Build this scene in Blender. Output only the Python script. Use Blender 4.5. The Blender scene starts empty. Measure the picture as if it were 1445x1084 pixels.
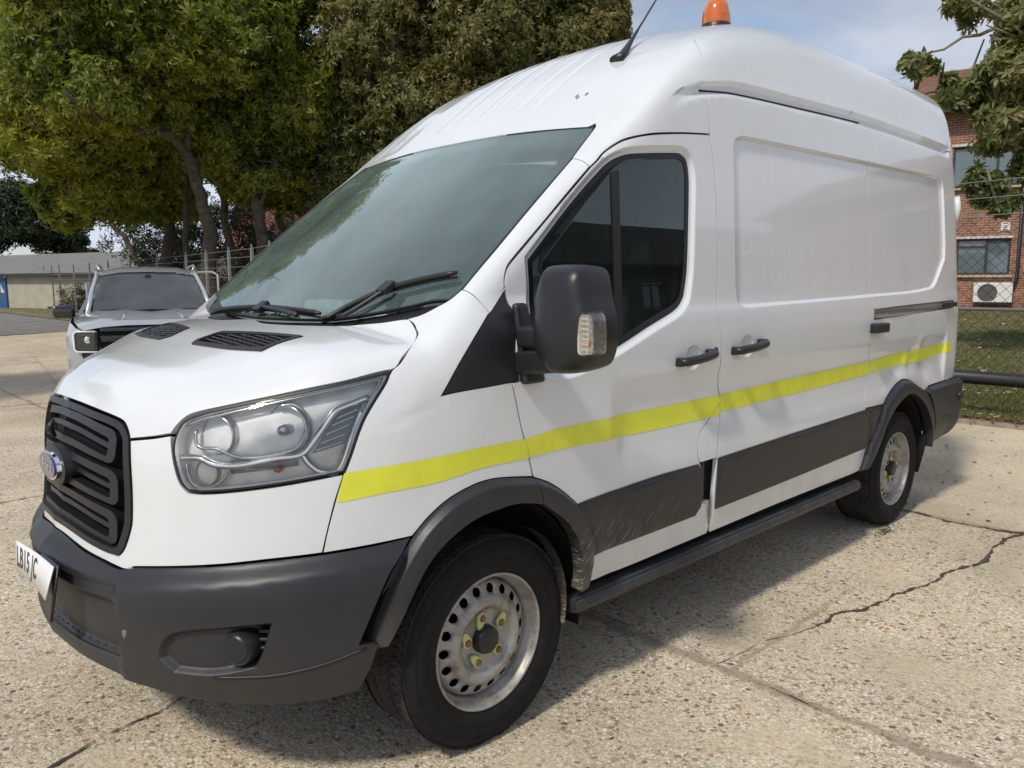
import bpy, math, random, json
import numpy as np
from mathutils import Vector, Matrix
from mathutils.geometry import delaunay_2d_cdt
random.seed(7); RNG=np.random.default_rng(7)
SC=bpy.context.scene; COL=SC.collection
# ------------------------------------------------------------------ camera
cam=bpy.data.cameras.new('camera'); camo=bpy.data.objects.new('camera',cam); COL.objects.link(camo); SC.camera=camo
cam.sensor_width=36; cam.sensor_fit='HORIZONTAL'; cam.lens=36*1111.958/1445; cam.clip_end=2000; cam.clip_start=.05
_az,_pi,_ro=math.radians(46.43881848),math.radians(-7.61730406),math.radians(-.25192494)
_f=Vector((math.cos(_pi)*math.cos(_az),math.cos(_pi)*math.sin(_az),math.sin(_pi)))
_r=_f.cross(Vector((0,0,1))).normalized(); _u=_r.cross(_f)
_r2=_r*math.cos(_ro)+_u*math.sin(_ro); _u2=-_r*math.sin(_ro)+_u*math.cos(_ro)
camo.matrix_world=Matrix(((_r2.x,_u2.x,-_f.x,-.57519858),(_r2.y,_u2.y,-_f.y,-2.74120687),(_r2.z,_u2.z,-_f.z,1.49508248),(0,0,0,1)))
# ------------------------------------------------------------------ world and sun
SUN_DIR=Vector((-.88,-.16,1.0)).normalized(); SUN_EL=math.asin(SUN_DIR.z)
wd=bpy.data.worlds.new('World'); SC.world=wd; wd.use_nodes=True
nt=wd.node_tree; nt.nodes.clear(); N=nt.nodes.new; L=nt.links.new
out=N('ShaderNodeOutputWorld'); bg=N('ShaderNodeBackground'); bg.inputs[1].default_value=.125; L(bg.outputs[0],out.inputs[0])
sky=N('ShaderNodeTexSky'); sky.sky_type='NISHITA'; sky.sun_disc=False; sky.sun_elevation=SUN_EL
sky.sun_rotation=math.atan2(SUN_DIR.x,SUN_DIR.y)%(2*math.pi)
tc=N('ShaderNodeTexCoord'); sp=N('ShaderNodeSeparateXYZ'); L(tc.outputs['Generated'],sp.inputs[0])
az_=N('ShaderNodeMath'); az_.operation='MAXIMUM'; L(sp.outputs[2],az_.inputs[0]); az_.inputs[1].default_value=0
ad=N('ShaderNodeMath'); ad.operation='ADD'; L(az_.outputs[0],ad.inputs[0]); ad.inputs[1].default_value=.16
dv=N('ShaderNodeVectorMath'); dv.operation='DIVIDE'; L(tc.outputs['Generated'],dv.inputs[0])
cb=N('ShaderNodeCombineXYZ'); [L(ad.outputs[0],cb.inputs[i]) for i in range(3)]; L(cb.outputs[0],dv.inputs[1])
n1=N('ShaderNodeTexNoise'); n1.inputs['Scale'].default_value=.75; n1.inputs['Detail'].default_value=7; n1.inputs['Roughness'].default_value=.55; n1.inputs['Distortion'].default_value=.25
L(dv.outputs[0],n1.inputs['Vector'])
r1=N('ShaderNodeValToRGB'); r1.color_ramp.elements[0].position=.36; r1.color_ramp.elements[1].position=.52; L(n1.outputs['Fac'],r1.inputs[0])
n2=N('ShaderNodeTexNoise'); n2.inputs['Scale'].default_value=1.1; n2.inputs['Detail'].default_value=5; n2.inputs['Roughness'].default_value=.5; L(dv.outputs[0],n2.inputs['Vector'])
r2=N('ShaderNodeValToRGB'); e=r2.color_ramp.elements; e[0].position=.35; e[0].color=(2.0,2.3,3.0,1); e[1].position=.68; e[1].color=(5.6,6.0,6.8,1)
L(n2.outputs['Fac'],r2.inputs[0])
hz=N('ShaderNodeMapRange'); hz.inputs[1].default_value=.0; hz.inputs[2].default_value=.32; hz.inputs[3].default_value=1; hz.inputs[4].default_value=0; L(sp.outputs[2],hz.inputs[0])
mh=N('ShaderNodeMix'); mh.data_type='RGBA'; L(hz.outputs[0],mh.inputs[0]); L(r2.outputs[0],mh.inputs[6]); mh.inputs[7].default_value=(5.6,6.1,7.2,1)
mx=N('ShaderNodeMix'); mx.data_type='RGBA'; L(r1.outputs[0],mx.inputs[0]); L(sky.outputs[0],mx.inputs[6]); L(mh.outputs[2],mx.inputs[7]); L(mx.outputs[2],bg.inputs[0])
sl=bpy.data.lights.new('sun','SUN'); sl.energy=2.7; sl.angle=math.radians(6); sl.color=(1,.94,.84)
so=bpy.data.objects.new('sun',sl); COL.objects.link(so); so.rotation_euler=SUN_DIR.to_track_quat('Z','Y').to_euler()
SC.view_settings.view_transform='Standard'; SC.view_settings.look='None'; SC.view_settings.exposure=.10; SC.view_settings.gamma=1
SC.render.engine='CYCLES'; SC.cycles.max_bounces=8; SC.cycles.transparent_max_bounces=16
# ------------------------------------------------------------------ materials
def nodes(name):
    m=bpy.data.materials.new(name); m.use_nodes=True; t=m.node_tree; b=t.nodes['Principled BSDF']; return m,t,b
def simple(name,col,rough=.5,metal=0,coat=0,noise=0,nscale=20,bump=0,bscale=200,spec=.5):
    m,t,b=nodes(name); b.inputs['Base Color'].default_value=(*col,1); b.inputs['Roughness'].default_value=rough; b.inputs['Metallic'].default_value=metal
    b.inputs['Coat Weight'].default_value=coat; b.inputs['Coat Roughness'].default_value=.04; b.inputs['Specular IOR Level'].default_value=spec
    tcx=t.nodes.new('ShaderNodeTexCoord')
    if noise:
        n=t.nodes.new('ShaderNodeTexNoise'); n.inputs['Scale'].default_value=nscale; n.inputs['Detail'].default_value=6; t.links.new(tcx.outputs['Object'],n.inputs['Vector'])
        mr=t.nodes.new('ShaderNodeMapRange'); mr.inputs[1].default_value=.3; mr.inputs[2].default_value=.7; mr.inputs[3].default_value=1-noise; mr.inputs[4].default_value=1+noise; t.links.new(n.outputs['Fac'],mr.inputs[0])
        mm=t.nodes.new('ShaderNodeVectorMath'); mm.operation='SCALE'; mm.inputs[0].default_value=col; t.links.new(mr.outputs[0],mm.inputs['Scale']); t.links.new(mm.outputs[0],b.inputs['Base Color'])
    if bump:
        n=t.nodes.new('ShaderNodeTexNoise'); n.inputs['Scale'].default_value=bscale; n.inputs['Detail'].default_value=3; t.links.new(tcx.outputs['Object'],n.inputs['Vector'])
        bp=t.nodes.new('ShaderNodeBump'); bp.inputs['Strength'].default_value=bump; bp.inputs['Distance'].default_value=.002; t.links.new(n.outputs['Fac'],bp.inputs['Height']); t.links.new(bp.outputs[0],b.inputs['Normal'])
    return m
def dirty(name,col,rough,coat,dirtcol,z0,z1,amt,scale=9,scr=0,bump=0):
    """paint or plastic with road dirt that gathers low on the body, in patches and streaks"""
    m,t,b=nodes(name); Nn=t.nodes.new; Ll=t.links.new
    tcx=Nn('ShaderNodeTexCoord'); s=Nn('ShaderNodeSeparateXYZ'); Ll(tcx.outputs['Object'],s.inputs[0])
    mr=Nn('ShaderNodeMapRange'); mr.inputs[1].default_value=z0; mr.inputs[2].default_value=z1; mr.inputs[3].default_value=1; mr.inputs[4].default_value=0; Ll(s.outputs[2],mr.inputs[0])
    mp=Nn('ShaderNodeMapping'); mp.inputs['Scale'].default_value=(1,1,.35); Ll(tcx.outputs['Object'],mp.inputs[0])
    n=Nn('ShaderNodeTexNoise'); n.inputs['Scale'].default_value=scale; n.inputs['Detail'].default_value=8; n.inputs['Roughness'].default_value=.65; Ll(mp.outputs[0],n.inputs['Vector'])
    m1=Nn('ShaderNodeMath'); m1.operation='MULTIPLY'; Ll(mr.outputs[0],m1.inputs[0]); Ll(n.outputs['Fac'],m1.inputs[1])
    m2=Nn('ShaderNodeMath'); m2.operation='MULTIPLY'; m2.use_clamp=True; Ll(m1.outputs[0],m2.inputs[0]); m2.inputs[1].default_value=amt
    # fine specks everywhere
    v=Nn('ShaderNodeTexNoise'); v.inputs['Scale'].default_value=160; v.inputs['Detail'].default_value=2; Ll(tcx.outputs['Object'],v.inputs['Vector'])
    vr=Nn('ShaderNodeMapRange'); vr.inputs[1].default_value=.72; vr.inputs[2].default_value=.78; vr.inputs[3].default_value=0; vr.inputs[4].default_value=.25; Ll(v.outputs['Fac'],vr.inputs[0])
    m3=Nn('ShaderNodeMath'); m3.operation='MAXIMUM'; Ll(m2.outputs[0],m3.inputs[0]); Ll(vr.outputs[0],m3.inputs[1])
    fl=Nn('ShaderNodeMapRange'); fl.inputs[1].default_value=.40; fl.inputs[2].default_value=.75; fl.inputs[3].default_value=0; fl.inputs[4].default_value=.075; Ll(n.outputs['Fac'],fl.inputs[0]); m9=Nn('ShaderNodeMath'); m9.operation='MAXIMUM'; Ll(m3.outputs[0],m9.inputs[0]); Ll(fl.outputs[0],m9.inputs[1]); m3=m9
    mx=Nn('ShaderNodeMix'); mx.data_type='RGBA'; Ll(m3.outputs[0],mx.inputs[0]); mx.inputs[6].default_value=(*col,1); mx.inputs[7].default_value=(*dirtcol,1)
    last=mx.outputs[2]
    if scr:
        mp0=Nn('ShaderNodeMapping'); mp0.inputs['Rotation'].default_value=(0,math.radians(42),0); Ll(tcx.outputs['Object'],mp0.inputs[0])
        wv=Nn('ShaderNodeTexNoise'); wv.inputs['Scale'].default_value=2.5; Ll(tcx.outputs['Object'],wv.inputs['Vector']); wa=Nn('ShaderNodeVectorMath'); wa.operation='SCALE'; wa.inputs['Scale'].default_value=.06; Ll(wv.outputs['Color'],wa.inputs[0]); wb=Nn('ShaderNodeVectorMath'); Ll(mp0.outputs[0],wb.inputs[0]); Ll(wa.outputs[0],wb.inputs[1])
        mp2=Nn('ShaderNodeMapping'); mp2.inputs['Scale'].default_value=(14,14,230); Ll(wb.outputs[0],mp2.inputs[0])
        n2=Nn('ShaderNodeTexNoise'); n2.inputs['Scale'].default_value=1; n2.inputs['Detail'].default_value=3; n2.inputs['Roughness'].default_value=.7; Ll(mp2.outputs[0],n2.inputs['Vector'])
        q=Nn('ShaderNodeMapRange'); q.inputs[1].default_value=.53; q.inputs[2].default_value=.64; q.inputs[3].default_value=0; q.inputs[4].default_value=.8; Ll(n2.outputs['Fac'],q.inputs[0])
        zr=Nn('ShaderNodeMapRange'); zr.inputs[1].default_value=.50; zr.inputs[2].default_value=.70; zr.inputs[3].default_value=1; zr.inputs[4].default_value=0; Ll(s.outputs[2],zr.inputs[0])
        xr=Nn('ShaderNodeMapRange'); xr.inputs[1].default_value=1.55; xr.inputs[2].default_value=2.1; xr.inputs[3].default_value=1; xr.inputs[4].default_value=.1; Ll(s.outputs[0],xr.inputs[0])
        x0_=Nn('ShaderNodeMapRange'); x0_.inputs[1].default_value=1.12; x0_.inputs[2].default_value=1.35; Ll(s.outputs[0],x0_.inputs[0]); a0=Nn('ShaderNodeMath'); a0.operation='MULTIPLY'; Ll(q.outputs[0],a0.inputs[0]); Ll(x0_.outputs[0],a0.inputs[1])
        a=Nn('ShaderNodeMath'); a.operation='MULTIPLY'; Ll(a0.outputs[0],a.inputs[0]); Ll(zr.outputs[0],a.inputs[1])
        a2=Nn('ShaderNodeMath'); a2.operation='MULTIPLY'; Ll(a.outputs[0],a2.inputs[0]); Ll(xr.outputs[0],a2.inputs[1])
        m4=Nn('ShaderNodeMix'); m4.data_type='RGBA'; Ll(a2.outputs[0],m4.inputs[0]); Ll(last,m4.inputs[6]); m4.inputs[7].default_value=(.42,.39,.33,1); last=m4.outputs[2]
    Ll(last,b.inputs['Base Color'])
    rr=Nn('ShaderNodeMapRange'); rr.inputs[3].default_value=rough; rr.inputs[4].default_value=.85; Ll(m3.outputs[0],rr.inputs[0]); Ll(rr.outputs[0],b.inputs['Roughness'])
    b.inputs['Coat Weight'].default_value=coat; b.inputs['Coat Roughness'].default_value=.05
    if bump:
        n=Nn('ShaderNodeTexNoise'); n.inputs['Scale'].default_value=500; Ll(tcx.outputs['Object'],n.inputs['Vector'])
        bp=Nn('ShaderNodeBump'); bp.inputs['Strength'].default_value=bump; bp.inputs['Distance'].default_value=.001; Ll(n.outputs['Fac'],bp.inputs['Height']); Ll(bp.outputs[0],b.inputs['Normal'])
    return m
M={}
M['paint']=dirty('white_paint',(.70,.725,.74),.24,.9,(.40,.33,.24),.34,.72,.95)
M['plastic']=dirty('grey_plastic',(.0175,.0195,.024),.42,0,(.10,.085,.06),.25,.70,.45,bump=.15)
M['cladding']=dirty('scratched_cladding',(.020,.021,.025),.45,0,(.07,.06,.045),.40,.75,.8,scr=1,bump=.15)
M['flare']=dirty('flare_plastic',(.020,.022,.025),.42,0,(.20,.165,.12),.38,.60,.8,scr=1,bump=.15)
M['dark']=simple('dark_plastic',(.014,.015,.017),.4,bump=.1,bscale=600)
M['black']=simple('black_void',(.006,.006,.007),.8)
M['rubber']=simple('tyre_rubber',(.010,.0095,.0095),.8,noise=.35,nscale=30,bump=.3,bscale=300,spec=.3)
M['treadrub']=simple('tread_rubber',(.035,.033,.031),.85,noise=.4,nscale=18,bump=.4,bscale=250,spec=.25)
M['seal']=simple('rubber_seal',(.010,.010,.011),.45)
M['chrome']=simple('chrome',(.86,.87,.88),.07,1)
M['silver']=simple('silver_trim',(.55,.56,.57),.2,.85)
M['softsilver']=simple('satin_reflector',(.80,.80,.79),.2,.4)
M['lampgrey']=simple('lamp_housing',(.78,.78,.77),.25,.15,noise=.15,nscale=18)
M['interior']=simple('cab_trim',(.20,.22,.22),.7,noise=.3)
M['seat']=simple('seat_cloth',(.16,.18,.19),.9,noise=.3)
M['yellow']=simple('hi_vis_yellow',(.74,.76,.05),.45,coat=.3,noise=.06,nscale=14)
M['nutyellow']=simple('yellow_nut_pointer',(.52,.55,.22),.5)
M['nut']=simple('rusty_nut',(.22,.12,.06),.6,.4,noise=.4,nscale=60)
M['rust']=simple('rust_stain',(.30,.16,.08),.8,noise=.3,nscale=80)
M['metalgrey']=simple('track_metal',(.27,.25,.22),.4,.6,noise=.2,nscale=30)
M['amber']=simple('amber_bulb',(.45,.10,.02),.2,coat=1)
M['plate']=simple('plate_white',(.78,.79,.78),.35,coat=.3)
M['ink']=simple('plate_black',(.012,.012,.014),.4)
M['inkgrey']=simple('small_print',(.16,.16,.17),.5)
M['ghost']=simple('ghost_letter',(.755,.78,.795),.24,coat=.85)
M['blue']=simple('badge_blue',(.012,.03,.16),.2,coat=1)
M['redlamp']=simple('red_lens',(.35,.01,.02),.15,coat=1)
def rim_mat():
    m,t,b=nodes('rim_steel'); Nn=t.nodes.new; Ll=t.links.new
    tcx=Nn('ShaderNodeTexCoord'); n=Nn('ShaderNodeTexNoise'); n.inputs['Scale'].default_value=14; n.inputs['Detail'].default_value=8; n.inputs['Roughness'].default_value=.7; Ll(tcx.outputs['Object'],n.inputs['Vector'])
    r=Nn('ShaderNodeValToRGB'); e=r.color_ramp.elements; e[0].position=.30; e[0].color=(.13,.085,.055,1); e[1].position=.55; e[1].color=(.38,.37,.35,1); r.color_ramp.elements.new(.42).color=(.28,.255,.22,1)
    Ll(n.outputs['Fac'],r.inputs[0]); Ll(r.outputs[0],b.inputs['Base Color']); b.inputs['Metallic'].default_value=.35; b.inputs['Roughness'].default_value=.42; return m
M['rim']=rim_mat()
def glass(name,tint,fac,rough=0.0,ior=1.5,dust_haze=0,dust_haze_col=(.5,.55,.52),gcol=(1,1,1)):
    m=bpy.data.materials.new(name); m.use_nodes=True; t=m.node_tree; t.nodes.clear(); Nn=t.nodes.new; Ll=t.links.new
    o=Nn('ShaderNodeOutputMaterial'); g=Nn('ShaderNodeBsdfGlossy'); g.inputs['Roughness'].default_value=rough; g.inputs['Color'].default_value=(*gcol,1)
    tr=Nn('ShaderNodeBsdfTransparent'); tr.inputs[0].default_value=(*tint,1); fr=Nn('ShaderNodeFresnel'); fr.inputs[0].default_value=ior
    ml=Nn('ShaderNodeMath'); ml.operation='MULTIPLY'; ml.use_clamp=True; ml.inputs[1].default_value=fac; Ll(fr.outputs[0],ml.inputs[0])
    mx=Nn('ShaderNodeMixShader'); Ll(ml.outputs[0],mx.inputs[0]); Ll(tr.outputs[0],mx.inputs[1]); Ll(g.outputs[0],mx.inputs[2]); last=mx
    if dust_haze:
        d=Nn('ShaderNodeBsdfDiffuse'); d.inputs[0].default_value=(*dust_haze_col,1); tcx=Nn('ShaderNodeTexCoord'); n=Nn('ShaderNodeTexNoise'); n.inputs['Scale'].default_value=3; n.inputs['Detail'].default_value=5
        Ll(tcx.outputs['Object'],n.inputs['Vector']); mr=Nn('ShaderNodeMapRange'); mr.inputs[1].default_value=.3; mr.inputs[2].default_value=.75; mr.inputs[3].default_value=dust_haze*.6; mr.inputs[4].default_value=dust_haze*1.3; Ll(n.outputs['Fac'],mr.inputs[0])
        m2=Nn('ShaderNodeMixShader'); Ll(mr.outputs[0],m2.inputs[0]); Ll(mx.outputs[0],m2.inputs[1]); Ll(d.outputs[0],m2.inputs[2]); last=m2
    Ll(last.outputs[0],o.inputs[0]); return m
M['wglass']=glass('windscreen_glass',(.70,.84,.80),1.8,dust_haze=.15,dust_haze_col=(.38,.50,.48),gcol=(.84,.97,.95))  # dust layer whose teal colour also stands in for hazy sky reflection
M['sglass']=glass('side_glass',(.16,.22,.20),1.5,dust_haze=.012,gcol=(.85,.98,.96))
M['lens']=glass('lamp_lens',(.95,.96,.95),1.0,rough=.0,dust_haze=.02,dust_haze_col=(.6,.6,.57))
M['amberglass']=None
def amberlens():
    m,t,b=nodes('amber_lens'); b.inputs['Base Color'].default_value=(.95,.23,.01,1); b.inputs['Transmission Weight'].default_value=.55; b.inputs['Roughness'].default_value=.12; b.inputs['Coat Weight'].default_value=1; return m
M['beacon']=amberlens()
# ------------------------------------------------------------------ object helpers
def new_mesh(name,V,Fc,mat,smooth=False):
    me=bpy.data.meshes.new(name); me.from_pydata([tuple(map(float,v)) for v in V],[],[tuple(map(int,f)) for f in Fc]); me.update()
    if mat is not None: me.materials.append(mat)
    if smooth: me.polygons.foreach_set('use_smooth',[True]*len(me.polygons))
    return me
def link(name,me,parent=None,loc=None):
    o=bpy.data.objects.new(name,me); COL.objects.link(o)
    if parent is not None: o.parent=parent
    if loc is not None: o.location=loc
    return o
def tag(o,label=None,cat=None,group=None,kind=None):
    if label: o['label']=label
    if cat: o['category']=cat
    if group: o['group']=group
    if kind: o['kind']=kind
    return o
def empty(name,loc=(0,0,0),rz=0):
    o=bpy.data.objects.new(name,None); COL.objects.link(o); o.location=loc; o.rotation_euler=(0,0,rz); o.empty_display_size=.1; return o
def copy_tree(o,parent=None):
    c_=o.copy(); COL.objects.link(c_); c_.parent=parent
    for ch in list(o.children): copy_tree(ch,c_)
    return c_
class MB:
    def __init__(s): s.v=[]; s.f=[]
    def add(s,V,Fc):
        n=len(s.v); s.v+= [tuple(v) for v in V]; s.f+=[tuple(i+n for i in f) for f in Fc]; return s
    def box(s,c,d,R=None):
        V=[]
        for i in (-1,1):
            for j in (-1,1):
                for k in (-1,1):
                    p=Vector((i*d[0]/2,j*d[1]/2,k*d[2]/2))
                    if R is not None: p=R@p
                    V.append(tuple(Vector(c)+p))
        return s.add(V,[(0,1,3,2),(4,6,7,5),(0,4,5,1),(2,3,7,6),(0,2,6,4),(1,5,7,3)])
    def tube(s,pts,r,n=8,cap=True,flat=None):
        pts=[Vector(p) for p in pts]; rs=r if hasattr(r,'__len__') else [r]*len(pts); rings=[]; up=None; base=len(s.v)
        for i,p in enumerate(pts):
            a=pts[max(i-1,0)]; b=pts[min(i+1,len(pts)-1)]; d=(b-a).normalized()
            if up is None: up=Vector((0,0,1)) if abs(d.z)<.9 else Vector((1,0,0))
            x=d.cross(up); 
            if x.length<1e-4: x=d.orthogonal()
            x.normalize(); y=x.cross(d).normalized(); up=y
            fl=flat or 1
            s.v+=[tuple(p+(x*math.cos(t)+y*math.sin(t)*fl)*rs[i]) for t in [2*math.pi*k/n for k in range(n)]]
        for i in range(len(pts)-1):
            for k in range(n):
                a=base+i*n+k; b=base+i*n+(k+1)%n; s.f.append((a,b,b+n,a+n))
        if cap:
            s.f.append(tuple(base+k for k in range(n))[::-1]); s.f.append(tuple(base+(len(pts)-1)*n+k for k in range(n)))
        return s
    def lathe(s,prof,axis='z',n=32,o=(0,0,0),close=False):
        base=len(s.v)
        for (r,h) in prof:
            for k in range(n):
                t=2*math.pi*k/n; x,y=r*math.cos(t),r*math.sin(t)
                p={'z':(x,y,h),'y':(x,h,y),'x':(h,x,y)}[axis]
                s.v.append((p[0]+o[0],p[1]+o[1],p[2]+o[2]))
        for i in range(len(prof)-1):
            for k in range(n):
                a=base+i*n+k; b=base+i*n+(k+1)%n; s.f.append((a,b,b+n,a+n))
        return s
    def quad(s,a,b,c_,d): return s.add([a,b,c_,d],[(0,1,2,3)])
    def build(s,name,mat,parent=None,smooth=False,loc=None,bevel=0,seg=2,auto=None):
        me=new_mesh(name,s.v,s.f,mat,smooth or auto is not None); o=link(name,me,parent,loc)
        if bevel:
            b=o.modifiers.new('bevel','BEVEL'); b.width=bevel; b.segments=seg; b.limit_method='ANGLE'; b.angle_limit=math.radians(40)
            me.polygons.foreach_set('use_smooth',[True]*len(me.polygons)); w=o.modifiers.new('wn','WEIGHTED_NORMAL')
        if auto is not None: me.set_sharp_from_angle(angle=math.radians(auto))
        return o
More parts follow.
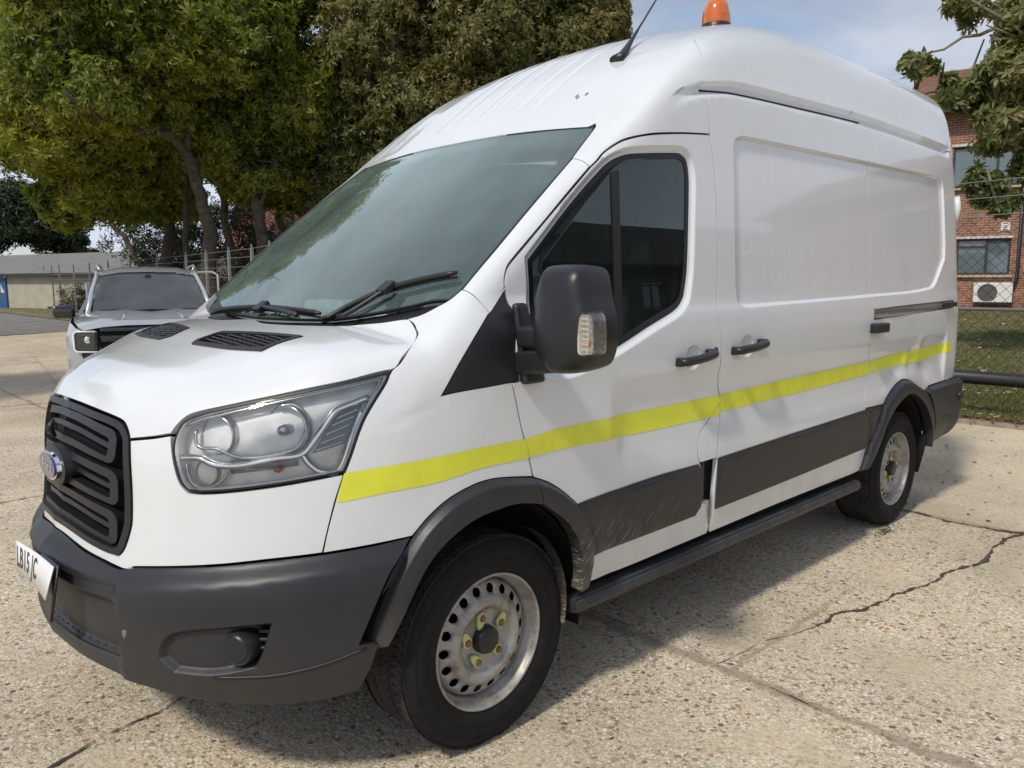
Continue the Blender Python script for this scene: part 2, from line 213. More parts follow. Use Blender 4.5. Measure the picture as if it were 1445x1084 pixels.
# ------------------------------------------------------------------ measured outlines of the van, metres in the van frame
TR={"headlight":{"kind":"cyl","pts":[[0.205,-0.571,1.025],[0.211,-0.567,1.06],[0.226,-0.572,1.096],[0.242,-0.584,1.117],[0.275,-0.617,1.137],[0.338,-0.681,1.158],[0.44,-0.768,1.184],[0.568,-0.851,1.211],[0.699,-0.907,1.238],[0.68,-0.913,1.208],[0.641,-0.913,1.16],[0.609,-0.91,1.116],[0.586,-0.907,1.069],[0.566,-0.904,1.018],[0.545,-0.898,0.97],[0.467,-0.856,0.957],[0.375,-0.791,0.942],[0.291,-0.713,0.929],[0.246,-0.657,0.923],[0.222,-0.622,0.923],[0.21,-0.601,0.945],[0.205,-0.585,0.984]]},"hood":{"kind":"hood","pts":[[0.119,0,1.122],[0.123,-0.136,1.119],[0.134,-0.269,1.111],[0.145,-0.344,1.103],[0.15,-0.381,1.093],[0.149,-0.407,1.073],[0.148,-0.421,1.053],[0.181,-0.499,1.066],[0.211,-0.555,1.078],[0.221,-0.562,1.095],[0.237,-0.574,1.116],[0.256,-0.591,1.132],[0.338,-0.679,1.16],[0.441,-0.766,1.187],[0.569,-0.849,1.214],[0.7,-0.905,1.242],[0.723,-0.908,1.254],[0.775,-0.889,1.294],[0.835,-0.848,1.33],[0.848,-0.824,1.345],[0.86,-0.793,1.36],[0.867,-0.756,1.372],[0.838,-0.667,1.36],[0.806,-0.554,1.349],[0.744,-0.439,1.345],[0.696,-0.291,1.345],[0.686,-0.157,1.346],[0.725,0,1.349]]},"fascia":{"kind":"cyl","pts":[[0.118,0,1.119],[0.122,-0.141,1.115],[0.133,-0.272,1.108],[0.144,-0.347,1.099],[0.148,-0.385,1.087],[0.148,-0.41,1.068],[0.147,-0.423,1.048],[0.18,-0.501,1.06],[0.21,-0.557,1.072],[0.205,-0.571,1.025],[0.205,-0.585,0.984],[0.21,-0.601,0.945],[0.222,-0.622,0.921],[0.246,-0.657,0.919],[0.291,-0.713,0.925],[0.375,-0.791,0.938],[0.467,-0.856,0.953],[0.542,-0.896,0.965],[0.528,-0.891,0.926],[0.516,-0.886,0.888],[0.498,-0.879,0.82],[0.481,-0.873,0.752],[0.364,-0.794,0.743],[0.253,-0.685,0.727],[0.178,-0.578,0.713],[0.123,-0.461,0.696],[0.11,-0.429,0.683],[0.1,-0.399,0.684],[0.075,-0.306,0.695],[0.045,0,0.722]]},"grille":{"kind":"cyl","pts":[[0.118,0,1.119],[0.122,-0.141,1.115],[0.133,-0.272,1.108],[0.144,-0.347,1.099],[0.148,-0.385,1.087],[0.148,-0.41,1.068],[0.147,-0.423,1.048],[0.136,-0.446,0.935],[0.129,-0.449,0.825],[0.122,-0.439,0.783],[0.114,-0.423,0.745],[0.107,-0.408,0.725],[0.102,-0.394,0.716],[0.086,-0.339,0.718],[0.07,-0.267,0.726],[0.054,-0.151,0.739],[0.045,0,0.745]]},"wing":{"kind":"side","pts":[[0.73,-0.909,1.258],[0.773,-0.892,1.292],[0.836,-0.853,1.33],[0.852,-0.822,1.349],[0.863,-0.794,1.362],[0.868,-0.758,1.373],[0.89,-0.798,1.385],[0.924,-0.832,1.409],[0.955,-0.856,1.43],[0.996,-0.868,1.462],[1.004,-0.902,1.449],[1.016,-0.921,1.43],[1.027,-0.934,1.41],[1.036,-0.946,1.393],[0.951,-0.968,1.315],[0.888,-0.97,1.24],[0.826,-0.97,1.16],[0.891,-0.981,1.167],[0.992,-0.993,1.173],[1.081,-0.999,1.178],[1.094,-1.0,1.122],[1.111,-1.001,1.053],[1.132,-1.001,0.986],[1.152,-1.0,0.926],[1.165,-1.003,0.869],[1.023,-1.0,0.889],[0.936,-0.994,0.886],[0.843,-0.984,0.859],[0.774,-0.973,0.817],[0.718,-0.962,0.766],[0.596,-0.924,0.759],[0.483,-0.874,0.752],[0.499,-0.88,0.82],[0.518,-0.887,0.888],[0.529,-0.892,0.926],[0.545,-0.898,0.966],[0.566,-0.904,1.016],[0.586,-0.907,1.067],[0.609,-0.91,1.114],[0.64,-0.913,1.158],[0.679,-0.913,1.206],[0.701,-0.908,1.238]]},"sail":{"kind":"side","pts":[[1.036,-0.946,1.393],[0.951,-0.968,1.315],[0.888,-0.97,1.24],[0.826,-0.97,1.16],[0.891,-0.981,1.166],[0.992,-0.993,1.172],[1.116,-1.0,1.179],[1.102,-0.996,1.264],[1.118,-0.976,1.35],[1.139,-0.946,1.403],[1.125,-0.935,1.425],[1.12,-0.927,1.463]]},"pillar":{"kind":"rs","pts":[[0.996,-0.868,1.462],[1.004,-0.902,1.449],[1.016,-0.921,1.43],[1.027,-0.934,1.41],[1.036,-0.946,1.393],[1.079,-0.932,1.429],[1.117,-0.927,1.465],[1.121,-0.923,1.491],[1.135,-0.917,1.524],[1.157,-0.914,1.549],[1.223,-0.911,1.604],[1.328,-0.905,1.689],[1.438,-0.898,1.78],[1.555,-0.896,1.879],[1.551,-0.876,1.895],[1.551,-0.844,1.908],[1.552,-0.819,1.915],[1.438,-0.831,1.825],[1.288,-0.846,1.705],[1.149,-0.858,1.59],[1.068,-0.863,1.523]]},"roofside":{"kind":"rs","pts":[[1.555,-0.896,1.879],[1.587,-0.898,1.903],[1.621,-0.897,1.933],[1.669,-0.903,1.964],[1.718,-0.914,1.988],[1.8,-0.93,2.01],[1.899,-0.935,2.028],[2.061,-0.933,2.049],[2.24,-0.931,2.066],[2.238,-0.924,2.145],[2.223,-0.914,2.231],[2.225,-0.908,2.268],[2.23,-0.901,2.297],[2.254,-0.871,2.373],[2.313,-0.8,2.461],[2.389,-0.732,2.518],[2.261,-0.762,2.447],[2.195,-0.763,2.406],[2.106,-0.76,2.347],[2.041,-0.757,2.302],[1.913,-0.738,2.205],[1.836,-0.732,2.145],[1.785,-0.73,2.104],[1.75,-0.753,2.074],[1.72,-0.779,2.046],[1.642,-0.796,1.984],[1.552,-0.819,1.915],[1.551,-0.844,1.908],[1.551,-0.876,1.895]]},"door":{"kind":"side","pts":[[1.036,-0.946,1.393],[1.082,-0.932,1.429],[1.12,-0.927,1.465],[1.123,-0.923,1.491],[1.137,-0.918,1.522],[1.159,-0.915,1.547],[1.225,-0.912,1.601],[1.329,-0.906,1.687],[1.439,-0.9,1.777],[1.556,-0.898,1.877],[1.588,-0.9,1.901],[1.622,-0.899,1.931],[1.669,-0.906,1.96],[1.719,-0.916,1.984],[1.799,-0.93,2.006],[1.899,-0.935,2.024],[2.06,-0.933,2.045],[2.239,-0.932,2.062],[2.247,-0.934,2.035],[2.257,-0.942,1.955],[2.266,-0.952,1.841],[2.268,-0.962,1.714],[2.261,-0.975,1.526],[2.253,-0.979,1.472],[2.239,-0.994,1.358],[2.251,-1.001,1.298],[2.26,-1.004,1.234],[2.263,-1.0,1.143],[2.258,-0.993,1.105],[2.272,-0.984,1.065],[2.295,-0.979,1.005],[2.3,-0.98,0.978],[2.216,-0.983,0.917],[2.155,-0.988,0.881],[2.121,-0.995,0.844],[2.113,-1.0,0.792],[2.131,-1.0,0.751],[2.152,-0.999,0.712],[2.168,-0.995,0.613],[2.167,-0.993,0.577],[2.194,-0.993,0.565],[2.204,-0.992,0.512],[2.225,-0.991,0.464],[2.213,-0.989,0.432],[1.926,-0.989,0.429],[1.659,-0.989,0.427],[1.447,-0.999,0.434],[1.455,-1.002,0.49],[1.458,-1.002,0.533],[1.453,-1.001,0.597],[1.411,-1.0,0.699],[1.343,-1.001,0.765],[1.255,-1.002,0.826],[1.172,-1.003,0.863],[1.155,-1.0,0.925],[1.135,-1.001,0.986],[1.114,-1.001,1.052],[1.097,-1.0,1.121],[1.083,-0.999,1.178],[1.116,-1.0,1.179],[1.102,-0.996,1.264],[1.118,-0.976,1.35],[1.133,-0.952,1.392],[1.127,-0.935,1.425],[1.12,-0.927,1.463]]},"windowseal":{"kind":"side","pts":[[1.243,-0.922,1.553],[1.332,-0.917,1.632],[1.427,-0.911,1.716],[1.523,-0.912,1.799],[1.617,-0.917,1.877],[1.655,-0.921,1.903],[1.693,-0.925,1.92],[1.73,-0.93,1.932],[1.77,-0.935,1.939],[1.892,-0.942,1.953],[2.006,-0.941,1.965],[2.043,-0.941,1.967],[2.071,-0.942,1.959],[2.089,-0.943,1.944],[2.1,-0.946,1.91],[2.101,-0.951,1.856],[2.085,-0.963,1.692],[2.064,-0.975,1.526],[2.038,-0.982,1.436],[2.016,-0.986,1.406],[1.983,-0.989,1.383],[1.932,-0.993,1.363],[1.796,-0.999,1.321],[1.576,-1.002,1.246],[1.433,-1.002,1.208],[1.328,-1.002,1.193],[1.244,-1.002,1.204],[1.197,-1.0,1.246],[1.191,-0.991,1.325],[1.239,-0.933,1.434]]},"bpost":{"kind":"side","pts":[[2.3,-0.98,0.978],[2.216,-0.983,0.917],[2.155,-0.988,0.881],[2.121,-0.995,0.844],[2.113,-1.0,0.792],[2.131,-1.0,0.751],[2.254,-1.0,0.752],[2.266,-0.996,0.834],[2.294,-0.986,0.895]]},"bpostlow":{"kind":"side","pts":[[2.167,-0.993,0.577],[2.236,-0.993,0.572],[2.237,-0.992,0.498],[2.229,-0.989,0.428],[2.213,-0.989,0.432],[2.225,-0.991,0.464],[2.204,-0.992,0.512],[2.194,-0.993,0.565]]},"slider":{"kind":"side","pts":[[2.223,-0.914,2.231],[2.47,-0.912,2.252],[2.961,-0.909,2.273],[3.732,-0.904,2.299],[3.772,-0.921,2.172],[3.792,-0.932,2.062],[3.805,-0.944,1.94],[3.803,-0.962,1.707],[3.774,-0.987,1.397],[3.784,-0.998,1.332],[3.769,-1.004,1.264],[3.755,-1.003,1.196],[3.732,-0.999,1.132],[3.807,-0.979,1.023],[3.801,-0.98,0.952],[3.737,-0.989,0.873],[3.732,-1.0,0.787],[3.787,-0.999,0.735],[3.808,-0.996,0.648],[3.78,-0.993,0.552],[3.75,-0.991,0.465],[3.718,-0.99,0.442],[3.611,-0.989,0.437],[2.833,-0.989,0.438],[2.233,-0.989,0.432],[2.244,-0.991,0.478],[2.25,-0.992,0.502],[2.253,-0.994,0.596],[2.258,-1.0,0.748],[2.267,-0.996,0.834],[2.295,-0.986,0.895],[2.3,-0.982,0.93],[2.296,-0.979,1.005],[2.272,-0.984,1.065],[2.258,-0.993,1.105],[2.263,-1.0,1.143],[2.26,-1.004,1.234],[2.251,-1.001,1.298],[2.239,-0.994,1.358],[2.253,-0.979,1.472],[2.261,-0.975,1.526],[2.268,-0.962,1.714],[2.266,-0.952,1.841],[2.257,-0.942,1.955],[2.245,-0.931,2.065],[2.238,-0.924,2.145]]},"_drip":{"kind":"side","pts":[[1.991,-0.913,2.174],[2.092,-0.91,2.227],[2.23,-0.908,2.265],[2.457,-0.904,2.3],[2.978,-0.901,2.318],[3.744,-0.898,2.337],[4.945,-0.894,2.322]]},"_crease":{"kind":"top","pts":[[1.781,-0.726,2.102],[1.913,-0.738,2.205],[2.041,-0.757,2.302],[2.195,-0.763,2.406],[2.389,-0.732,2.518]]},"recess":{"kind":"side","pts":[[2.413,-0.944,1.938],[2.424,-0.935,2.03],[2.446,-0.932,2.062],[2.497,-0.93,2.084],[2.617,-0.929,2.093],[3.426,-0.927,2.109],[3.775,-0.928,2.101],[4.796,-0.924,2.118],[4.885,-0.923,2.103],[4.92,-0.928,2.046],[4.944,-0.957,1.684],[4.933,-0.965,1.592],[4.663,-0.984,1.419],[3.752,-0.989,1.386],[2.516,-0.992,1.365],[2.436,-0.992,1.371],[2.397,-0.986,1.402],[2.388,-0.979,1.471]]},"quarter":{"kind":"side","pts":[[3.732,-0.904,2.299],[3.772,-0.921,2.172],[3.792,-0.932,2.062],[3.805,-0.944,1.94],[3.803,-0.962,1.707],[3.774,-0.987,1.397],[3.784,-0.998,1.332],[3.769,-1.004,1.264],[3.755,-1.003,1.196],[3.732,-0.999,1.132],[3.807,-0.979,1.023],[3.801,-0.98,0.952],[3.737,-0.989,0.873],[3.732,-1.0,0.787],[3.976,-0.998,0.782],[4.036,-0.999,0.831],[4.132,-0.999,0.878],[4.233,-1.0,0.9],[4.346,-1.002,0.884],[4.476,-1.0,0.841],[4.605,-0.999,0.799],[4.675,-0.998,0.817],[5.107,-0.987,0.827]]},"track":{"kind":"side","pts":[[3.781,-0.999,1.321],[4.355,-0.998,1.333],[5.099,-0.983,1.343],[5.092,-0.988,1.298],[4.349,-1.003,1.281],[3.771,-1.004,1.268]]},"stripe_wing":{"kind":"side","pts":[[0.542,-0.896,0.969],[0.662,-0.942,0.978],[0.812,-0.976,0.986],[0.96,-0.994,0.993],[1.135,-1.002,0.995],[1.155,-1.001,0.93],[0.96,-0.994,0.928],[0.81,-0.976,0.91],[0.649,-0.94,0.901],[0.521,-0.889,0.888],[0.529,-0.892,0.926]]},"stripe_door":{"kind":"side","pts":[[1.135,-1.002,0.995],[1.328,-1.003,1.009],[1.742,-0.979,1.008],[2.295,-0.979,1.01],[2.3,-0.98,0.978],[2.258,-0.981,0.947],[2.229,-0.983,0.924],[1.74,-0.982,0.925],[1.33,-1.002,0.935],[1.155,-1.001,0.932],[1.145,-1.001,0.964]]},"stripe_bpost":{"kind":"side","pts":[[2.3,-0.98,0.978],[2.258,-0.981,0.947],[2.229,-0.983,0.924],[2.3,-0.982,0.927]]},"stripe_slider":{"kind":"side","pts":[[2.3,-0.979,1.012],[2.941,-0.979,1.025],[3.804,-0.98,1.039],[3.803,-0.98,0.967],[2.945,-0.981,0.948],[2.301,-0.981,0.939]]},"stripe_quarter":{"kind":"side","pts":[[3.813,-0.979,1.039],[4.14,-0.982,1.056],[4.483,-0.983,1.059],[5.05,-0.994,1.075],[5.064,-0.993,1.014],[4.545,-0.98,0.983],[4.116,-0.98,0.985],[3.821,-0.98,0.973]]},"clad_door":{"kind":"side","pts":[[1.384,-1.0,0.733],[1.599,-0.999,0.743],[1.854,-1.0,0.751],[2.118,-1.0,0.749],[2.152,-0.999,0.711],[2.168,-0.995,0.613],[2.153,-0.993,0.56],[2.114,-0.993,0.531],[1.737,-0.993,0.527],[1.454,-1.002,0.526],[1.447,-1.001,0.596],[1.424,-1.0,0.665]]},"clad_slider":{"kind":"side","pts":[[2.263,-1.0,0.751],[2.854,-1.0,0.764],[3.729,-1.0,0.781],[3.787,-0.999,0.731],[3.808,-0.996,0.648],[3.769,-0.993,0.558],[2.887,-0.993,0.538],[2.263,-0.993,0.527]]},"clad_quarter":{"kind":"side","pts":[[3.732,-1.0,0.785],[3.976,-0.998,0.782],[3.901,-0.995,0.672],[3.824,-0.993,0.57],[3.718,-0.99,0.442],[3.78,-0.993,0.552],[3.808,-0.996,0.648],[3.787,-0.999,0.735]]},"flare_out":{"kind":"side","pts":[[0.56,-0.915,0.469],[0.61,-0.934,0.584],[0.656,-0.948,0.675],[0.72,-0.962,0.766],[0.774,-0.973,0.817],[0.843,-0.984,0.859],[0.936,-0.994,0.886],[1.023,-1.0,0.889],[1.162,-1.003,0.867],[1.255,-1.002,0.826],[1.343,-1.001,0.766],[1.409,-1.0,0.7],[1.453,-1.001,0.597],[1.458,-1.002,0.533],[1.448,-1.001,0.481],[1.436,-0.999,0.437]]},"flare_in":{"kind":"side","pts":[[0.62,-0.936,0.469],[0.653,-0.947,0.524],[0.73,-0.966,0.663],[0.801,-0.979,0.736],[0.902,-0.993,0.788],[1.023,-1.003,0.805],[1.093,-1.006,0.801],[1.178,-1.006,0.78],[1.283,-1.005,0.703],[1.341,-1.004,0.633],[1.364,-1.003,0.577],[1.377,-1.002,0.5],[1.37,-0.999,0.43]]},"rflare_out":{"kind":"side","pts":[[3.718,-0.99,0.442],[3.804,-0.993,0.572],[3.901,-0.995,0.672],[3.976,-0.998,0.782],[4.036,-0.999,0.831],[4.132,-0.999,0.878],[4.233,-1.0,0.9],[4.346,-1.002,0.884],[4.476,-1.0,0.841],[4.607,-0.998,0.793],[4.738,-0.994,0.675],[4.798,-0.99,0.543],[4.791,-0.987,0.432]]},"rflare_in":{"kind":"side","pts":[[3.78,-0.99,0.455],[3.885,-0.993,0.552],[3.988,-0.996,0.681],[4.112,-0.998,0.765],[4.271,-0.999,0.81],[4.411,-0.998,0.785],[4.577,-0.996,0.698],[4.716,-0.992,0.554],[4.737,-0.987,0.422]]},"rbumper":{"kind":"side","pts":[[4.606,-0.999,0.797],[4.675,-0.998,0.817],[5.107,-0.987,0.827],[5.209,-0.977,0.763],[5.218,-0.979,0.69],[5.211,-0.973,0.544],[5.04,-0.98,0.452],[4.756,-0.987,0.419],[4.784,-0.991,0.545],[4.724,-0.995,0.676]]},"windscreen":{"kind":"top","pts":[[0.805,0.081,1.375],[0.744,-0.439,1.345],[0.806,-0.554,1.349],[0.867,-0.756,1.372],[0.89,-0.798,1.385],[0.924,-0.832,1.409],[0.955,-0.856,1.43],[0.996,-0.868,1.462],[1.068,-0.863,1.523],[1.149,-0.858,1.59],[1.288,-0.846,1.705],[1.438,-0.831,1.825],[1.552,-0.819,1.915],[1.642,-0.796,1.984],[1.709,-0.782,2.037],[1.731,-0.759,2.058],[1.724,-0.634,2.067],[1.713,-0.414,2.079],[1.708,-0.207,2.088],[1.71,-0.02,2.093],[1.7,0,2.088]]},"bumpertop":{"kind":"cyl","pts":[[0.045,0,0.722],[0.075,-0.306,0.691],[0.1,-0.399,0.68],[0.122,-0.461,0.693],[0.178,-0.578,0.71],[0.253,-0.685,0.723],[0.364,-0.794,0.739],[0.481,-0.873,0.748],[0.596,-0.924,0.755],[0.716,-0.962,0.763]]},"bumper_low":{"kind":"cyl","pts":[[0.713,-0.965,0.764],[0.628,-0.989,0.694],[0.58,-0.98,0.607],[0.533,-0.961,0.498],[0.586,-0.979,0.489],[0.565,-0.961,0.415],[0.548,-0.93,0.347],[0.468,-0.884,0.327]]},"fog":{"kind":"cyl","pts":[[0.123,-0.594,0.468],[0.129,-0.607,0.518],[0.153,-0.647,0.554],[0.221,-0.74,0.575],[0.34,-0.851,0.588],[0.318,-0.831,0.496],[0.303,-0.815,0.457],[0.218,-0.728,0.432],[0.15,-0.633,0.43]]},"towhole":{"kind":"cyl","pts":[[0.051,-0.429,0.518],[0.055,-0.44,0.535],[0.069,-0.48,0.544],[0.077,-0.5,0.531],[0.074,-0.491,0.502],[0.062,-0.459,0.485],[0.053,-0.431,0.486]]},"_bcrease":{"kind":"cyl","pts":[[0.057,-0.43,0.621],[0.09,-0.497,0.654],[0.244,-0.75,0.68],[0.416,-0.896,0.69],[0.531,-0.952,0.702],[0.284,-0.803,0.605],[-0.009,0.252,0.499],[0.03,-0.319,0.395]]},"vent":{"kind":"top","pts":[[0.444,-0.151,1.285],[0.474,-0.114,1.296],[0.553,-0.141,1.322],[0.627,-0.512,1.323],[0.631,-0.543,1.321],[0.493,-0.54,1.284],[0.459,-0.376,1.283]]},"mir_out":{"kind":"pl","pts":[[1.1,-1.155,1.532],[1.1,-1.222,1.535],[1.1,-1.299,1.532],[1.1,-1.332,1.519],[1.1,-1.347,1.491],[1.1,-1.361,1.441],[1.1,-1.38,1.389],[1.1,-1.388,1.332],[1.1,-1.384,1.296],[1.1,-1.368,1.259],[1.1,-1.341,1.24],[1.1,-1.274,1.223],[1.1,-1.183,1.217],[1.1,-1.141,1.234],[1.1,-1.101,1.278],[1.1,-1.089,1.348],[1.1,-1.095,1.403],[1.1,-1.113,1.472],[1.1,-1.135,1.514]]},"mir_lens":{"kind":"pl","pts":[[1.07,-1.336,1.399],[1.07,-1.376,1.404],[1.07,-1.395,1.395],[1.07,-1.405,1.378],[1.07,-1.411,1.35],[1.07,-1.41,1.3],[1.07,-1.397,1.282],[1.07,-1.328,1.279],[1.07,-1.314,1.287],[1.07,-1.312,1.326],[1.07,-1.318,1.359],[1.07,-1.325,1.384]]},"mir_arm":{"kind":"pl","pts":[[1.1,-1.042,1.347],[1.1,-1.095,1.349],[1.1,-1.341,1.359],[1.1,-1.342,1.293],[1.1,-1.14,1.232],[1.1,-1.05,1.207],[1.1,-1.041,1.278]]},"plate_r":{"kind":"pl","pts":[[-0.08,-0.517,0.773],[-0.08,-0.43,0.665]]},"bar1":{"kind":"cyl","pts":[[0.207,-0.579,1.013],[0.243,-0.635,1.016],[0.269,-0.675,0.999],[0.314,-0.728,0.998],[0.396,-0.798,1.016],[0.447,-0.836,1.024],[0.475,-0.849,1.054],[0.537,-0.867,1.137],[0.554,-0.873,1.147],[0.629,-0.903,1.174]]},"bar2":{"kind":"cyl","pts":[[0.45,-0.838,1.025],[0.463,-0.849,0.998],[0.49,-0.868,0.974],[0.532,-0.891,0.977],[0.565,-0.9,1.053],[0.605,-0.903,1.139]]},"bar3":{"kind":"cyl","pts":[[0.247,-0.608,1.094],[0.243,-0.625,1.048],[0.276,-0.672,1.042],[0.312,-0.721,1.021],[0.353,-0.762,1.019],[0.404,-0.803,1.029],[0.443,-0.829,1.048],[0.469,-0.834,1.104],[0.469,-0.821,1.141],[0.451,-0.794,1.164],[0.418,-0.767,1.161]]},"bar4":{"kind":"cyl","pts":[[0.217,-0.601,0.999],[0.22,-0.616,0.952],[0.235,-0.64,0.934],[0.261,-0.675,0.939],[0.283,-0.7,0.965],[0.297,-0.709,0.998]]},"louv":{"kind":"cyl","pts":[[0.481,-0.856,1.033],[0.546,-0.89,1.052],[0.495,-0.862,1.052],[0.555,-0.892,1.073],[0.51,-0.867,1.076],[0.568,-0.894,1.099],[0.525,-0.871,1.1],[0.581,-0.896,1.121],[0.541,-0.875,1.12],[0.595,-0.897,1.141]]},"hlpts":{"kind":"cyl","pts":[[0.418,-0.799,1.095],[0.279,-0.662,1.081],[0.246,-0.65,0.973],[0.394,-0.802,0.986],[0.329,-0.745,0.989],[0.454,-0.844,1.0]]},"edge1":{"kind":"cyl","pts":[[0.234,-0.582,1.102],[0.278,-0.632,1.126],[0.436,-0.774,1.173],[0.635,-0.888,1.214],[0.669,-0.902,1.22],[0.629,-0.906,1.163],[0.587,-0.903,1.098],[0.562,-0.9,1.032],[0.543,-0.896,0.982]]},"fogc":{"kind":"cyl","pts":[[0.267,-0.785,0.521],[0.318,-0.833,0.536]]},"wiper1":{"kind":"top","pts":[[0.771,-0.415,1.35],[0.825,-0.439,1.374],[0.888,-0.515,1.421],[0.931,-0.576,1.451],[0.985,-0.697,1.481],[1.03,-0.815,1.501]]},"wiper1arm":{"kind":"top","pts":[[0.787,-0.492,1.347],[0.862,-0.553,1.395],[0.909,-0.587,1.431],[0.93,-0.585,1.449]]},"wiper2":{"kind":"top","pts":[[0.807,0.542,1.351],[0.809,0.274,1.372],[0.811,0.076,1.38],[0.809,-0.13,1.378],[0.809,-0.356,1.367]]},"wiper2arm":{"kind":"top","pts":[[0.73,-0.326,1.348],[0.78,-0.105,1.36],[0.805,0.048,1.376]]}}
def pchip(xs,ys):
    xs=np.array(xs,float);ys=np.array(ys,float);h=np.diff(xs);d=np.diff(ys)/h
    m=np.zeros(len(xs))
    for i in range(1,len(xs)-1):
        if d[i-1]*d[i]>0:
            w1=2*h[i]+h[i-1];w2=h[i]+2*h[i-1];m[i]=(w1+w2)/(w1/d[i-1]+w2/d[i])
    m[0]=d[0];m[-1]=d[-1]
    def f(x):
        x=np.asarray(x,float);i=np.clip(np.searchsorted(xs,x)-1,0,len(h)-1)
        t=(x-xs[i])/h[i];lo=x<xs[0];hi=x>xs[-1];t=np.clip(t,0,1)
        r=(2*t**3-3*t*t+1)*ys[i]+(t**3-2*t*t+t)*h[i]*m[i]+(3*t*t-2*t**3)*ys[i+1]+(t**3-t*t)*h[i]*m[i+1]
        return r+np.where(lo,(x-xs[0])*m[0],0)+np.where(hi,(x-xs[-1])*m[-1],0)
    return f
def smax(a,b,k):
    h=np.maximum(k-np.abs(a-b),0)/k
    return np.maximum(a,b)+h*h*h*k/6
def smin(a,b,k): return -smax(-a,-b,k)
def sstep(t):
    t=np.clip(t,0,1);return t*t*(3-2*t)
# side half width by height
HW=pchip([.2,.38,.45,.50,.56,.78,.82,.88,.96,1.03,1.09,1.15,1.25,1.32,1.42,1.6,1.9,2.1,2.25,2.4,2.6,2.9],
         [.955,.985,.990,.992,.993,1.0,.998,.988,.980,.979,.990,1.001,1.004,.999,.984,.970,.947,.928,.912,.885,.835,.74])
HW2=pchip([.2,.38,.45,.50,.56,.78,.90,1.05,1.18,1.27,1.34,1.42,1.6,1.9,2.1,2.25,2.4,2.6,2.9],[.955,.985,.990,.992,.993,.998,1.002,1.004,1.003,1.001,.995,.984,.970,.947,.928,.912,.885,.835,.74])
TAP=pchip([0,.35,.5,.7,.9,1.15,1.5,4.6,5.1,5.5],[.20,.09,.055,.026,.010,.002,0,0,.012,.05])
# hood centre profile
HOOD=pchip([0.0,.08,.12,.16,.20,.26,.35,.44,.55,.65,.8,1.0],[.96,1.095,1.148,1.186,1.207,1.230,1.256,1.285,1.322,1.341,1.362,1.385])
ROOF=pchip([1.6,1.72,1.9,2.1,2.35,2.6,2.85,3.1,3.4,3.8,4.4,5.0,5.5],[2.004,2.10,2.243,2.395,2.550,2.648,2.707,2.737,2.748,2.745,2.743,2.738,2.72])
X0=pchip([.2,.5,.62,.75,.85,.95,1.05,1.12,1.3],[.06,.032,.032,.042,.050,.057,.075,.10,.24])
PL=pchip([0,.2,.4,.55,.7,.8,.88,.95,1.0,1.1],[0,.018,.065,.125,.225,.33,.45,.60,.75,1.1])
def topz(x,y):
    ay=np.abs(y)
    hood=HOOD(x)-(.045+.04*sstep((.6-x)/.35))*(ay/.8)**2.5
    ws=2.07+.80*(x-1.748)+.056*(1-(ay/.746)**2)-.02*((x-1.25)/.5)**2+.02
    zf=np.where(x<1.2,smax(hood,ws,.02),ws)
    rf=ROOF(x)-.050*(ay/.75)**2
    w=sstep((x-1.60)/.15)
    return zf*(1-w)+rf*w
REAR=5.27
def F(P,feat=True):
    x,y,z=P[...,0],P[...,1],P[...,2];ay=np.abs(y)
    w=np.maximum(np.maximum(sstep((1.64-x)/.09),sstep((.64-np.hypot(x-4.32,z-.345))/.10)),sstep((x-4.93)/.04))
    hw=HW(z)*(1-w)+HW2(z)*w+.010*(1-sstep((np.hypot(x-1.0,z-.345)-.47)/.13))
    s=ay-(hw-TAP(x)-.050*sstep((1.9-x)/.5)*sstep((z-1.30)/.15))
    e=1e-3;zt=topz(x,ay);gx=(topz(x+e,ay)-zt)/e
    t=(z-zt)/np.sqrt(1+gx*gx)
    px=PL(ay);gp=(PL(ay+e)-px)/e
    f=(X0(z)+px-x)/np.sqrt(1+gp*gp+.1)
    k1=.10+.16*sstep((x-1.6)/1.2)
    a=smax(s,t,k1)
    a=smax(a,f,.10)
    r=x-(REAR-.05*np.maximum(z-1.5,0)**2+.12*np.maximum(z-2.3,0))
    a=smax(a,r,.14)
    return a

def FB(P):
    x,y,z=P[...,0],P[...,1],P[...,2];ay=np.abs(y)
    zt=ZBT(ay)
    o=BO(z-zt)*(1-.0*x)*sstep((1.3-x)/.5)
    return F(P)-o
ZBT=pchip([0,.2,.4,.5,.6,.8,.96,1.1],[.722,.708,.682,.697,.712,.738,.762,.775])
BO=pchip([-.60,-.50,-.42,-.30,-.12,-.055,-.045,0,.02],[-.10,-.03,.02,.046,.050,.044,.040,.004,0])
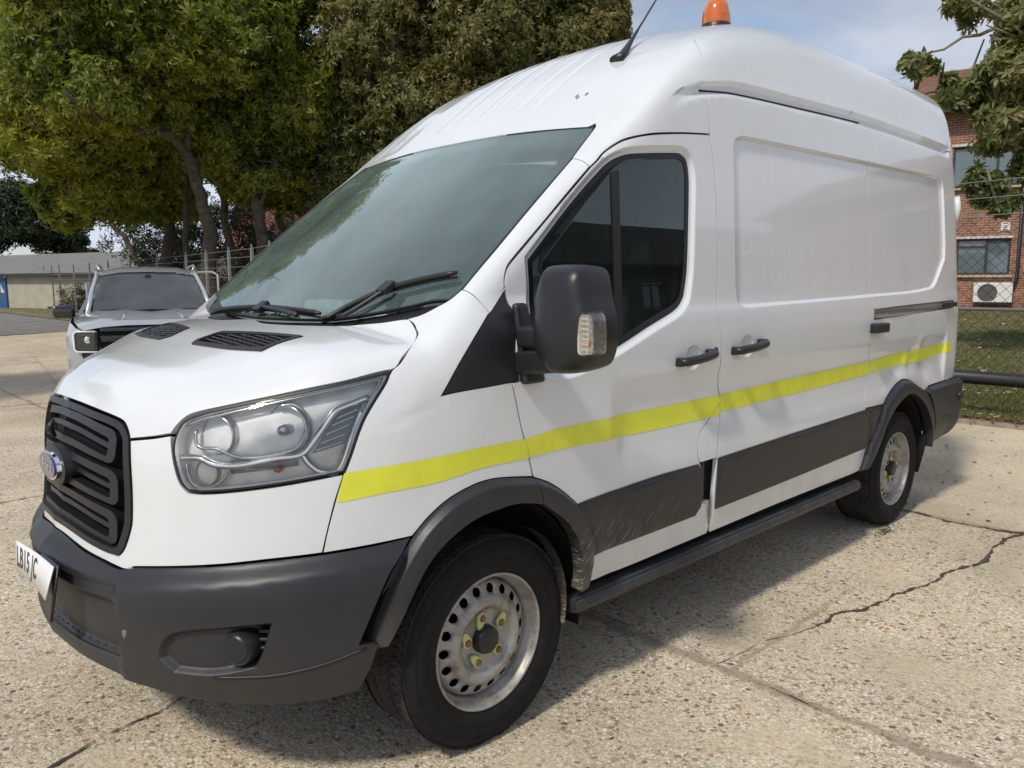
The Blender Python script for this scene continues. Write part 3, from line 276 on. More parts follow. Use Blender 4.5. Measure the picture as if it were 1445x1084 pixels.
# ------------------------------------------------------------------ van body surface and its charts
def polydist(pu,pv,poly,closed=True):
    """distance to polyline and inside flag"""
    P=np.array(poly,float); Q=np.roll(P,-1,0) if closed else P[1:]; A=P if closed else P[:-1]
    d=np.full(pu.shape,1e9); ins=np.zeros(pu.shape,bool)
    for a,b in zip(A,Q):
        e=b-a; L2=e@e+1e-12; t=np.clip(((pu-a[0])*e[0]+(pv-a[1])*e[1])/L2,0,1)
        d=np.minimum(d,np.hypot(pu-a[0]-t*e[0],pv-a[1]-t*e[1]))
        if closed:
            c=((a[1]>pv)!=(b[1]>pv)); ins^=c&(pu<(b[0]-a[0])*(pv-a[1])/((b[1]-a[1])+1e-12)+a[0])
    return d,ins
def xz(n): return [(p[0],p[2]) for p in TR[n]['pts']]
def resample(P,h,closed=True,corner=38):
    """catmull-rom through the points, straight through sharp corners"""
    P=[np.array(p,float) for p in P]; n=len(P); out=[]
    def crn(i):
        if not closed and (i==0 or i==n-1): return True
        a=P[(i-1)%n];b=P[i];c=P[(i+1)%n];u=b-a;v=c-b
        cs=(u@v)/(np.linalg.norm(u)*np.linalg.norm(v)+1e-9); return cs<math.cos(math.radians(corner))
    C=[crn(i) for i in range(n)]
    for i in range(n if closed else n-1):
        p1=P[i];p2=P[(i+1)%n]; L_=np.linalg.norm(p2-p1); k=max(1,int(math.ceil(L_/h)))
        def tan(j,side):
            if C[j]: return (p2-p1)/L_
            a=P[(j-1)%n];b=P[j];c=P[(j+1)%n];l1=np.linalg.norm(b-a);l2=np.linalg.norm(c-b)
            t=((b-a)/l1*l1**2+(c-b)/l2*l2**2)/(l1**2+l2**2); return t/ (np.linalg.norm(t)+1e-9)
        m1=tan(i,0)*L_;m2=tan((i+1)%n,1)*L_
        for q in range(k):
            t=q/k;h00=2*t**3-3*t*t+1;h10=t**3-2*t*t+t;h01=-2*t**3+3*t*t;h11=t**3-t*t
            out.append(h00*p1+h10*m1+h01*p2+h11*m2)
    if not closed: out.append(P[-1])
    return np.array(out)
def inset(P,g):
    if g==0: return P
    A=(P*np.roll(P,-1,0)[:,::-1]*[1,-1]).sum(); s=1 if A>0 else -1
    d=np.roll(P,-1,0)-P; d/=np.linalg.norm(d,axis=1)[:,None]+1e-12; nrm=np.c_[-d[:,1],d[:,0]]*s
    m=nrm+np.roll(nrm,1,0); l=np.linalg.norm(m,axis=1)[:,None]; m=m/(l+1e-9)/np.maximum(l/2,.5)
    return P+m*g
class Chart:
    def __init__(s,k): s.k=k
    def to2(s,P):
        P=np.atleast_2d(np.array(P,float)); x,y,z=P.T
        if s.k=='side': return np.c_[x,z]
        if s.k=='top': return np.c_[x,y]
        if s.k=='rear': return np.c_[y,z]
        if s.k=='hood': return np.c_[np.arctan2(z-.5,1.3-x),y]
        if s.k=='cyl': return np.c_[np.arctan2(-y,1.2-x)*.9,z]
        if s.k=='rs': return np.c_[x,np.arctan2(z-(1.1+sstep((x-1.4)/.8)*.85),-(y+.2))*.7]
        if s.k=='wg': return np.c_[x,np.arctan2(z-.6,-(y+.2))*.9]
    def ray(s,Q):
        u,v=Q[:,0],Q[:,1]; o=0*u; 
        if s.k=='side': return np.c_[u,o,v],np.c_[o,o-1,o],1.25
        if s.k=='top': return np.c_[u,v,o+.6],np.c_[o,o,o+1],2.5
        if s.k=='rear': return np.c_[o+4,u,v],np.c_[o+1,o,o],1.6
        if s.k=='hood': return np.c_[o+1.3,v,o+.5],np.c_[-np.cos(u),o,np.sin(u)],1.5
        if s.k=='cyl': return np.c_[o+1.2,o,v],np.c_[-np.cos(u/.9),-np.sin(u/.9),o],1.7
        if s.k=='wg': return np.c_[u,o-.2,o+.6],np.c_[o,-np.cos(v/.9),np.sin(v/.9)],1.6
        if s.k=='rs': return np.c_[u,o-.2,1.1+.85*sstep((u-1.4)/.8)],np.c_[o,-np.cos(v/.7),np.sin(v/.7)],1.5
    def solve(s,Q,Fn):
        O,D,tm=s.ray(Q); n=40; ts=np.linspace(tm,.02,n); b=np.full(len(Q),.02); a=np.full(len(Q),tm); done=np.zeros(len(Q),bool)
        for i in range(1,n):
            f=Fn(O+ts[i]*D)<0; new=f&~done; b[new]=ts[i]; a[new]=ts[i-1]; done|=new
            if done.all(): break
        for _ in range(16):
            m=(a+b)/2; f=Fn(O+m[:,None]*D)<0; b=np.where(f,m,b); a=np.where(f,a,m)
        P=O+b[:,None]*D; e=6e-4; G=np.stack([Fn(P+e*np.eye(3)[i])-Fn(P-e*np.eye(3)[i]) for i in range(3)],1); G/=np.linalg.norm(G,axis=1)[:,None]+1e-12
        return P,G
REC=[(2.392,1.48),(2.398,1.402),(2.436,1.371),(2.516,1.367),(3.75,1.388),(4.66,1.419),(4.93,1.60),(4.944,1.70),(4.93,2.05),(4.905,2.10),(4.85,2.113),(3.4,2.100),(2.51,2.090),(2.44,2.072),(2.415,2.03)]; WIN=xz('windowseal'); DRIP=np.array(xz('_drip')); zdrip=pchip(list(DRIP[:,0])+[5.3],list(DRIP[:,1])+[2.31])
RECr=resample(REC,.03); WINr=resample(WIN,.03)
def feat(P):
    x,y,z=P[...,0],P[...,1],P[...,2]; ay=np.abs(y); m=(ay>.6)&(x>.4); d=np.zeros(x.shape)
    if not m.any(): return d
    X,Z=x[m],z[m]; q=np.zeros(X.shape)
    dd,ins=polydist(X,Z,RECr); q+=.016*np.where(ins,sstep(dd/.016),0)
    dw,inw=polydist(X,Z,WINr); q+=.015*np.where(inw,1,1-sstep((dw-.008)/.022))
    u=zdrip(X)-Z; fade=sstep((X-1.97)/.3)*sstep((5.08-X)/.05)
    q+=fade*.026*np.where(u>0,sstep(u/.009),0)*(1-sstep((u-.028)/.035))-fade*.004*sstep((.06+u)/.06)*(u<=0)
    q+=.011*np.exp(-((X-4.42)/.06)**2-((Z-1.03)/.035)**2)-.010*np.exp(-((X-4.30)/.05)**2-((Z-1.00)/.05)**2)+.012*np.exp(-((X-4.62)/.10)**2-((Z-.93)/.07)**2)-.006*np.exp(-((X-4.5)/.05)**2-((Z-1.10)/.04)**2)
    q+=.004*np.exp(-((X-3.15)/.10)**2-((Z-1.02)/.08)**2)
    for hx,hz in ((2.06,1.185),(2.465,1.205)):
        rr=np.hypot((X-hx)/.052,(Z-hz)/.048); q+=.022*(1-sstep((rr-.55)/.5))
    # crease on the front wing
    cz=1.155-.10*np.clip((.83-X)/.3,0,1); q+=.0015*np.exp(-((Z-cz+.012)/.016)**2)*sstep((.86-X)/.03)*sstep((X-.6)/.15)
    d[m]=q; return d
def FE(P): return F(P)+feat(P)
FOG=np.array([[p[0],p[1],p[2]] for p in TR['fog']['pts']]); CY=Chart('cyl'); FOG2=resample(CY.to2(FOG),.02); TOW2=resample(CY.to2([p for p in TR['towhole']['pts']]),.01)
def FBE(P):
    x,y,z=P[...,0],P[...,1],P[...,2]; ay=np.abs(y)
    q=FB(P)
    # lower corner block stands proud of the middle section
    mid=sstep((.47-ay)/.05)
    q=q+.030*mid*sstep((.605-z)/.02)*sstep((z-.42)/.03)
    q=q+.012*mid*sstep((.655-z)/.02)
    q=q-.012*(1-mid)*sstep((z-.60)/.04)*0
    C=CY.to2(np.c_[x.ravel(),-np.abs(y.ravel()),z.ravel()]) if x.ndim==1 else None
    if C is not None:
        d,ins=polydist(C[:,0],C[:,1],FOG2); q=q+np.where(ins,.055*sstep(d/.018)*(.35+.65*sstep((C[:,0]-.60)/.08)),0)
        d,ins=polydist(C[:,0],C[:,1],TOW2); q=q+np.where(ins,.02*sstep(d/.006),0)
    return q
FL_OUT=resample(xz('flare_out'),.02,False); RF_OUT=resample(xz('rflare_out'),.02,False)
def FFL(P,line=FL_OUT,h=.030):
    d,_=polydist(P[...,0],P[...,2],line,False); return F(P)-.003-h*sstep(d/.022)-.004*sstep((d-.02)/.03)
def FRFL(P): return FFL(P,RF_OUT,.028)
def panel(name,poly2,chart,Fn,mat,parent,gap=.0025,res=.02,rim=.02,holes=(),mirror=False,edge=None,label=None,lines=(),corner=38):
    ch=Chart(chart); P=resample(poly2,edge or res*.8,True,corner); P=inset(P,gap); loops=[P]
    for h_ in holes: loops.append(inset(resample(h_,edge or res*.8),-gap))
    lo,hi=P.min(0),P.max(0); uu,vv=np.meshgrid(np.arange(lo[0],hi[0],res),np.arange(lo[1],hi[1],res*.87)); uu=uu+(np.arange(uu.shape[0])%2)[:,None]*res/2
    g=np.c_[uu.ravel(),vv.ravel()]; ok=np.ones(len(g),bool); 
    for i,lp in enumerate(loops):
        d,ins=polydist(g[:,0],g[:,1],lp); ok&=(d>res*.45)&(ins if i==0 else ~ins)
    g=g[ok]
    if len(lines):
        X_=[]
        for ln in lines:
            ok=np.ones(len(ln),bool)
            for i,lp in enumerate(loops):
                d,ins=polydist(ln[:,0],ln[:,1],lp); ok&=(d>.007)&(ins if i==0 else ~ins)
            X_.append(ln[ok])
        X_=np.vstack(X_)
        if len(X_):
            keep=np.ones(len(g),bool)
            for i in range(0,len(X_),400): keep&=(np.hypot(g[:,None,0]-X_[None,i:i+400,0],g[:,None,1]-X_[None,i:i+400,1]).min(1)>.0055)
            g=np.vstack([g[keep],X_])
    V2=np.vstack(loops+[g]); E=[];k=0
    for lp in loops:
        n=len(lp); E+=[(k+i,k+(i+1)%n) for i in range(n)]; k+=n
    vo,eo,fo,ov,oe,of=delaunay_2d_cdt([Vector((float(a),float(b))) for a,b in V2],E,[],0,1e-6)
    W=np.array([(v.x,v.y) for v in vo]); T_=np.array([f for f in fo if len(f)==3]); cn=W[T_].mean(1); ok=np.ones(len(cn),bool)
    for i,lp in enumerate(loops):
        d,ins=polydist(cn[:,0],cn[:,1],lp); ok&=(ins if i==0 else ~ins)
    T_=T_[ok]; S,Gn=ch.solve(W,Fn)
    # orientation
    a,b,c_=S[T_[:,0]],S[T_[:,1]],S[T_[:,2]]; fn=np.cross(b-a,c_-a); 
    bad=(fn*Gn[T_].sum(1)).sum(1)<0; T_[bad]=T_[bad][:,::-1]
    V=list(S); NR=list(Gn); Fc=[tuple(t) for t in T_]
    if rim:
        # boundary edges -> inward return
        cnt={}
        for t in T_:
            for i in range(3):
                e_=(t[i],t[(i+1)%3]); cnt[e_]=1
        be=[e_ for e_ in cnt if (e_[1],e_[0]) not in cnt]; mp={}
        for a_,b_ in be:
            for q in (a_,b_):
                if q not in mp:
                    n0=len(V); V.append(S[q]); V.append(S[q]-Gn[q]*rim); NR.append(None); NR.append(None); mp[q]=n0
        acc={}
        for a_,b_ in be:
            d=S[b_]-S[a_]; n_=np.cross(d,Gn[a_]); n_/=np.linalg.norm(n_)+1e-12
            for q in (a_,b_): acc[q]=acc.get(q,0)+n_
            Fc.append((mp[b_],mp[a_],mp[a_]+1,mp[b_]+1))
        for q,i in mp.items():
            n_=acc[q]/(np.linalg.norm(acc[q])+1e-9); NR[i]=n_; NR[i+1]=n_
    me=new_mesh(name,V,Fc,mat,True); me.normals_split_custom_set_from_vertices([tuple(n) for n in NR])
    o=link(name,me,parent)
    if label: o['label']=label
    if mirror:
        c_=link(name,me,parent); c_.scale=(1,-1,1)
    return o
def T2(n,chart=None): ch=Chart(chart or TR[n]['kind']); return ch.to2(TR[n]['pts'])
def sym2(n):
    k=TR[n]['kind']; P=TR[n]['pts']; H=[p for p in P if p[1]<=.0005]; Q=H+[[p[0],-p[1],p[2]] for p in H[::-1] if p[1]<-.001]
    return Chart(k).to2(Q)
def line3(pts3,Fn,off=0):
    return pts3
REF=resample(REC,.010); WIF=resample(WIN,.010)
LREC=[inset(REF,k) for k in (-.003,0,.005,.011,.016,.021)]; LWIN=[inset(WIF,-k) for k in (.003,.008,.015,.022,.030,.036)]
_dx=np.arange(1.98,5.1,.012); DRL=[np.c_[_dx,zdrip(_dx)-k] for k in (-.004,0,.004,.009,.022,.034,.05)]
LHAN=[np.c_[hx+.052*r*np.cos(t),hz+.048*r*np.sin(t)] for hx,hz in ((2.06,1.185),(2.465,1.205)) for r in (.5,.7,.85,1.0,1.08) for t in [np.linspace(0,6.28,30)[:-1]]]
def toRS(lns): return [Chart('rs').to2(Chart('side').solve(l,F)[0]) for l in lns]
# ------------------------------------------------------------------ VAN
van=tag(empty('parked_van',(0,0,0)),'white high-roof panel van with a yellow side stripe and an orange roof beacon','van')
PT=M['paint']
ROOFH=sym2('hood')
VT=Chart('hood').to2(TR['vent']['pts'])
panel('bonnet',ROOFH,'hood',FE,PT,van,res=.02,gap=.0012,holes=[VT,VT*[1,-1]])
GR=sym2('grille'); HL=T2('headlight'); HLm=HL*[-1,1]
panel('front_fascia',sym2('fascia'),'cyl',FE,PT,van,res=.018,gap=.0015,holes=[GR])
panel('front_wing',T2('wing','wg'),'wg',FE,PT,van,res=.017,mirror=True,gap=.0008)
def T3(n,k): return Chart(k).to2(resample(TR[n]['pts'],.012))
panel('windscreen_pillar',T3('pillar','rs'),'rs',FE,PT,van,res=.02,mirror=True,gap=.002)
panel('cantrail_panel',T3('roofside','rs'),'rs',FE,PT,van,res=.02,mirror=True,gap=.0008,rim=.008,lines=toRS(DRL),edge=.012)
panel('mirror_corner_trim',T2('sail'),'side',lambda P:FE(P)+.002,M['dark'],van,res=.03,mirror=True)
door=panel('cab_door',T2('door'),'side',FE,PT,van,res=.015,holes=[T2('windowseal')],mirror=True,gap=.003,lines=LWIN+LHAN)
panel('pillar_piece',T2('bpost'),'side',FE,PT,van,res=.02,gap=.002)
panel('sill_end_piece',T2('bpostlow'),'side',lambda P:FE(P)+.012,simple('bare_dirty_metal',(.50,.45,.36),.6,.0,noise=.3,nscale=40),van,res=.015,gap=.001)
slider=panel('sliding_door',T2('slider'),'side',FE,PT,van,res=.015,mirror=True,lines=LREC+LHAN+DRL)
# rear quarter, with the wheel arch cut out
q=T2('quarter'); 
quarter=np.vstack([q[:-1],[(4.68,.82),(5.05,.826),(5.195,.828),(5.20,1.3),(5.19,1.8),(5.165,2.2),(5.14,2.29),(4.6,2.307),(4.2,2.305)]])
panel('rear_quarter_panel',quarter,'side',FE,PT,van,res=.016,mirror=True,lines=LREC+DRL,holes=[T2('track')])
# roof and the upper side behind the cab
cr=[(p[0],p[1]) for p in TR['_crease']['pts']]
roofhalf=[(1.705,0),(1.715,-.3),(1.728,-.6),(1.735,-.735),(1.745,-.745)]+[(a,b+.004) for a,b in cr]+[(2.6,-.69),(2.9,-.66),(3.4,-.655),(4.4,-.655),(5.12,-.655),(5.17,-.6),(5.18,0)]
roof2=np.array(roofhalf+[(a,-b) for a,b in roofhalf[::-1] if abs(b)>1e-6])
def FRF(P):
    x,y=P[...,0],P[...,1]; r=0
    for yc in (-.27,0,.27): r=r+.004*np.exp(-((np.abs(y-yc)-.055)/.012)**2)*sstep((x-1.80)/.1)*sstep((3.0-x)/.3)
    return FE(P)+r
roof=panel('roof_panel',roof2,'top',lambda P:FRF(P)+.0022*sstep((np.abs(P[...,1])-.5)/.1)*sstep((P[...,0]-1.76)/.03),PT,van,res=.026,gap=-.012,rim=.004)
seam=[TR['roofside']['pts'][i] for i in (15,16,17,18,19,20)]
crs=[(a,-abs(b),0) for a,b in cr if a>2.42]
def onbody(x,y):
    Pq,_=Chart('top').solve(np.array([[x,y]]),F); return tuple(Pq[0])
top_line=[onbody(x,y) for x,y in [(2.50,-.705),(2.6,-.69),(2.9,-.66),(3.4,-.655),(4.4,-.655),(5.12,-.655)]]
rsd=[tuple(p) for p in TR['roofside']['pts']]
ix=[i for i,p in enumerate(rsd)]
bp=[tuple(p) for p in TR['slider']['pts'][:4]]+[(4.2,-.90,2.305),(4.6,-.90,2.307),(5.14,-.88,2.290)]
sm=[rsd[18],rsd[19],rsd[20],rsd[21],rsd[22],rsd[23]]
up3=[rsd[16],rsd[17],rsd[18],rsd[19],rsd[20],rsd[21]]
rr_poly=Chart('rs').to2(resample([rsd[10],rsd[11],rsd[12],rsd[13],rsd[14],rsd[15]]+top_line[0:]+[(5.16,-.70,2.66),(5.16,-.80,2.58),(5.15,-.87,2.42)]+bp[::-1][:-1],.02))
panel('upper_side_panel',rr_poly,'rs',FE,PT,van,res=.016,mirror=True,gap=.0012,edge=.012,lines=toRS(DRL))
rearp=np.array([(-.93,.80),(-.955,1.2),(-.93,1.7),(-.89,2.25),(-.82,2.50),(-.70,2.62),(0,2.66),(.70,2.62),(.82,2.50),(.89,2.25),(.93,1.7),(.955,1.2),(.93,.80)])
panel('rear_door',rearp,'rear',lambda P:F(P)+.002,PT,van,res=.06,gap=0)
# stripes, cladding and arch trims
ST=lambda P:FE(P)-.0012
for n in ('stripe_wing','stripe_door','stripe_bpost','stripe_slider','stripe_quarter'):
    panel('yellow_stripe',T2(n),'side',ST,M['yellow'],van,res=.014,gap=.0004 if n!='stripe_bpost' else .0015,rim=0,mirror=False)
def clad(line):
    def fn(P):
        d,_=polydist(P[...,0],P[...,2],line); return F(P)-.004-.009*sstep(d/.02)
    return fn
for n in ('clad_door','clad_slider'):
    ln=resample(xz(n),.03,True,14); panel('side_cladding',T2(n),'side',clad(ln),M['cladding'],van,res=.02,gap=.001,rim=.03,mirror=True,corner=14)
ln=resample(xz('clad_quarter'),.03); panel('side_cladding',T2('clad_quarter'),'side',clad(ln),M['plastic'],van,res=.02,gap=.001,rim=.03)
def arch(name,no,ni,fn,mat,split=None):
    o2=T2(no); i2=T2(ni); 
    if split is None: return panel(name,np.vstack([o2,i2[::-1]]),'side',fn,mat,van,res=.012,gap=.001,rim=.05,mirror=True)
    (a,b)=split
    def rows(pl): 
        q_=resample(pl,.009); return [inset(q_,k) for k in (.004,.008,.012,.017,.022,.028)]
    pa=np.vstack([o2[:a],i2[:b][::-1]]); panel(name,pa,'side',fn,mat,van,res=.012,gap=.0015,rim=.05,mirror=True,lines=rows(pa))
    pb_=np.vstack([o2[a-1:],i2[b-1:][::-1]]); panel(name,pb_,'side',fn,mat,van,res=.012,gap=.0015,rim=.05,mirror=True,lines=rows(pb_))
arch('wheel_arch_trim','flare_out','flare_in',FFL,M['flare'],(9,8))
arch('wheel_arch_trim','rflare_out','rflare_in',FRFL,M['plastic'])
def FRB(P):
    x,y,z=P[...,0],P[...,1],P[...,2]; d,_=polydist(x,z,np.array([(4.60,.80),(4.68,.82),(5.12,.83),(5.3,.83)]),False)
    return F(P)-.004-.028*sstep(d/.03)-.02*sstep((x-5.0)/.2)+.05*sstep((.56-z)/.2)
rb=T2('rbumper'); rb2=np.vstack([rb[:2],[(5.12,.828),(5.225,.828),(5.235,.70),(5.21,.55),(5.10,.46)],rb[7:]])
RBU=panel('rear_bumper',rb2,'side',FRB,M['plastic'],van,res=.02,gap=.001,rim=.05,mirror=True)
mb=MB().box((5.20,0,.62),(.14,1.86,.36)); mb.build('rear_step',M['plastic'],van,bevel=.02)
for s in (-1,1):
    mb=MB().tube([(5.225,s*.955,.84),(5.225,s*.965,1.3),(5.21,s*.945,1.45)],[.006,.009,.005],8); mb.build('tail_lamp',M['redlamp'],van,smooth=True)
mb=MB().lathe([(0,-.035),(.022,-.035),(.028,-.028),(.030,0),(.030,.03)],'y',20,(5.17,-1.012,.71)); mb.build('bumper_sensor',M['dark'],van,auto=30)
mb=MB().tube([(4.90,-1.023,.60),(5.13,-1.02,.585)],.004,6); mb.build('bumper_crease_strip',M['seal'],van)
mb=MB().tube([(5.225,-.915,1.86),(5.235,-.915,1.94),(5.225,-.915,2.02)],[.018,.026,.018],10); mb.build('rear_door_hinge',PT,van,smooth=True)
mb=MB().lathe([(0,.02),(.012,.02),(.014,.0)],'x',10,(5.262,-.915,1.94)); mb.build('rear_marker',M['chrome'],van,smooth=True)
# sliding door rail
def FTR(P): 
    z=P[...,2]; t=(z-1.30)/.055; return FE(P)+.012-.012*np.exp(-((t-.30)/.12)**2)-.016*np.exp(-((t+.42)/.16)**2)
panel('door_rail',T2('track'),'side',FTR,M['metalgrey'],van,res=.006,gap=.001,rim=.02,edge=.02)
mb=MB().box((4.95,-1.005,1.318),(.22,.02,.03)); mb.build('rail_end',M['seal'],van,bevel=.004)
# front bumper
bt=[p for p in TR['bumpertop']['pts']]; bl=[p for p in TR['bumper_low']['pts']]
fw=[p for p in bt if p[1]<=.001]
half=fw[:-1]+bl[:-1]+[[.44,-.90,.335],[.30,-.83,.335],[.20,-.74,.345],[.12,-.64,.36],[.09,-.56,.37],[.07,-.45,.375],[.05,-.25,.385],[.04,0,.388]]
Q=[list(p) for p in half]+[[p[0],-p[1],p[2]] for p in half[::-1] if p[1]<-.001]
B2=CY.to2(Q)
def side_blend(P): return FBE(P)
fg_=resample(CY.to2(FOG),.006); tw_=resample(CY.to2(TR['towhole']['pts']),.005); fl_=[inset(fg_,k) for k in (-.003,0,.004,.009,.014,.019,.024)]+[inset(tw_,k) for k in (-.002,0,.003,.006)]
panel('front_bumper',B2,'cyl',FBE,M['plastic'],van,res=.011,gap=.001,rim=.06,edge=.011,lines=fl_+[l*[-1,1] for l in fl_])
# lower edge seam groove of the bumper, tow-eye cover, intake step
def strip(name,line2,chart,Fn,w,mat,n=6,parent=None,z=0,h=.006):
    P2=resample(line2,.02,False,corner=60); S,G=Chart(chart).solve(P2,Fn); pts=[Vector(s)-Vector(g)*z for s,g in zip(S,G)]
    return MB().tube(pts,w,n).build(name,mat,parent,smooth=True)
gl=FB if False else FBE
sq=CY.to2([(.13,-.60,.43),(.22,-.73,.43),(.34,-.845,.435),(.45,-.915,.455),(.555,-.965,.485)])
strip('bumper_seam',sq[1:],'cyl',FBE,.0045,M['seal'],parent=van)
st=MB()
yy=np.linspace(-.44,.44,41)
for a,b in zip(yy[:-1],yy[1:]):
    fx=lambda y:.005+float(PL(abs(y)))
    st.add([(fx(a),a,.432),(fx(b),b,.432),(fx(b)+.10,b,.452),(fx(a)+.10,a,.452),(fx(a)+.01,a,.385),(fx(b)+.01,b,.385)],[(0,1,2,3),(4,5,1,0)])
st.build('intake_step',M['dark'],van,smooth=False)
for k in range(22):
    y=-.42+.04*k; x=.012+float(PL(abs(y))); MB().box((x+.045,y,.444),(.08,.006,.010),Matrix.Rotation(-.2,3,'Y')).build('step_rib',M['dark'],van)
# fog lamp: black round cover and the finned end of its recess
Pf=Vector((.292,-.758,.508)); ax=Vector((-.90,-.43,-.02)).normalized(); Rf=ax.to_track_quat('Z','Y').to_matrix()
m_=MB().lathe([(0,.030),(.036,.030),(.040,.026),(.046,.028),(.050,.020),(.053,-.01),(.053,-.10)],'z',32); m_.v=[tuple(Rf@Vector(v)+Pf) for v in m_.v]; fo=m_.build('fog_lamp_cover',M['dark'],van,auto=30)
for k in range(5):
    z=.455+.024*k; MB().box((.375,-.815,z),(.10,.05,.010),Matrix.Rotation(-.75,3,'Z')).build('recess_fin',M['dark'],van,bevel=.003)
m_=MB().lathe([(0,.004),(.016,.004),(.020,-.004)],'z',16); 
Pt,Gt=CY.solve(CY.to2([(.066,-.478,.508)]),FBE); Rt=Vector(Gt[0]).to_track_quat('Z','Y').to_matrix(); m_.v=[tuple(Rt@Vector(v)+Vector(Pt[0])+Vector(Gt[0])*.002) for v in m_.v]; m_.build('tow_eye_cap',simple('dusty_plug',(.16,.15,.13),.8),van,smooth=True)
# grille ------------------------------------------------
def off(fn,d): return lambda P:fn(P)-d
G2=GR
ring_in=inset(resample(G2,.012),.022)
def FGR(P):
    return FE(P)-.006
panel('grille_surround',G2,'cyl',FGR,M['dark'],van,res=.012,gap=.002,rim=.035,holes=[ring_in],edge=.012)
panel('grille_back',inset(resample(G2,.03),.004),'cyl',off(FE,-.055),M['black'],van,res=.05,gap=0,rim=0)
def rrect(hw,z0,z1,r,n=5,bow=0,sh=0):
    pts=[]
    for cx,cz,a0 in ((hw-r,z1-r,0),(-hw+r,z1-r,90),(-hw+r,z0+r,180),(hw-r,z0+r,270)):
        for i in range(n+1):
            a=math.radians(a0+90*i/n); pts.append((cx+r*math.cos(a),cz+r*math.sin(a)))
    out=[]
    P=resample(pts,.02)
    return np.array([(u*(1+sh*(z-z0)),z-bow*(u/hw)**2) for u,z in P])
def grloop(z0,z1,hw,bow,badge=False):
    o_=rrect(hw,z0,z1,.03,bow=bow); h_=rrect(hw-.030,z0+.021,z1-.021,.012,bow=bow)
    panel('grille_loop',o_,'cyl',off(FE,-.006),M['dark'],van,res=.012,gap=0,rim=.03,holes=[h_],edge=.012)
    zc=(z0+z1)/2; s_=rrect(hw-.034,zc-.008,zc+.007,.005,bow=bow)
    panel('grille_slat',s_,'cyl',off(FE,-.018),M['dark'],van,res=.02,gap=0,rim=.012,edge=.02)
grloop(.995,1.090,.288,.026); grloop(.878,.978,.302,.028); grloop(.764,.862,.298,.030)
strip('grille_lower_lip',[(u,.752-.030*(u/.3)**2) for u in np.linspace(-.28,.28,20)],'cyl',FE,.007,M['dark'],parent=van)
# badge
P0,G0=CY.solve(np.array([[0,.925]]),FE); bx=P0[0][0]
def oval(name,rx,rz,x0,x1,mat,dome=0,bev=0,parent=van):
    m=MB(); n=40; prof=[(1.0,x0),(1.0,x1)] if not dome else [(1.0,x0),(.98,x1),(.8,x1-dome*.5),(.5,x1-dome*.85),(.0,x1-dome)]
    if dome==0: prof.append((0,x1))
    for (s_,x) in prof:
        for k in range(n):
            t=2*math.pi*k/n; m.v.append((x,rx*s_*math.cos(t),.925+rz*s_*math.sin(t)))
    for i in range(len(prof)-1):
        for k in range(n): m.f.append((i*n+k,i*n+(k+1)%n,(i+1)*n+(k+1)%n,(i+1)*n+k))
    return m.build(name,mat,parent,auto=40)
hs=oval('badge_housing',.120,.064,bx+.05,bx-.006,M['dark'],dome=.006)
bd=oval('maker_badge',.098,.046,bx,bx-.022,M['chrome'],dome=.004)
oval('badge_field',.088,.038,bx-.022,bx-.0275,M['blue'],parent=bd)
def text_mesh(s,size,ext=0,shear=0,sp=1.0,align='CENTER',res=3,bold=0,sx=1):
    cu=bpy.data.curves.new('t','FONT'); cu.body=s; cu.size=size; cu.extrude=ext; cu.align_x=align; cu.align_y='CENTER'; cu.shear=shear; cu.space_character=sp; cu.resolution_u=res; cu.offset=bold
    o=bpy.data.objects.new('t',cu); COL.objects.link(o); dg=bpy.context.evaluated_depsgraph_get(); dg.update(); me=o.evaluated_get(dg).to_mesh()
    V=[(v.co.x*sx,v.co.y,v.co.z) for v in me.vertices]; Fc=[tuple(p.vertices) for p in me.polygons]; o.evaluated_get(dg).to_mesh_clear(); bpy.data.objects.remove(o); bpy.data.curves.remove(cu); return V,Fc
V,Fc=text_mesh('Ford',.056,shear=.35,bold=.0002)
m_=MB(); m_.add([(bx-.0290,-v[0],.925+v[1]) for v in V],Fc); m_.build('badge_lettering',M['chrome'],bd)
# little bug deflector nub on the upper slat
MB().tube([(.06,.01,1.065),(.045,.01,1.04),(.06,.01,1.01)],[.006,.013,.006],8).build('grille_clip',M['dark'],van,smooth=True)
# number plate, bent
def plate_pt(s,t):      # s 0..1 from the far to the near end, t 0..1 up
    A=Vector((-.018,.26,.524)).lerp(Vector((-.045,-.235,.580)),s); B=Vector((-.012,.26,.632)).lerp(Vector((-.020,-.250,.678)),s)
    p=A.lerp(B,t); return (p.x-.011+.008*math.sin(math.pi*s)*(1-.3*t),p.y,p.z)
npm=MB(); n=24
for j in range(2):
    for i in range(n+1): npm.v.append(plate_pt(i/n,j))
for i in range(n): npm.f.append((i,i+1,n+1+i+1,n+1+i))
plate=npm.build('number_plate',M['plate'],van,smooth=True)
so_=plate.modifiers.new('thick','SOLIDIFY'); so_.thickness=.003; so_.offset=0
V,Fc=text_mesh('LB15 JC',.098,sp=1.12,align='LEFT',bold=.0022,sx=.82)
mnx=min(v[0] for v in V); mxx=max(v[0] for v in V)
def onpl(v):
    s=.035+(v[0]-mnx)/(.50)*.97; t=.5+(v[1]-0)/.108*1.0; p=plate_pt(s,t); return (p[0]-.0022,p[1],p[2])
m_=MB(); m_.add([onpl(v) for v in V],Fc); m_.build('plate_lettering',M['ink'],plate)
h=MB()
for i in range(9):
    s=.45+.55*i/8; a=plate_pt(min(s,1),0); b_=plate_pt(min(s,1),1); h.v+= [(a[0]+.008+.0*i,a[1],a[2]-.07*(i/8)),(b_[0]+.010,b_[1],b_[2])]
for i in range(8): h.f.append((2*i,2*i+2,2*i+3,2*i+1))
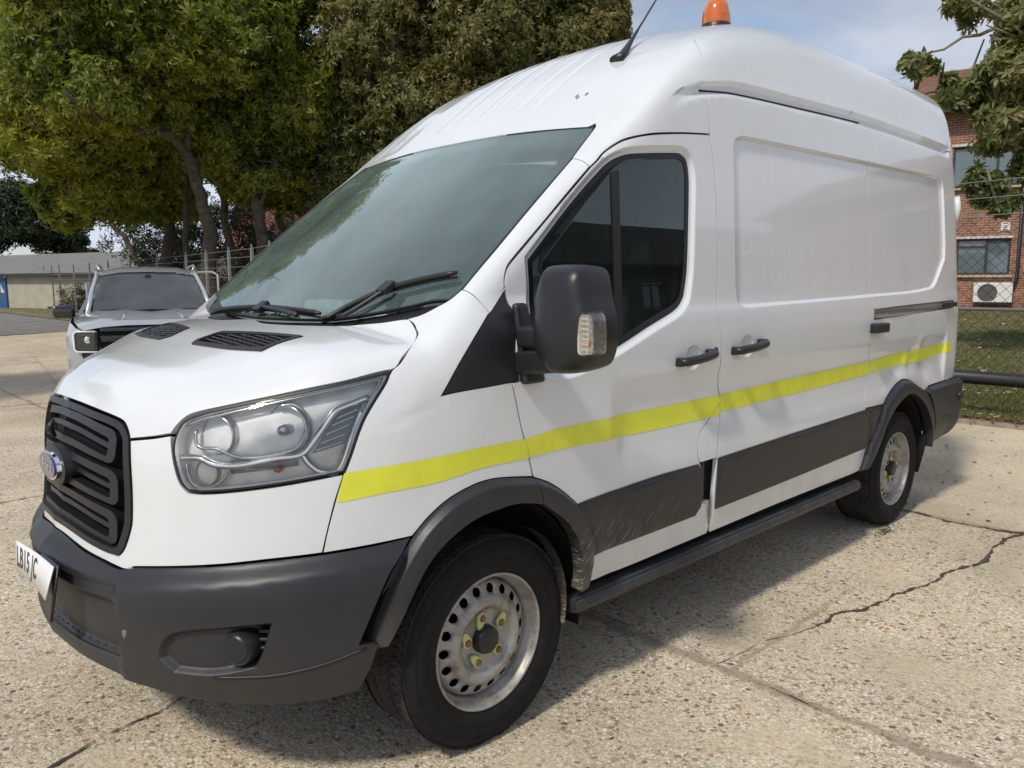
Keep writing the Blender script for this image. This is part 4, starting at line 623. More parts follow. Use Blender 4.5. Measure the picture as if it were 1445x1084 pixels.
hp=h.build('plate_backing',M['dark'],van,smooth=True); sm_=hp.modifiers.new('t','SOLIDIFY'); sm_.thickness=.006
# headlamps -------------------------------------------------
def mirror_of(o): c_=o.copy(); COL.objects.link(c_); c_.parent=o.parent; c_.scale=(1,-1,1); return c_
hl=tag(empty('headlamp'),None); hl.parent=van
HLi=inset(resample(HL,.012),.007)
panel('lamp_gasket',HL,'cyl',off(FE,-.002),M['seal'],hl,res=.01,gap=.0015,rim=.006,holes=[HLi],edge=.012)
panel('lamp_wall',inset(resample(HL,.012),.006),'cyl',off(FE,-.008),M['lampgrey'],hl,res=.01,gap=0,rim=.04,holes=[inset(resample(HL,.012),.011)],edge=.012)
panel('lamp_housing',inset(resample(HL,.02),.004),'cyl',off(FE,-.042),M['lampgrey'],hl,res=.02,gap=0,rim=0)
panel('lamp_lens',HLi,'cyl',off(FE,-.001),M['lens'],hl,res=.014,gap=.0005,rim=.006)
def deep(n_,d): 
    S,G=CY.solve(T2(n_) if isinstance(n_,str) else np.array(n_),F); return [Vector(s)-Vector(g)*d for s,g in zip(S,G)],[Vector(g) for g in G]
def lamp_bar(n_,r,d,mat,name='chrome_trim',flat=1,samp=.012,closed=False):
    P2=resample(T2(n_),samp,closed,corner=75); S,G=CY.solve(P2,F); pts=[Vector(s)-Vector(g)*d for s,g in zip(S,G)]
    return MB().tube(pts,r,8,flat=flat).build(name,mat,hl,smooth=True)
lamp_bar('bar1',.010,.018,M['chrome']); lamp_bar('bar2',.010,.02,M['chrome'])
pk_=simple('lamp_pocket_grey',(.22,.225,.23),.3,.2)
LVq=CY.to2([TR['louv']['pts'][i] for i in (0,8,9,1)]); ctr_=LVq.mean(0); panel('lamp_pocket',ctr_+(LVq-ctr_)*1.25,'cyl',off(FE,-.036),pk_,hl,res=.02,gap=0,rim=0)
bw_=CY.to2([TR['hlpts']['pts'][i] for i in (4,5)]); panel('lamp_pocket',[tuple(bw_[0]+[-.045,-.022]),tuple(bw_[1]+[-.02,-.012]),tuple(bw_[1]+[-.02,.016]),tuple(bw_[0]+[-.045,.018])],'cyl',off(FE,-.038),pk_,hl,res=.02,gap=0,rim=0); lamp_bar('bar3',.0055,.022,M['silver']); lamp_bar('bar4',.0050,.022,M['silver']); lamp_bar('edge1',.004,.012,M['silver'])
C5,G5=deep('hlpts',.030)
def bowl(c_,r,dep,mat,name,d=Vector((-.90,-.42,.05)),rim=True,n=36):
    R=d.normalized().to_track_quat('Z','Y').to_matrix(); m=MB(); pr=[(r*math.sin(a),-dep*math.cos(a)) for a in np.linspace(0,math.pi/2,9)]
    m.lathe(pr,'z',n); m.v=[tuple(R@Vector(v)+c_) for v in m.v]; b=m.build(name,mat,hl,smooth=True)
    if rim:
        m=MB().lathe([(r*.97,-.004),(r,.003),(r*1.06,.004),(r*1.10,-.004),(r*1.10,-.02)],'z',n); m.v=[tuple(R@Vector(v)+c_) for v in m.v]; m.build('reflector_ring',M['silver'],b,smooth=True)
    return b
b1=bowl(C5[0]+Vector((.006,.004,0)),.062,.040,M['chrome'],'main_reflector')
R=Vector((-.90,-.42,.05)).normalized().to_track_quat('Z','Y').to_matrix()
m=MB().lathe([(0,.022),(.012,.020),(.016,.010),(.016,-.03)],'z',20); m.v=[tuple(R@Vector(v)+C5[0]) for v in m.v]; m.build('bulb_shield',M['silver'],b1,smooth=True)
bowl(C5[1]+Vector((.004,.004,-.002)),.050,.036,M['softsilver'],'dip_reflector')
bowl(C5[2]+Vector((.004,.004,0)),.034,.03,M['softsilver'],'side_light_reflector')
# indicator: ribbed clear block with an orange bulb
u0=CY.to2([list(C5[4]),list(C5[5])]); 
for k in range(9):
    a=C5[4].lerp(C5[3],k/9.); MB().box(a+Vector((.0,.0,.0)),(.004,.006,.030),R).build('indicator_rib',M['softsilver'],hl)
m=MB().lathe([(0,.014),(.007,.012),(.010,.004),(.009,-.008),(0,-.012)],'z',16); m.v=[tuple(R@Vector(v)+C5[3]-Vector(G5[3])*(-.008)) for v in m.v]; m.build('indicator_bulb',M['amber'],hl,smooth=True)
LV,_=deep('louv',.026)
for k in range(0,10,2):
    a,b_=LV[k],LV[k+1]; MB().tube([a,b_],.0035,6).build('drl_louvre',M['silver'],hl)
c_=copy_tree(hl,van); c_.scale=(1,-1,1)
# windscreen, black border, cowl --------------------------------------------
hr_=[(p[0],p[1]) for p in TR['windscreen']['pts'] if p[1]<-.03]
wsH=[(.765,0),(.785,-.25),(.815,-.44),(.86,-.60),(.905,-.72),(.935,-.785)]+[q for q in hr_ if q[0]>.94]+[(1.70,0)]
cwH=[(.70,0),(.71,-.25),(.735,-.44),(.79,-.60),(.84,-.74),(.885,-.81),(.955,-.80),(.925,-.72),(.88,-.60),(.835,-.44),(.805,-.25),(.785,0)]
panel('cowl',np.array(cwH+[(a,-b) for a,b in cwH[::-1] if b<-.001]),'top',lambda P:F(P)+.020,M['dark'],van,res=.03,gap=0,rim=0,mirror=False)
ws2=np.array(wsH+[(a,-b) for a,b in wsH[::-1] if b<-.001])
panel('windscreen',ws2,'top',off(FE,-.004),M['wglass'],van,res=.04,gap=.003,rim=.004)
fiH=[(.825,0),(.845,-.37),(.88,-.60),(.925,-.735),(1.0,-.80),(1.56,-.75),(1.60,-.725),(1.605,-.66),(1.59,-.5),(1.575,-.27),(1.53,-.15),(1.43,-.08),(1.42,0)]
fi2=np.array(fiH+[(a,-b) for a,b in fiH[::-1] if b<-.001])
panel('windscreen_border',ws2,'top',off(FE,-.008),M['seal'],van,res=.04,gap=.003,rim=0,holes=[fi2])
panel('windscreen_seal',ws2,'top',off(FE,-.0005),M['seal'],van,res=.02,gap=.0005,rim=.008,holes=[inset(resample(ws2,.02),.007)],edge=.02)
# wipers
def wiper(n_,na,hub):
    w=empty('wiper'); w.parent=van
    S,G=Chart('top').solve(resample([(p[0],p[1]) for p in TR[n_]['pts']],.04,False),FE); pts=[Vector(s)+Vector(g)*.018 for s,g in zip(S,G)]
    MB().tube(pts,[.006]+[.010]*(len(pts)-2)+[.006],6).build('wiper_blade',M['seal'],w,smooth=True)
    MB().tube([p-Vector((0,0,.013)) for p in pts],.004,4).build('wiper_rubber',M['rubber'],w)
    S,G=Chart('top').solve(resample([(p[0],p[1]) for p in TR[na]['pts']],.04,False),FE); pa=[Vector(s)+Vector(g)*.03 for s,g in zip(S,G)]
    MB().tube(pa,.009,6).build('wiper_arm',M['dark'],w,smooth=True)
    MB().box(pa[-1]-Vector((0,0,.004)),(.055,.05,.022),Matrix.Rotation(-.6,3,'Y')).build('wiper_hinge',M['dark'],w,bevel=.004)
wiper('wiper1','wiper1arm',0); wiper('wiper2','wiper2arm',0)
# side window --------------------------------------------
W2=T2('windowseal')
for s in (1,-1):
    g1=panel('window_seal',W2,'side',off(FE,-.002),M['seal'],van,res=.02,gap=.0,rim=.02,holes=[inset(resample(W2,.015),.020)],edge=.015)
    g2=panel('side_window',inset(resample(W2,.02),.016),'side',lambda P:np.abs(P[...,1])-(.981-.0773*(P[...,2]-1.2)-TAP(P[...,0])),M['sglass'],van,res=.05,gap=0,rim=.004)
    g3=panel('window_divider',[(1.604,1.19),(1.615,1.45),(1.627,1.86),(1.669,1.875),(1.655,1.45),(1.644,1.19)],'side',lambda P:np.abs(P[...,1])-(.986-.0773*(P[...,2]-1.2)-TAP(P[...,0])),M['seal'],van,res=.03,gap=0,rim=.02)
    if s==-1:
        for g_ in (g1,g2,g3): g_.scale=(1,-1,1)
# black fixing area where the door cladding piece is missing
panel('hinge_cover_gap',[(2.095,.748),(2.20,.775),(2.205,.62),(2.19,.545),(2.12,.535),(2.115,.60),(2.115,.70)],'side',lambda P:F(P)+.03,M['black'],van,res=.02,gap=0,rim=0)
for x,z,w,h_ in ((2.135,.725,.05,.05),(2.165,.665,.045,.03),(2.155,.605,.04,.04),(2.185,.70,.02,.10)):
    MB().box((x,-.975,z),(w,.012,h_)).build('fixing_bracket',M['dark'],van,bevel=.004)
for x,z in ((2.128,.735),(2.15,.60)):
    MB().lathe([(0,-.985),(.012,-.985),(.013,-.975)],'y',12,(x,0,z)).build('fixing_bolt',M['seal'],van,smooth=True)
# handles
def handle(x,z,Lh,y=-1.004,tilt=.02):
    pts=[];n=12
    for i in range(n+1):
        t=i/n; q=math.sin(math.pi*t); pts.append((x-Lh/2+Lh*t,y-.020-.022*q**.6,z-.010+.020*t))
    m=MB().tube(pts,[.013]+[.0175]*(n-1)+[.016],10); o=m.build('door_handle',M['dark'],van,smooth=True)
    MB().box((x-Lh/2+.012,y-.008,z-.010),(.035,.035,.034)).build('handle_foot',M['dark'],o,bevel=.006)
    MB().box((x+Lh/2-.018,y-.010,z+.008),(.050,.040,.040)).build('handle_foot',M['dark'],o,bevel=.008)
    return o
h1=handle(2.065,1.185,.235); h2=handle(2.465,1.203,.245)
for o in (h1,h2):
    c2=copy_tree(o,van); c2.scale=(1,-1,1)
MB().box((3.805,-1.025,1.222),(.155,.05,.052)).build('door_stop_cover',M['dark'],van,bevel=.008)
MB().lathe([(0,-1.0115),(.010,-1.0115),(.012,-1.004)],'y',14,(2.215,0,1.205)).build('lock_cylinder',M['seal'],van,smooth=True)
# rust line below the stop cover
m=MB(); zl=np.linspace(1.19,.84,16); rng=np.random.default_rng(3); pv=None
gapx=resample([(p[0],p[2]) for p in TR['slider']['pts'][16:22]],.02,False)
S,G=Chart('side').solve(gapx+[.004,0],FE); pts=[Vector(s)+Vector(g)*.0005 for s,g in zip(S,G)]
MB().tube(pts,[.0025+.0025*rng.random() for _ in pts],5).build('rust_streak',M['rust'],van,smooth=True)
# sill step bar
m=MB(); prof=[(-.955,.395),(-.992,.392),(-1.008,.380),(-1.014,.360),(-1.006,.342),(-.97,.334),(-.94,.336)]
xs=[1.375,1.39,3.69,3.71]; sc=[.9,1,1,.85]
for x,s_ in zip(xs,sc):
    for y,z in prof: m.v.append((x,-.98+(y+.98)*s_,.36+(z-.36)*s_))
k=len(prof)
for i in range(3):
    for j in range(k-1): a=i*k+j; m.f.append((a,a+1,a+k+1,a+k))
m.f.append(tuple(range(k))); m.f.append(tuple(range(3*k,4*k))[::-1])
sill=m.build('sill_step',simple('sill_plastic',(.035,.036,.038),.5,noise=.35,nscale=12,bump=.2),van,auto=25); c2=sill.copy(); COL.objects.link(c2); c2.parent=van; c2.scale=(1,-1,1)
MB().tube([(1.38,-1.000,.388),(3.70,-1.000,.388)],.003,6).build('sill_ridge',M['dark'],van)
# front mud liner and rear flap
def sheet(name,pts,mat,th=.006,parent=van):
    o=MB().add(pts,[tuple(range(len(pts)))]).build(name,mat,parent); s_=o.modifiers.new('t','SOLIDIFY'); s_.thickness=th; return o
lin=MB(); 
def arc(cx,cz,r,a0,a1,y0,y1,n=26,mat=M['black'],name='arch_liner'):
    m=MB()
    for i in range(n+1):
        a=math.radians(a0+(a1-a0)*i/n); 
        for y in (y0,y1): m.v.append((cx-r*math.cos(a),y,cz+r*math.sin(a)))
    for i in range(n): m.f.append((2*i,2*i+1,2*i+3,2*i+2))
    o=m.build(name,mat,van,smooth=True); return o
for s in (-1,1):
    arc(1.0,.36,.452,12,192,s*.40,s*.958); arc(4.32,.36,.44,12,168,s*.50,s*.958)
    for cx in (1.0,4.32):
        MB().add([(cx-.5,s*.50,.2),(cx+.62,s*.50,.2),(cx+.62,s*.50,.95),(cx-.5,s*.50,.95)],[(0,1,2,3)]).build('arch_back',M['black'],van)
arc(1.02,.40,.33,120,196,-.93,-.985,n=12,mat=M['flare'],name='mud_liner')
MB().tube([(4.70,-.90,.50),(4.705,-.90,.40),(4.68,-.90,.26)],[.10,.09,.07],12,flat=.18).build('mud_flap',M['rubber'],van,smooth=True)
# underbody and interior ------------------------------------
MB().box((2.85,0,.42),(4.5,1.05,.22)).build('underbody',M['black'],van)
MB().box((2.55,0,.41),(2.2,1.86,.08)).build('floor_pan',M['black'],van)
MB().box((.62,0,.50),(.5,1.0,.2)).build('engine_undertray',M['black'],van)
blk=MB().box((2.33,0,1.35),(.04,1.76,1.5)); blk.build('bulkhead',simple('bulkhead_panel',(.50,.53,.53),.6,noise=.15),van)
MB().box((2.25,0,.62),(.9,1.80,.35)).build('seat_base',M['interior'],van,bevel=.03)
for y,w in ((.52,.5),(-.20,.42),(-.62,.42)):
    s_=empty('cab_seat'); s_.parent=van
    MB().box((1.85,y,.86),(.52,w,.16)).build('seat_cushion',M['seat'],s_,bevel=.05,seg=3)
    MB().box((2.10,y,1.20),(.14,w-.02,.62),Matrix.Rotation(.22,3,'Y')).build('seat_back',M['seat'],s_,bevel=.05,seg=3)
    MB().box((2.18,y,1.60),(.10,.28,.20),Matrix.Rotation(.15,3,'Y')).build('headrest',M['seat'],s_,bevel=.04,seg=3)
d=MB(); dp=[(.88,1.28),(1.02,1.34),(1.25,1.345),(1.36,1.28),(1.40,1.05),(1.42,.95)]
for y in (-.86,.86):
    for x,z in dp: d.v.append((x,y,z))
for i in range(5): d.f.append((i,i+1,i+7,i+6))
d.build('dashboard',simple('dash_plastic',(.32,.35,.35),.6,noise=.2),van,bevel=.01)
MB().box((1.32,.42,1.37),(.14,.34,.07)).build('instrument_hood',M['interior'],van,bevel=.03,seg=3)
MB().tube([(1.10,-.05,1.355),(1.12,-.18,1.36),(1.10,-.32,1.355)],.012,6).build('paper_on_dash',simple('paper',(.6,.6,.58),.8),van)
sw=MB(); R2=Matrix.Rotation(-.95,3,'Y'); pts=[R2@Vector((.19*math.cos(t),.19*math.sin(t),0))+Vector((1.50,.42,1.30)) for t in np.linspace(0,2*math.pi,33)]
sw.tube(pts,.014,8,cap=False); sto=sw.build('steering_wheel',M['dark'],van,smooth=True)
MB().box((1.50,.42,1.30),(.05,.12,.12),R2).build('wheel_hub',M['dark'],sto,bevel=.02)
MB().box((1.50,.42,1.30),(.02,.34,.03),R2).build('wheel_spoke',M['dark'],sto,bevel=.005)
roofliner=panel('headlining',[(1.62,-.70),(2.25,-.70),(2.25,.70),(1.62,.70)],'top',off(F,-.06),simple('headlining_cloth',(.40,.41,.40),.9),van,res=.1,gap=0,rim=0)
for s in (-1,1): MB().tube([(2.20,s*.80,2.0),(2.16,s*.84,1.5),(2.12,s*.85,1.1)],[.012,.016,.02],6,flat=.3).build('seat_belt',simple('belt_web',(.25,.26,.25),.8),van)
# mirrors ------------------------------------------------
def rim_loft(out,prof,x0,name,mat,parent,cen=None):
    """stack scaled copies of an outline (y,z) at x offsets"""
    P=resample([(p[1],p[2]) for p in out],.015,corner=80); c_=P.mean(0) if cen is None else np.array(cen); m=MB(); n=len(P)
    for s_,dx in prof:
        for p in P: q=c_+(p-c_)*s_; m.v.append((x0+dx,q[0],q[1]))
    for i in range(len(prof)-1):
        for k in range(n): a=i*n+k;b=i*n+(k+1)%n; m.f.append((a,b,b+n,a+n))
    m.f.append(tuple(range(n))); m.f.append(tuple(range((len(prof)-1)*n,len(prof)*n))[::-1])
    return m.build(name,mat,parent,auto=35)
mir=empty('door_mirror'); mir.parent=van
mq=lambda L_: [(p[0],-1.09+(p[1]+1.09)*.77,p[2]) for p in L_]
MO=mq(TR['mir_out']['pts'])
rim_loft(MO,[(.02,-.052),(.35,-.051),(.62,-.047),(.76,-.041),(.86,-.033),(.925,-.022),(.965,-.010),(.99,.006),(1.0,.026),(.998,.06),(.975,.100),(.93,.104)],1.10,'mirror_shell',simple('mirror_plastic',(.013,.014,.017),.38,bump=.15,bscale=500),mir)
rim_loft(MO,[(.86,.08),(.86,.106)],1.10,'mirror_glass',M['chrome'],mir)
ML_=[(p[0],-1.334+(p[1]+1.41)*.48,p[2]) for p in TR['mir_lens']['pts']]
rim_loft(ML_,[(.90,-.012),(.97,-.008),(1.0,.0),(1.0,.060)],1.068,'indicator_lens',M['lens'],mir)
rim_loft(ML_,[(.90,.0),(.90,.055)],1.074,'indicator_back',simple('lamp_white',(.50,.48,.43),.25,.5,noise=.35,nscale=90),mir)
MB().lathe([(0,-.004),(.012,-.002),(.010,.004)],'x',14,(1.068,-1.312,1.318)).build('indicator_bulb',M['amber'],mir,smooth=True)
for k in range(7): MB().box((1.066,-1.308,1.385-.014*k),(.004,.026,.003)).build('lens_rib',M['softsilver'],mir)
# arm: two stacked arms from the door to the shell
m=MB(); 
for x,y0,y1,z0,z1,dy in ((1.095,-1.27,-1.0,1.285,1.352,.0),):
    m.box(((x+.04),(y0+y1)/2,(z0+z1)/2),(.085,abs(y1-y0),z1-z0))
m.build('mirror_arm',M['dark'],mir,bevel=.014,seg=3)
MB().box((1.145,-1.07,1.245),(.09,.17,.075),Matrix.Rotation(-.12,3,'X')).build('mirror_arm',M['dark'],mir,bevel=.014,seg=3)
MB().add([(1.11,-.962,1.42),(1.19,-.955,1.42),(1.24,-.99,1.17),(1.11,-1.0,1.17),(1.11,-.99,1.42),(1.16,-.985,1.42),(1.20,-1.03,1.17),(1.11,-1.035,1.17)],[(0,1,2,3),(4,7,6,5),(0,4,5,1),(3,2,6,7),(0,3,7,4),(1,5,6,2)]).build('mirror_foot',M['dark'],mir,bevel=.012,seg=2)
# bonnet vents ------------------------------------------------
vt=Chart('hood').to2(TR['vent']['pts'])
vent=empty('bonnet_vent'); vent.parent=van
vin=inset(resample(vt,.02),.018)
panel('vent_frame',vt,'hood',off(FE,.004),M['dark'],vent,res=.012,gap=0,rim=.02,holes=[vin],edge=.012)
panel('vent_well',inset(resample(vt,.03),.01),'hood',off(FE,-.014),M['black'],vent,res=.05,gap=0,rim=0)
def clipline(p,q,poly):
    ts=np.linspace(0,1,160); P=np.array(p)+(np.array(q)-np.array(p))*ts[:,None]; _,ins=polydist(P[:,0],P[:,1],poly)
    if ins.sum()<3: return None
    t=ts[ins]; return P[ins][0],P[ins][-1]
lo,hi=vin.min(0),vin.max(0)
for k in range(7):
    f_=(k+.7)/7.4; u=lo[0]+(hi[0]-lo[0])*f_; r=clipline((u-.012,lo[1]),(u+.012,hi[1]),vin)
    if r is not None:
        S,G=Chart('hood').solve(resample(list(r),.05,False),FE); MB().tube([Vector(s)+Vector(g)*-.002 for s,g in zip(S,G)],.0032,4).build('vent_slat',M['dark'],vent)
for k in range(3):
    v=lo[1]+(hi[1]-lo[1])*(k+1)/4; r=clipline((lo[0],v-.01),(hi[0],v+.02),vin)
    if r is not None:
        S,G=Chart('hood').solve(resample(list(r),.05,False),FE); MB().tube([Vector(s)+Vector(g)*-.001 for s,g in zip(S,G)],.0030,4).build('vent_bar',M['dark'],vent)
cv=copy_tree(vent,van); cv.scale=(1,-1,1)
# roof: aerial and beacon ---------------------------------------------------
ae=empty('roof_aerial'); ae.parent=van
B_=Vector(onbody(2.17,-.53)); tip=Vector((2.50,-.50,2.78)); dr=(tip-B_).normalized()
MB().tube([B_+Vector((-.03,0,-.01)),B_+dr*.03,B_+dr*.12,B_+dr*.20],[.034,.024,.012,.007],10,flat=.6).build('aerial_base',M['dark'],ae,smooth=True)
MB().tube([B_+dr*.19,B_+dr*.55],[.0045,.003],6).build('aerial_rod',M['dark'],ae,smooth=True)
bz=onbody(3.07,-.42)[2]
be=tag(empty('warning_beacon',(3.07,-.42,bz-.01)),None); be.parent=van
MB().lathe([(0,0),(.075,0),(.077,.02),(.074,.05),(.070,.055)],'z',40).build('beacon_base',M['dark'],be,auto=40)
pr=[(r_,.052+(z_-.052)*1.14) for r_,z_ in [(.071,.052),(.071,.06),(.0705,.075),(.069,.09),(.067,.105),(.063,.122),(.056,.138),(.045,.152),(.030,.162),(.014,.167),(0,.168)]]
MB().lathe(pr,'z',40).build('beacon_dome',M['beacon'],be,smooth=True)
MB().lathe([(0,.05),(.03,.055),(.02,.08),(.030,.125),(0,.14)],'z',16).build('beacon_lamp',simple('lamp_inner',(.7,.3,.1),.3),be,smooth=True)
MB().lathe([(.0702,.088),(.0708,.090),(.0692,.092)],'z',40).build('dome_ridge',M['beacon'],be,smooth=True)
# rust spots on the roof front
m=MB()
for dx,dy in ((0,0),(.02,-.03),(.012,.015)):
    a=onbody(1.90+dx,-.53+dy)
    Q_=[onbody(1.90+dx+.010*math.cos(t),-.53+dy+.006*math.sin(t)) for t in np.linspace(0,6.28,8)[:-1]]
    m.add([(p[0],p[1],p[2]+.0015) for p in Q_],[tuple(range(7))])
m.build('rust_chip',M['rust'],van)
# lettering on the side ------------------------------------------------------
def side_text(s,x,z,size,mat,name,sx=1,rise=0,off_=.0004):
    V,Fc=text_mesh(s,size,align='LEFT',sx=sx); Q_=np.array([(x+v[0],z+v[1]+rise*v[0]) for v in V]); S,G=Chart('side').solve(Q_,lambda P:F(P)+.016 if off_<.001 else FE(P)); 
    o=MB().add([tuple(a+g*off_) for a,g in zip(S,G)],Fc).build(name,mat,van,smooth=True); o.data.normals_split_custom_set_from_vertices([tuple(g) for g in G])
    o['kind']='stuff'
def _st(): pass
side_text('Delivering a safe',2.47,1.635,.150,M['ghost'],'ghost_lettering',sx=.93)
side_text('and secure gas supply',2.47,1.50,.150,M['ghost'],'ghost_lettering',sx=.93)
side_text('Front 52 psi MAX',.965,.905,.014,M['inkgrey'],'tyre_pressure_note')
side_text('Rear Single 70 psi',2.26,.822,.016,M['inkgrey'],'tyre_pressure_note')
# wheels --------------------------------------------------------
def make_wheel():
    w=empty('road_wheel')
    n=300; prof=[]
    # sidewall from bead to shoulder (y negative is outward)
    sw_=[(.218,.012),(.226,.0),(.245,-.010),(.275,-.016),(.300,-.013),(.320,-.004),(.333,.006)]
    MB().lathe(sw_+[(.338,.016)],'y',96).build('tyre_sidewall',M['rubber'],w,smooth=True)
    for r,y in ((.268,-.0155),(.306,-.0115)): MB().lathe([(r-.0012,y),(r,y-.0014),(r+.0012,y)],'y',96).build('sidewall_ring',M['rubber'],w,smooth=True)
    ys=np.linspace(.008,.226,45); m=MB(); nn=360
    for j,y in enumerate(ys):
        t=(y-.008)/.218; ed=min(t,1-t); crown=.345-.010*max(0,1-ed/.12)**2
        for k in range(nn):
            a=2*math.pi*k/nn; q=(k/nn*72+ (.9*math.sin(t*9) ))%1; rib=abs((t*5)%1-.5)<.10 if .12<t<.88 else False
            lat=(q<.16); r=crown-(.007 if rib else 0)-(.005 if (lat and not rib) else 0)
            m.v.append((r*math.cos(a),y,r*math.sin(a)))
    for j in range(len(ys)-1):
        for k in range(nn): a=j*nn+k;b=j*nn+(k+1)%nn; m.f.append((a,b,b+nn,a+nn))
    m.build('tyre_tread',M['treadrub'],w)
    MB().lathe([(.338,.016),(.345,.008)],'y',96).build('tyre_shoulder',M['treadrub'],w,smooth=True)
    MB().lathe([(.345,.226),(.32,.235),(.22,.22),(.2,.2)],'y',48).build('tyre_back',M['rubber'],w,smooth=True)
    rp=[(.221,.010),(.224,.002),(.222,-.003),(.217,-.003),(.214,.005),(.211,.020),(.206,.026),(.204,.036),(.199,.040),(.197,.058),(.195,.062),(.193,.090)]
    MB().lathe(rp,'y',96).build('rim_barrel',M['rim'],w,smooth=True)
    MB().lathe([(.193,.090),(.180,.2)],'y',48).build('rim_inner',M['rubber'],w,smooth=True)
    MB().lathe([(0,.12),(.19,.12)],'y',48).build('brake_back',M['black'],w)
    dy=pchip([0,.05,.088,.101,.112,.125,.138,.150,.180,.195],[.040,.040,.040,.036,.018,.012,.015,.030,.042,.068])
    lo=[(.195*math.cos(t),.195*math.sin(t)) for t in np.linspace(0,2*math.pi,97)[:-1]]
    holes=[[( .165*math.cos(a)+.0155*math.cos(t),.165*math.sin(a)+.0155*math.sin(t)) for t in np.linspace(0,2*math.pi,17)[:-1]] for a in [2*math.pi*k/18 for k in range(18)]]
    V2=list(lo); E=[(i,(i+1)%96) for i in range(96)]
    for h_ in holes:
        k=len(V2); V2+=h_; E+=[(k+i,k+(i+1)%16) for i in range(16)]
    g=[]
    for r in np.r_[np.arange(.01,.09,.012),np.arange(.09,.145,.006),.156,.177,.184,.190]:
        k=max(6,int(2*math.pi*r/.010)); g+=[(r*math.cos(t),r*math.sin(t)) for t in np.linspace(0,2*math.pi,k+1)[:-1]+r*7]
    for a in [2*math.pi*(k+.5)/18 for k in range(18)]:
        for r in (.158,.164,.170,.175): g.append((r*math.cos(a),r*math.sin(a)))
    g=np.array(g); ok=np.ones(len(g),bool)
    for a in [2*math.pi*k/18 for k in range(18)]: ok&=np.hypot(g[:,0]-.165*math.cos(a),g[:,1]-.165*math.sin(a))>.0175
    V2+= [tuple(p) for p in g[ok]]
    vo,_,fo,*_r=delaunay_2d_cdt([Vector((float(a),float(b))) for a,b in V2],E,[],0,1e-6)
    W=np.array([(v.x,v.y) for v in vo]); T_=np.array([f for f in fo if len(f)==3]); cn=W[T_].mean(1); ok=np.hypot(cn[:,0],cn[:,1])<.195
    for a in [2*math.pi*k/18 for k in range(18)]: ok&=np.hypot(cn[:,0]-.165*math.cos(a),cn[:,1]-.165*math.sin(a))>.0150
    yy=dy(np.hypot(W[:,0],W[:,1])); V=[(a,y,b) for (a,b),y in zip(W,yy)]
    dsk=MB().add(V,[tuple(t) for t in T_[ok]]).build('wheel_disc',M['rim'],w,smooth=True); so2=dsk.modifiers.new('t','SOLIDIFY'); so2.thickness=.004; so2.offset=0
    MB().lathe([(0,.004),(.034,.004),(.042,.008),(.046,.018),(.047,.044)],'y',32).build('centre_cap',M['dark'],w,auto=35)
    for k in range(5):
        a=math.radians(100+72*k); c_=(.076*math.cos(a),.076*math.sin(a))
        nu=MB().lathe([(0,.016),(.009,.016),(.013,.020),(.015,.044)],'y',6,(c_[0],0,c_[1])).build('wheel_nut',M['nut'],w)
        b_=a+math.radians([150,-60,-110,190,30][k]); m=MB(); pts=[]
        for t in np.linspace(0,2*math.pi,17)[:-1]:
            r=.0175+(.022*max(0,math.cos(t-b_))**7); pts.append((c_[0]+r*math.cos(t),c_[1]+r*math.sin(t)))
        inn=[(c_[0]+.0105*math.cos(t),c_[1]+.0105*math.sin(t)) for t in np.linspace(0,2*math.pi,17)[:-1]]
        for p in pts: m.v.append((p[0],.024,p[1]))
        for p in inn: m.v.append((p[0],.023,p[1]))
        for p in pts: m.v.append((p[0],.034,p[1]))
        for i in range(16):
            j=(i+1)%16; m.f.append((i,j,16+j,16+i)); m.f.append((j,i,32+i,32+j))
        m.build('nut_indicator',M['nutyellow'],nu)
    return w
wh=make_wheel(); wh.parent=van; wh.location=(1.023,-.957,.342); wh.rotation_euler=(0,0,0)
wr=copy_tree(wh,van); wr.location=(4.323,-.957,.342); wr.rotation_euler=(0,.5,0)
for x in (1.023,4.323):
    q_=copy_tree(wh,van); q_.location=(x,.957,.342); q_.rotation_euler=(0,0,math.pi)

S,G=Chart('side').solve(resample([(p[0],p[2]+.004) for p in TR['slider']['pts'][:4]],.03,False),FE)
MB().tube([Vector(s)+Vector(g)*.001 for s,g in zip(S,G)],.0045,6).build('door_top_gap',M['black'],van,smooth=True)
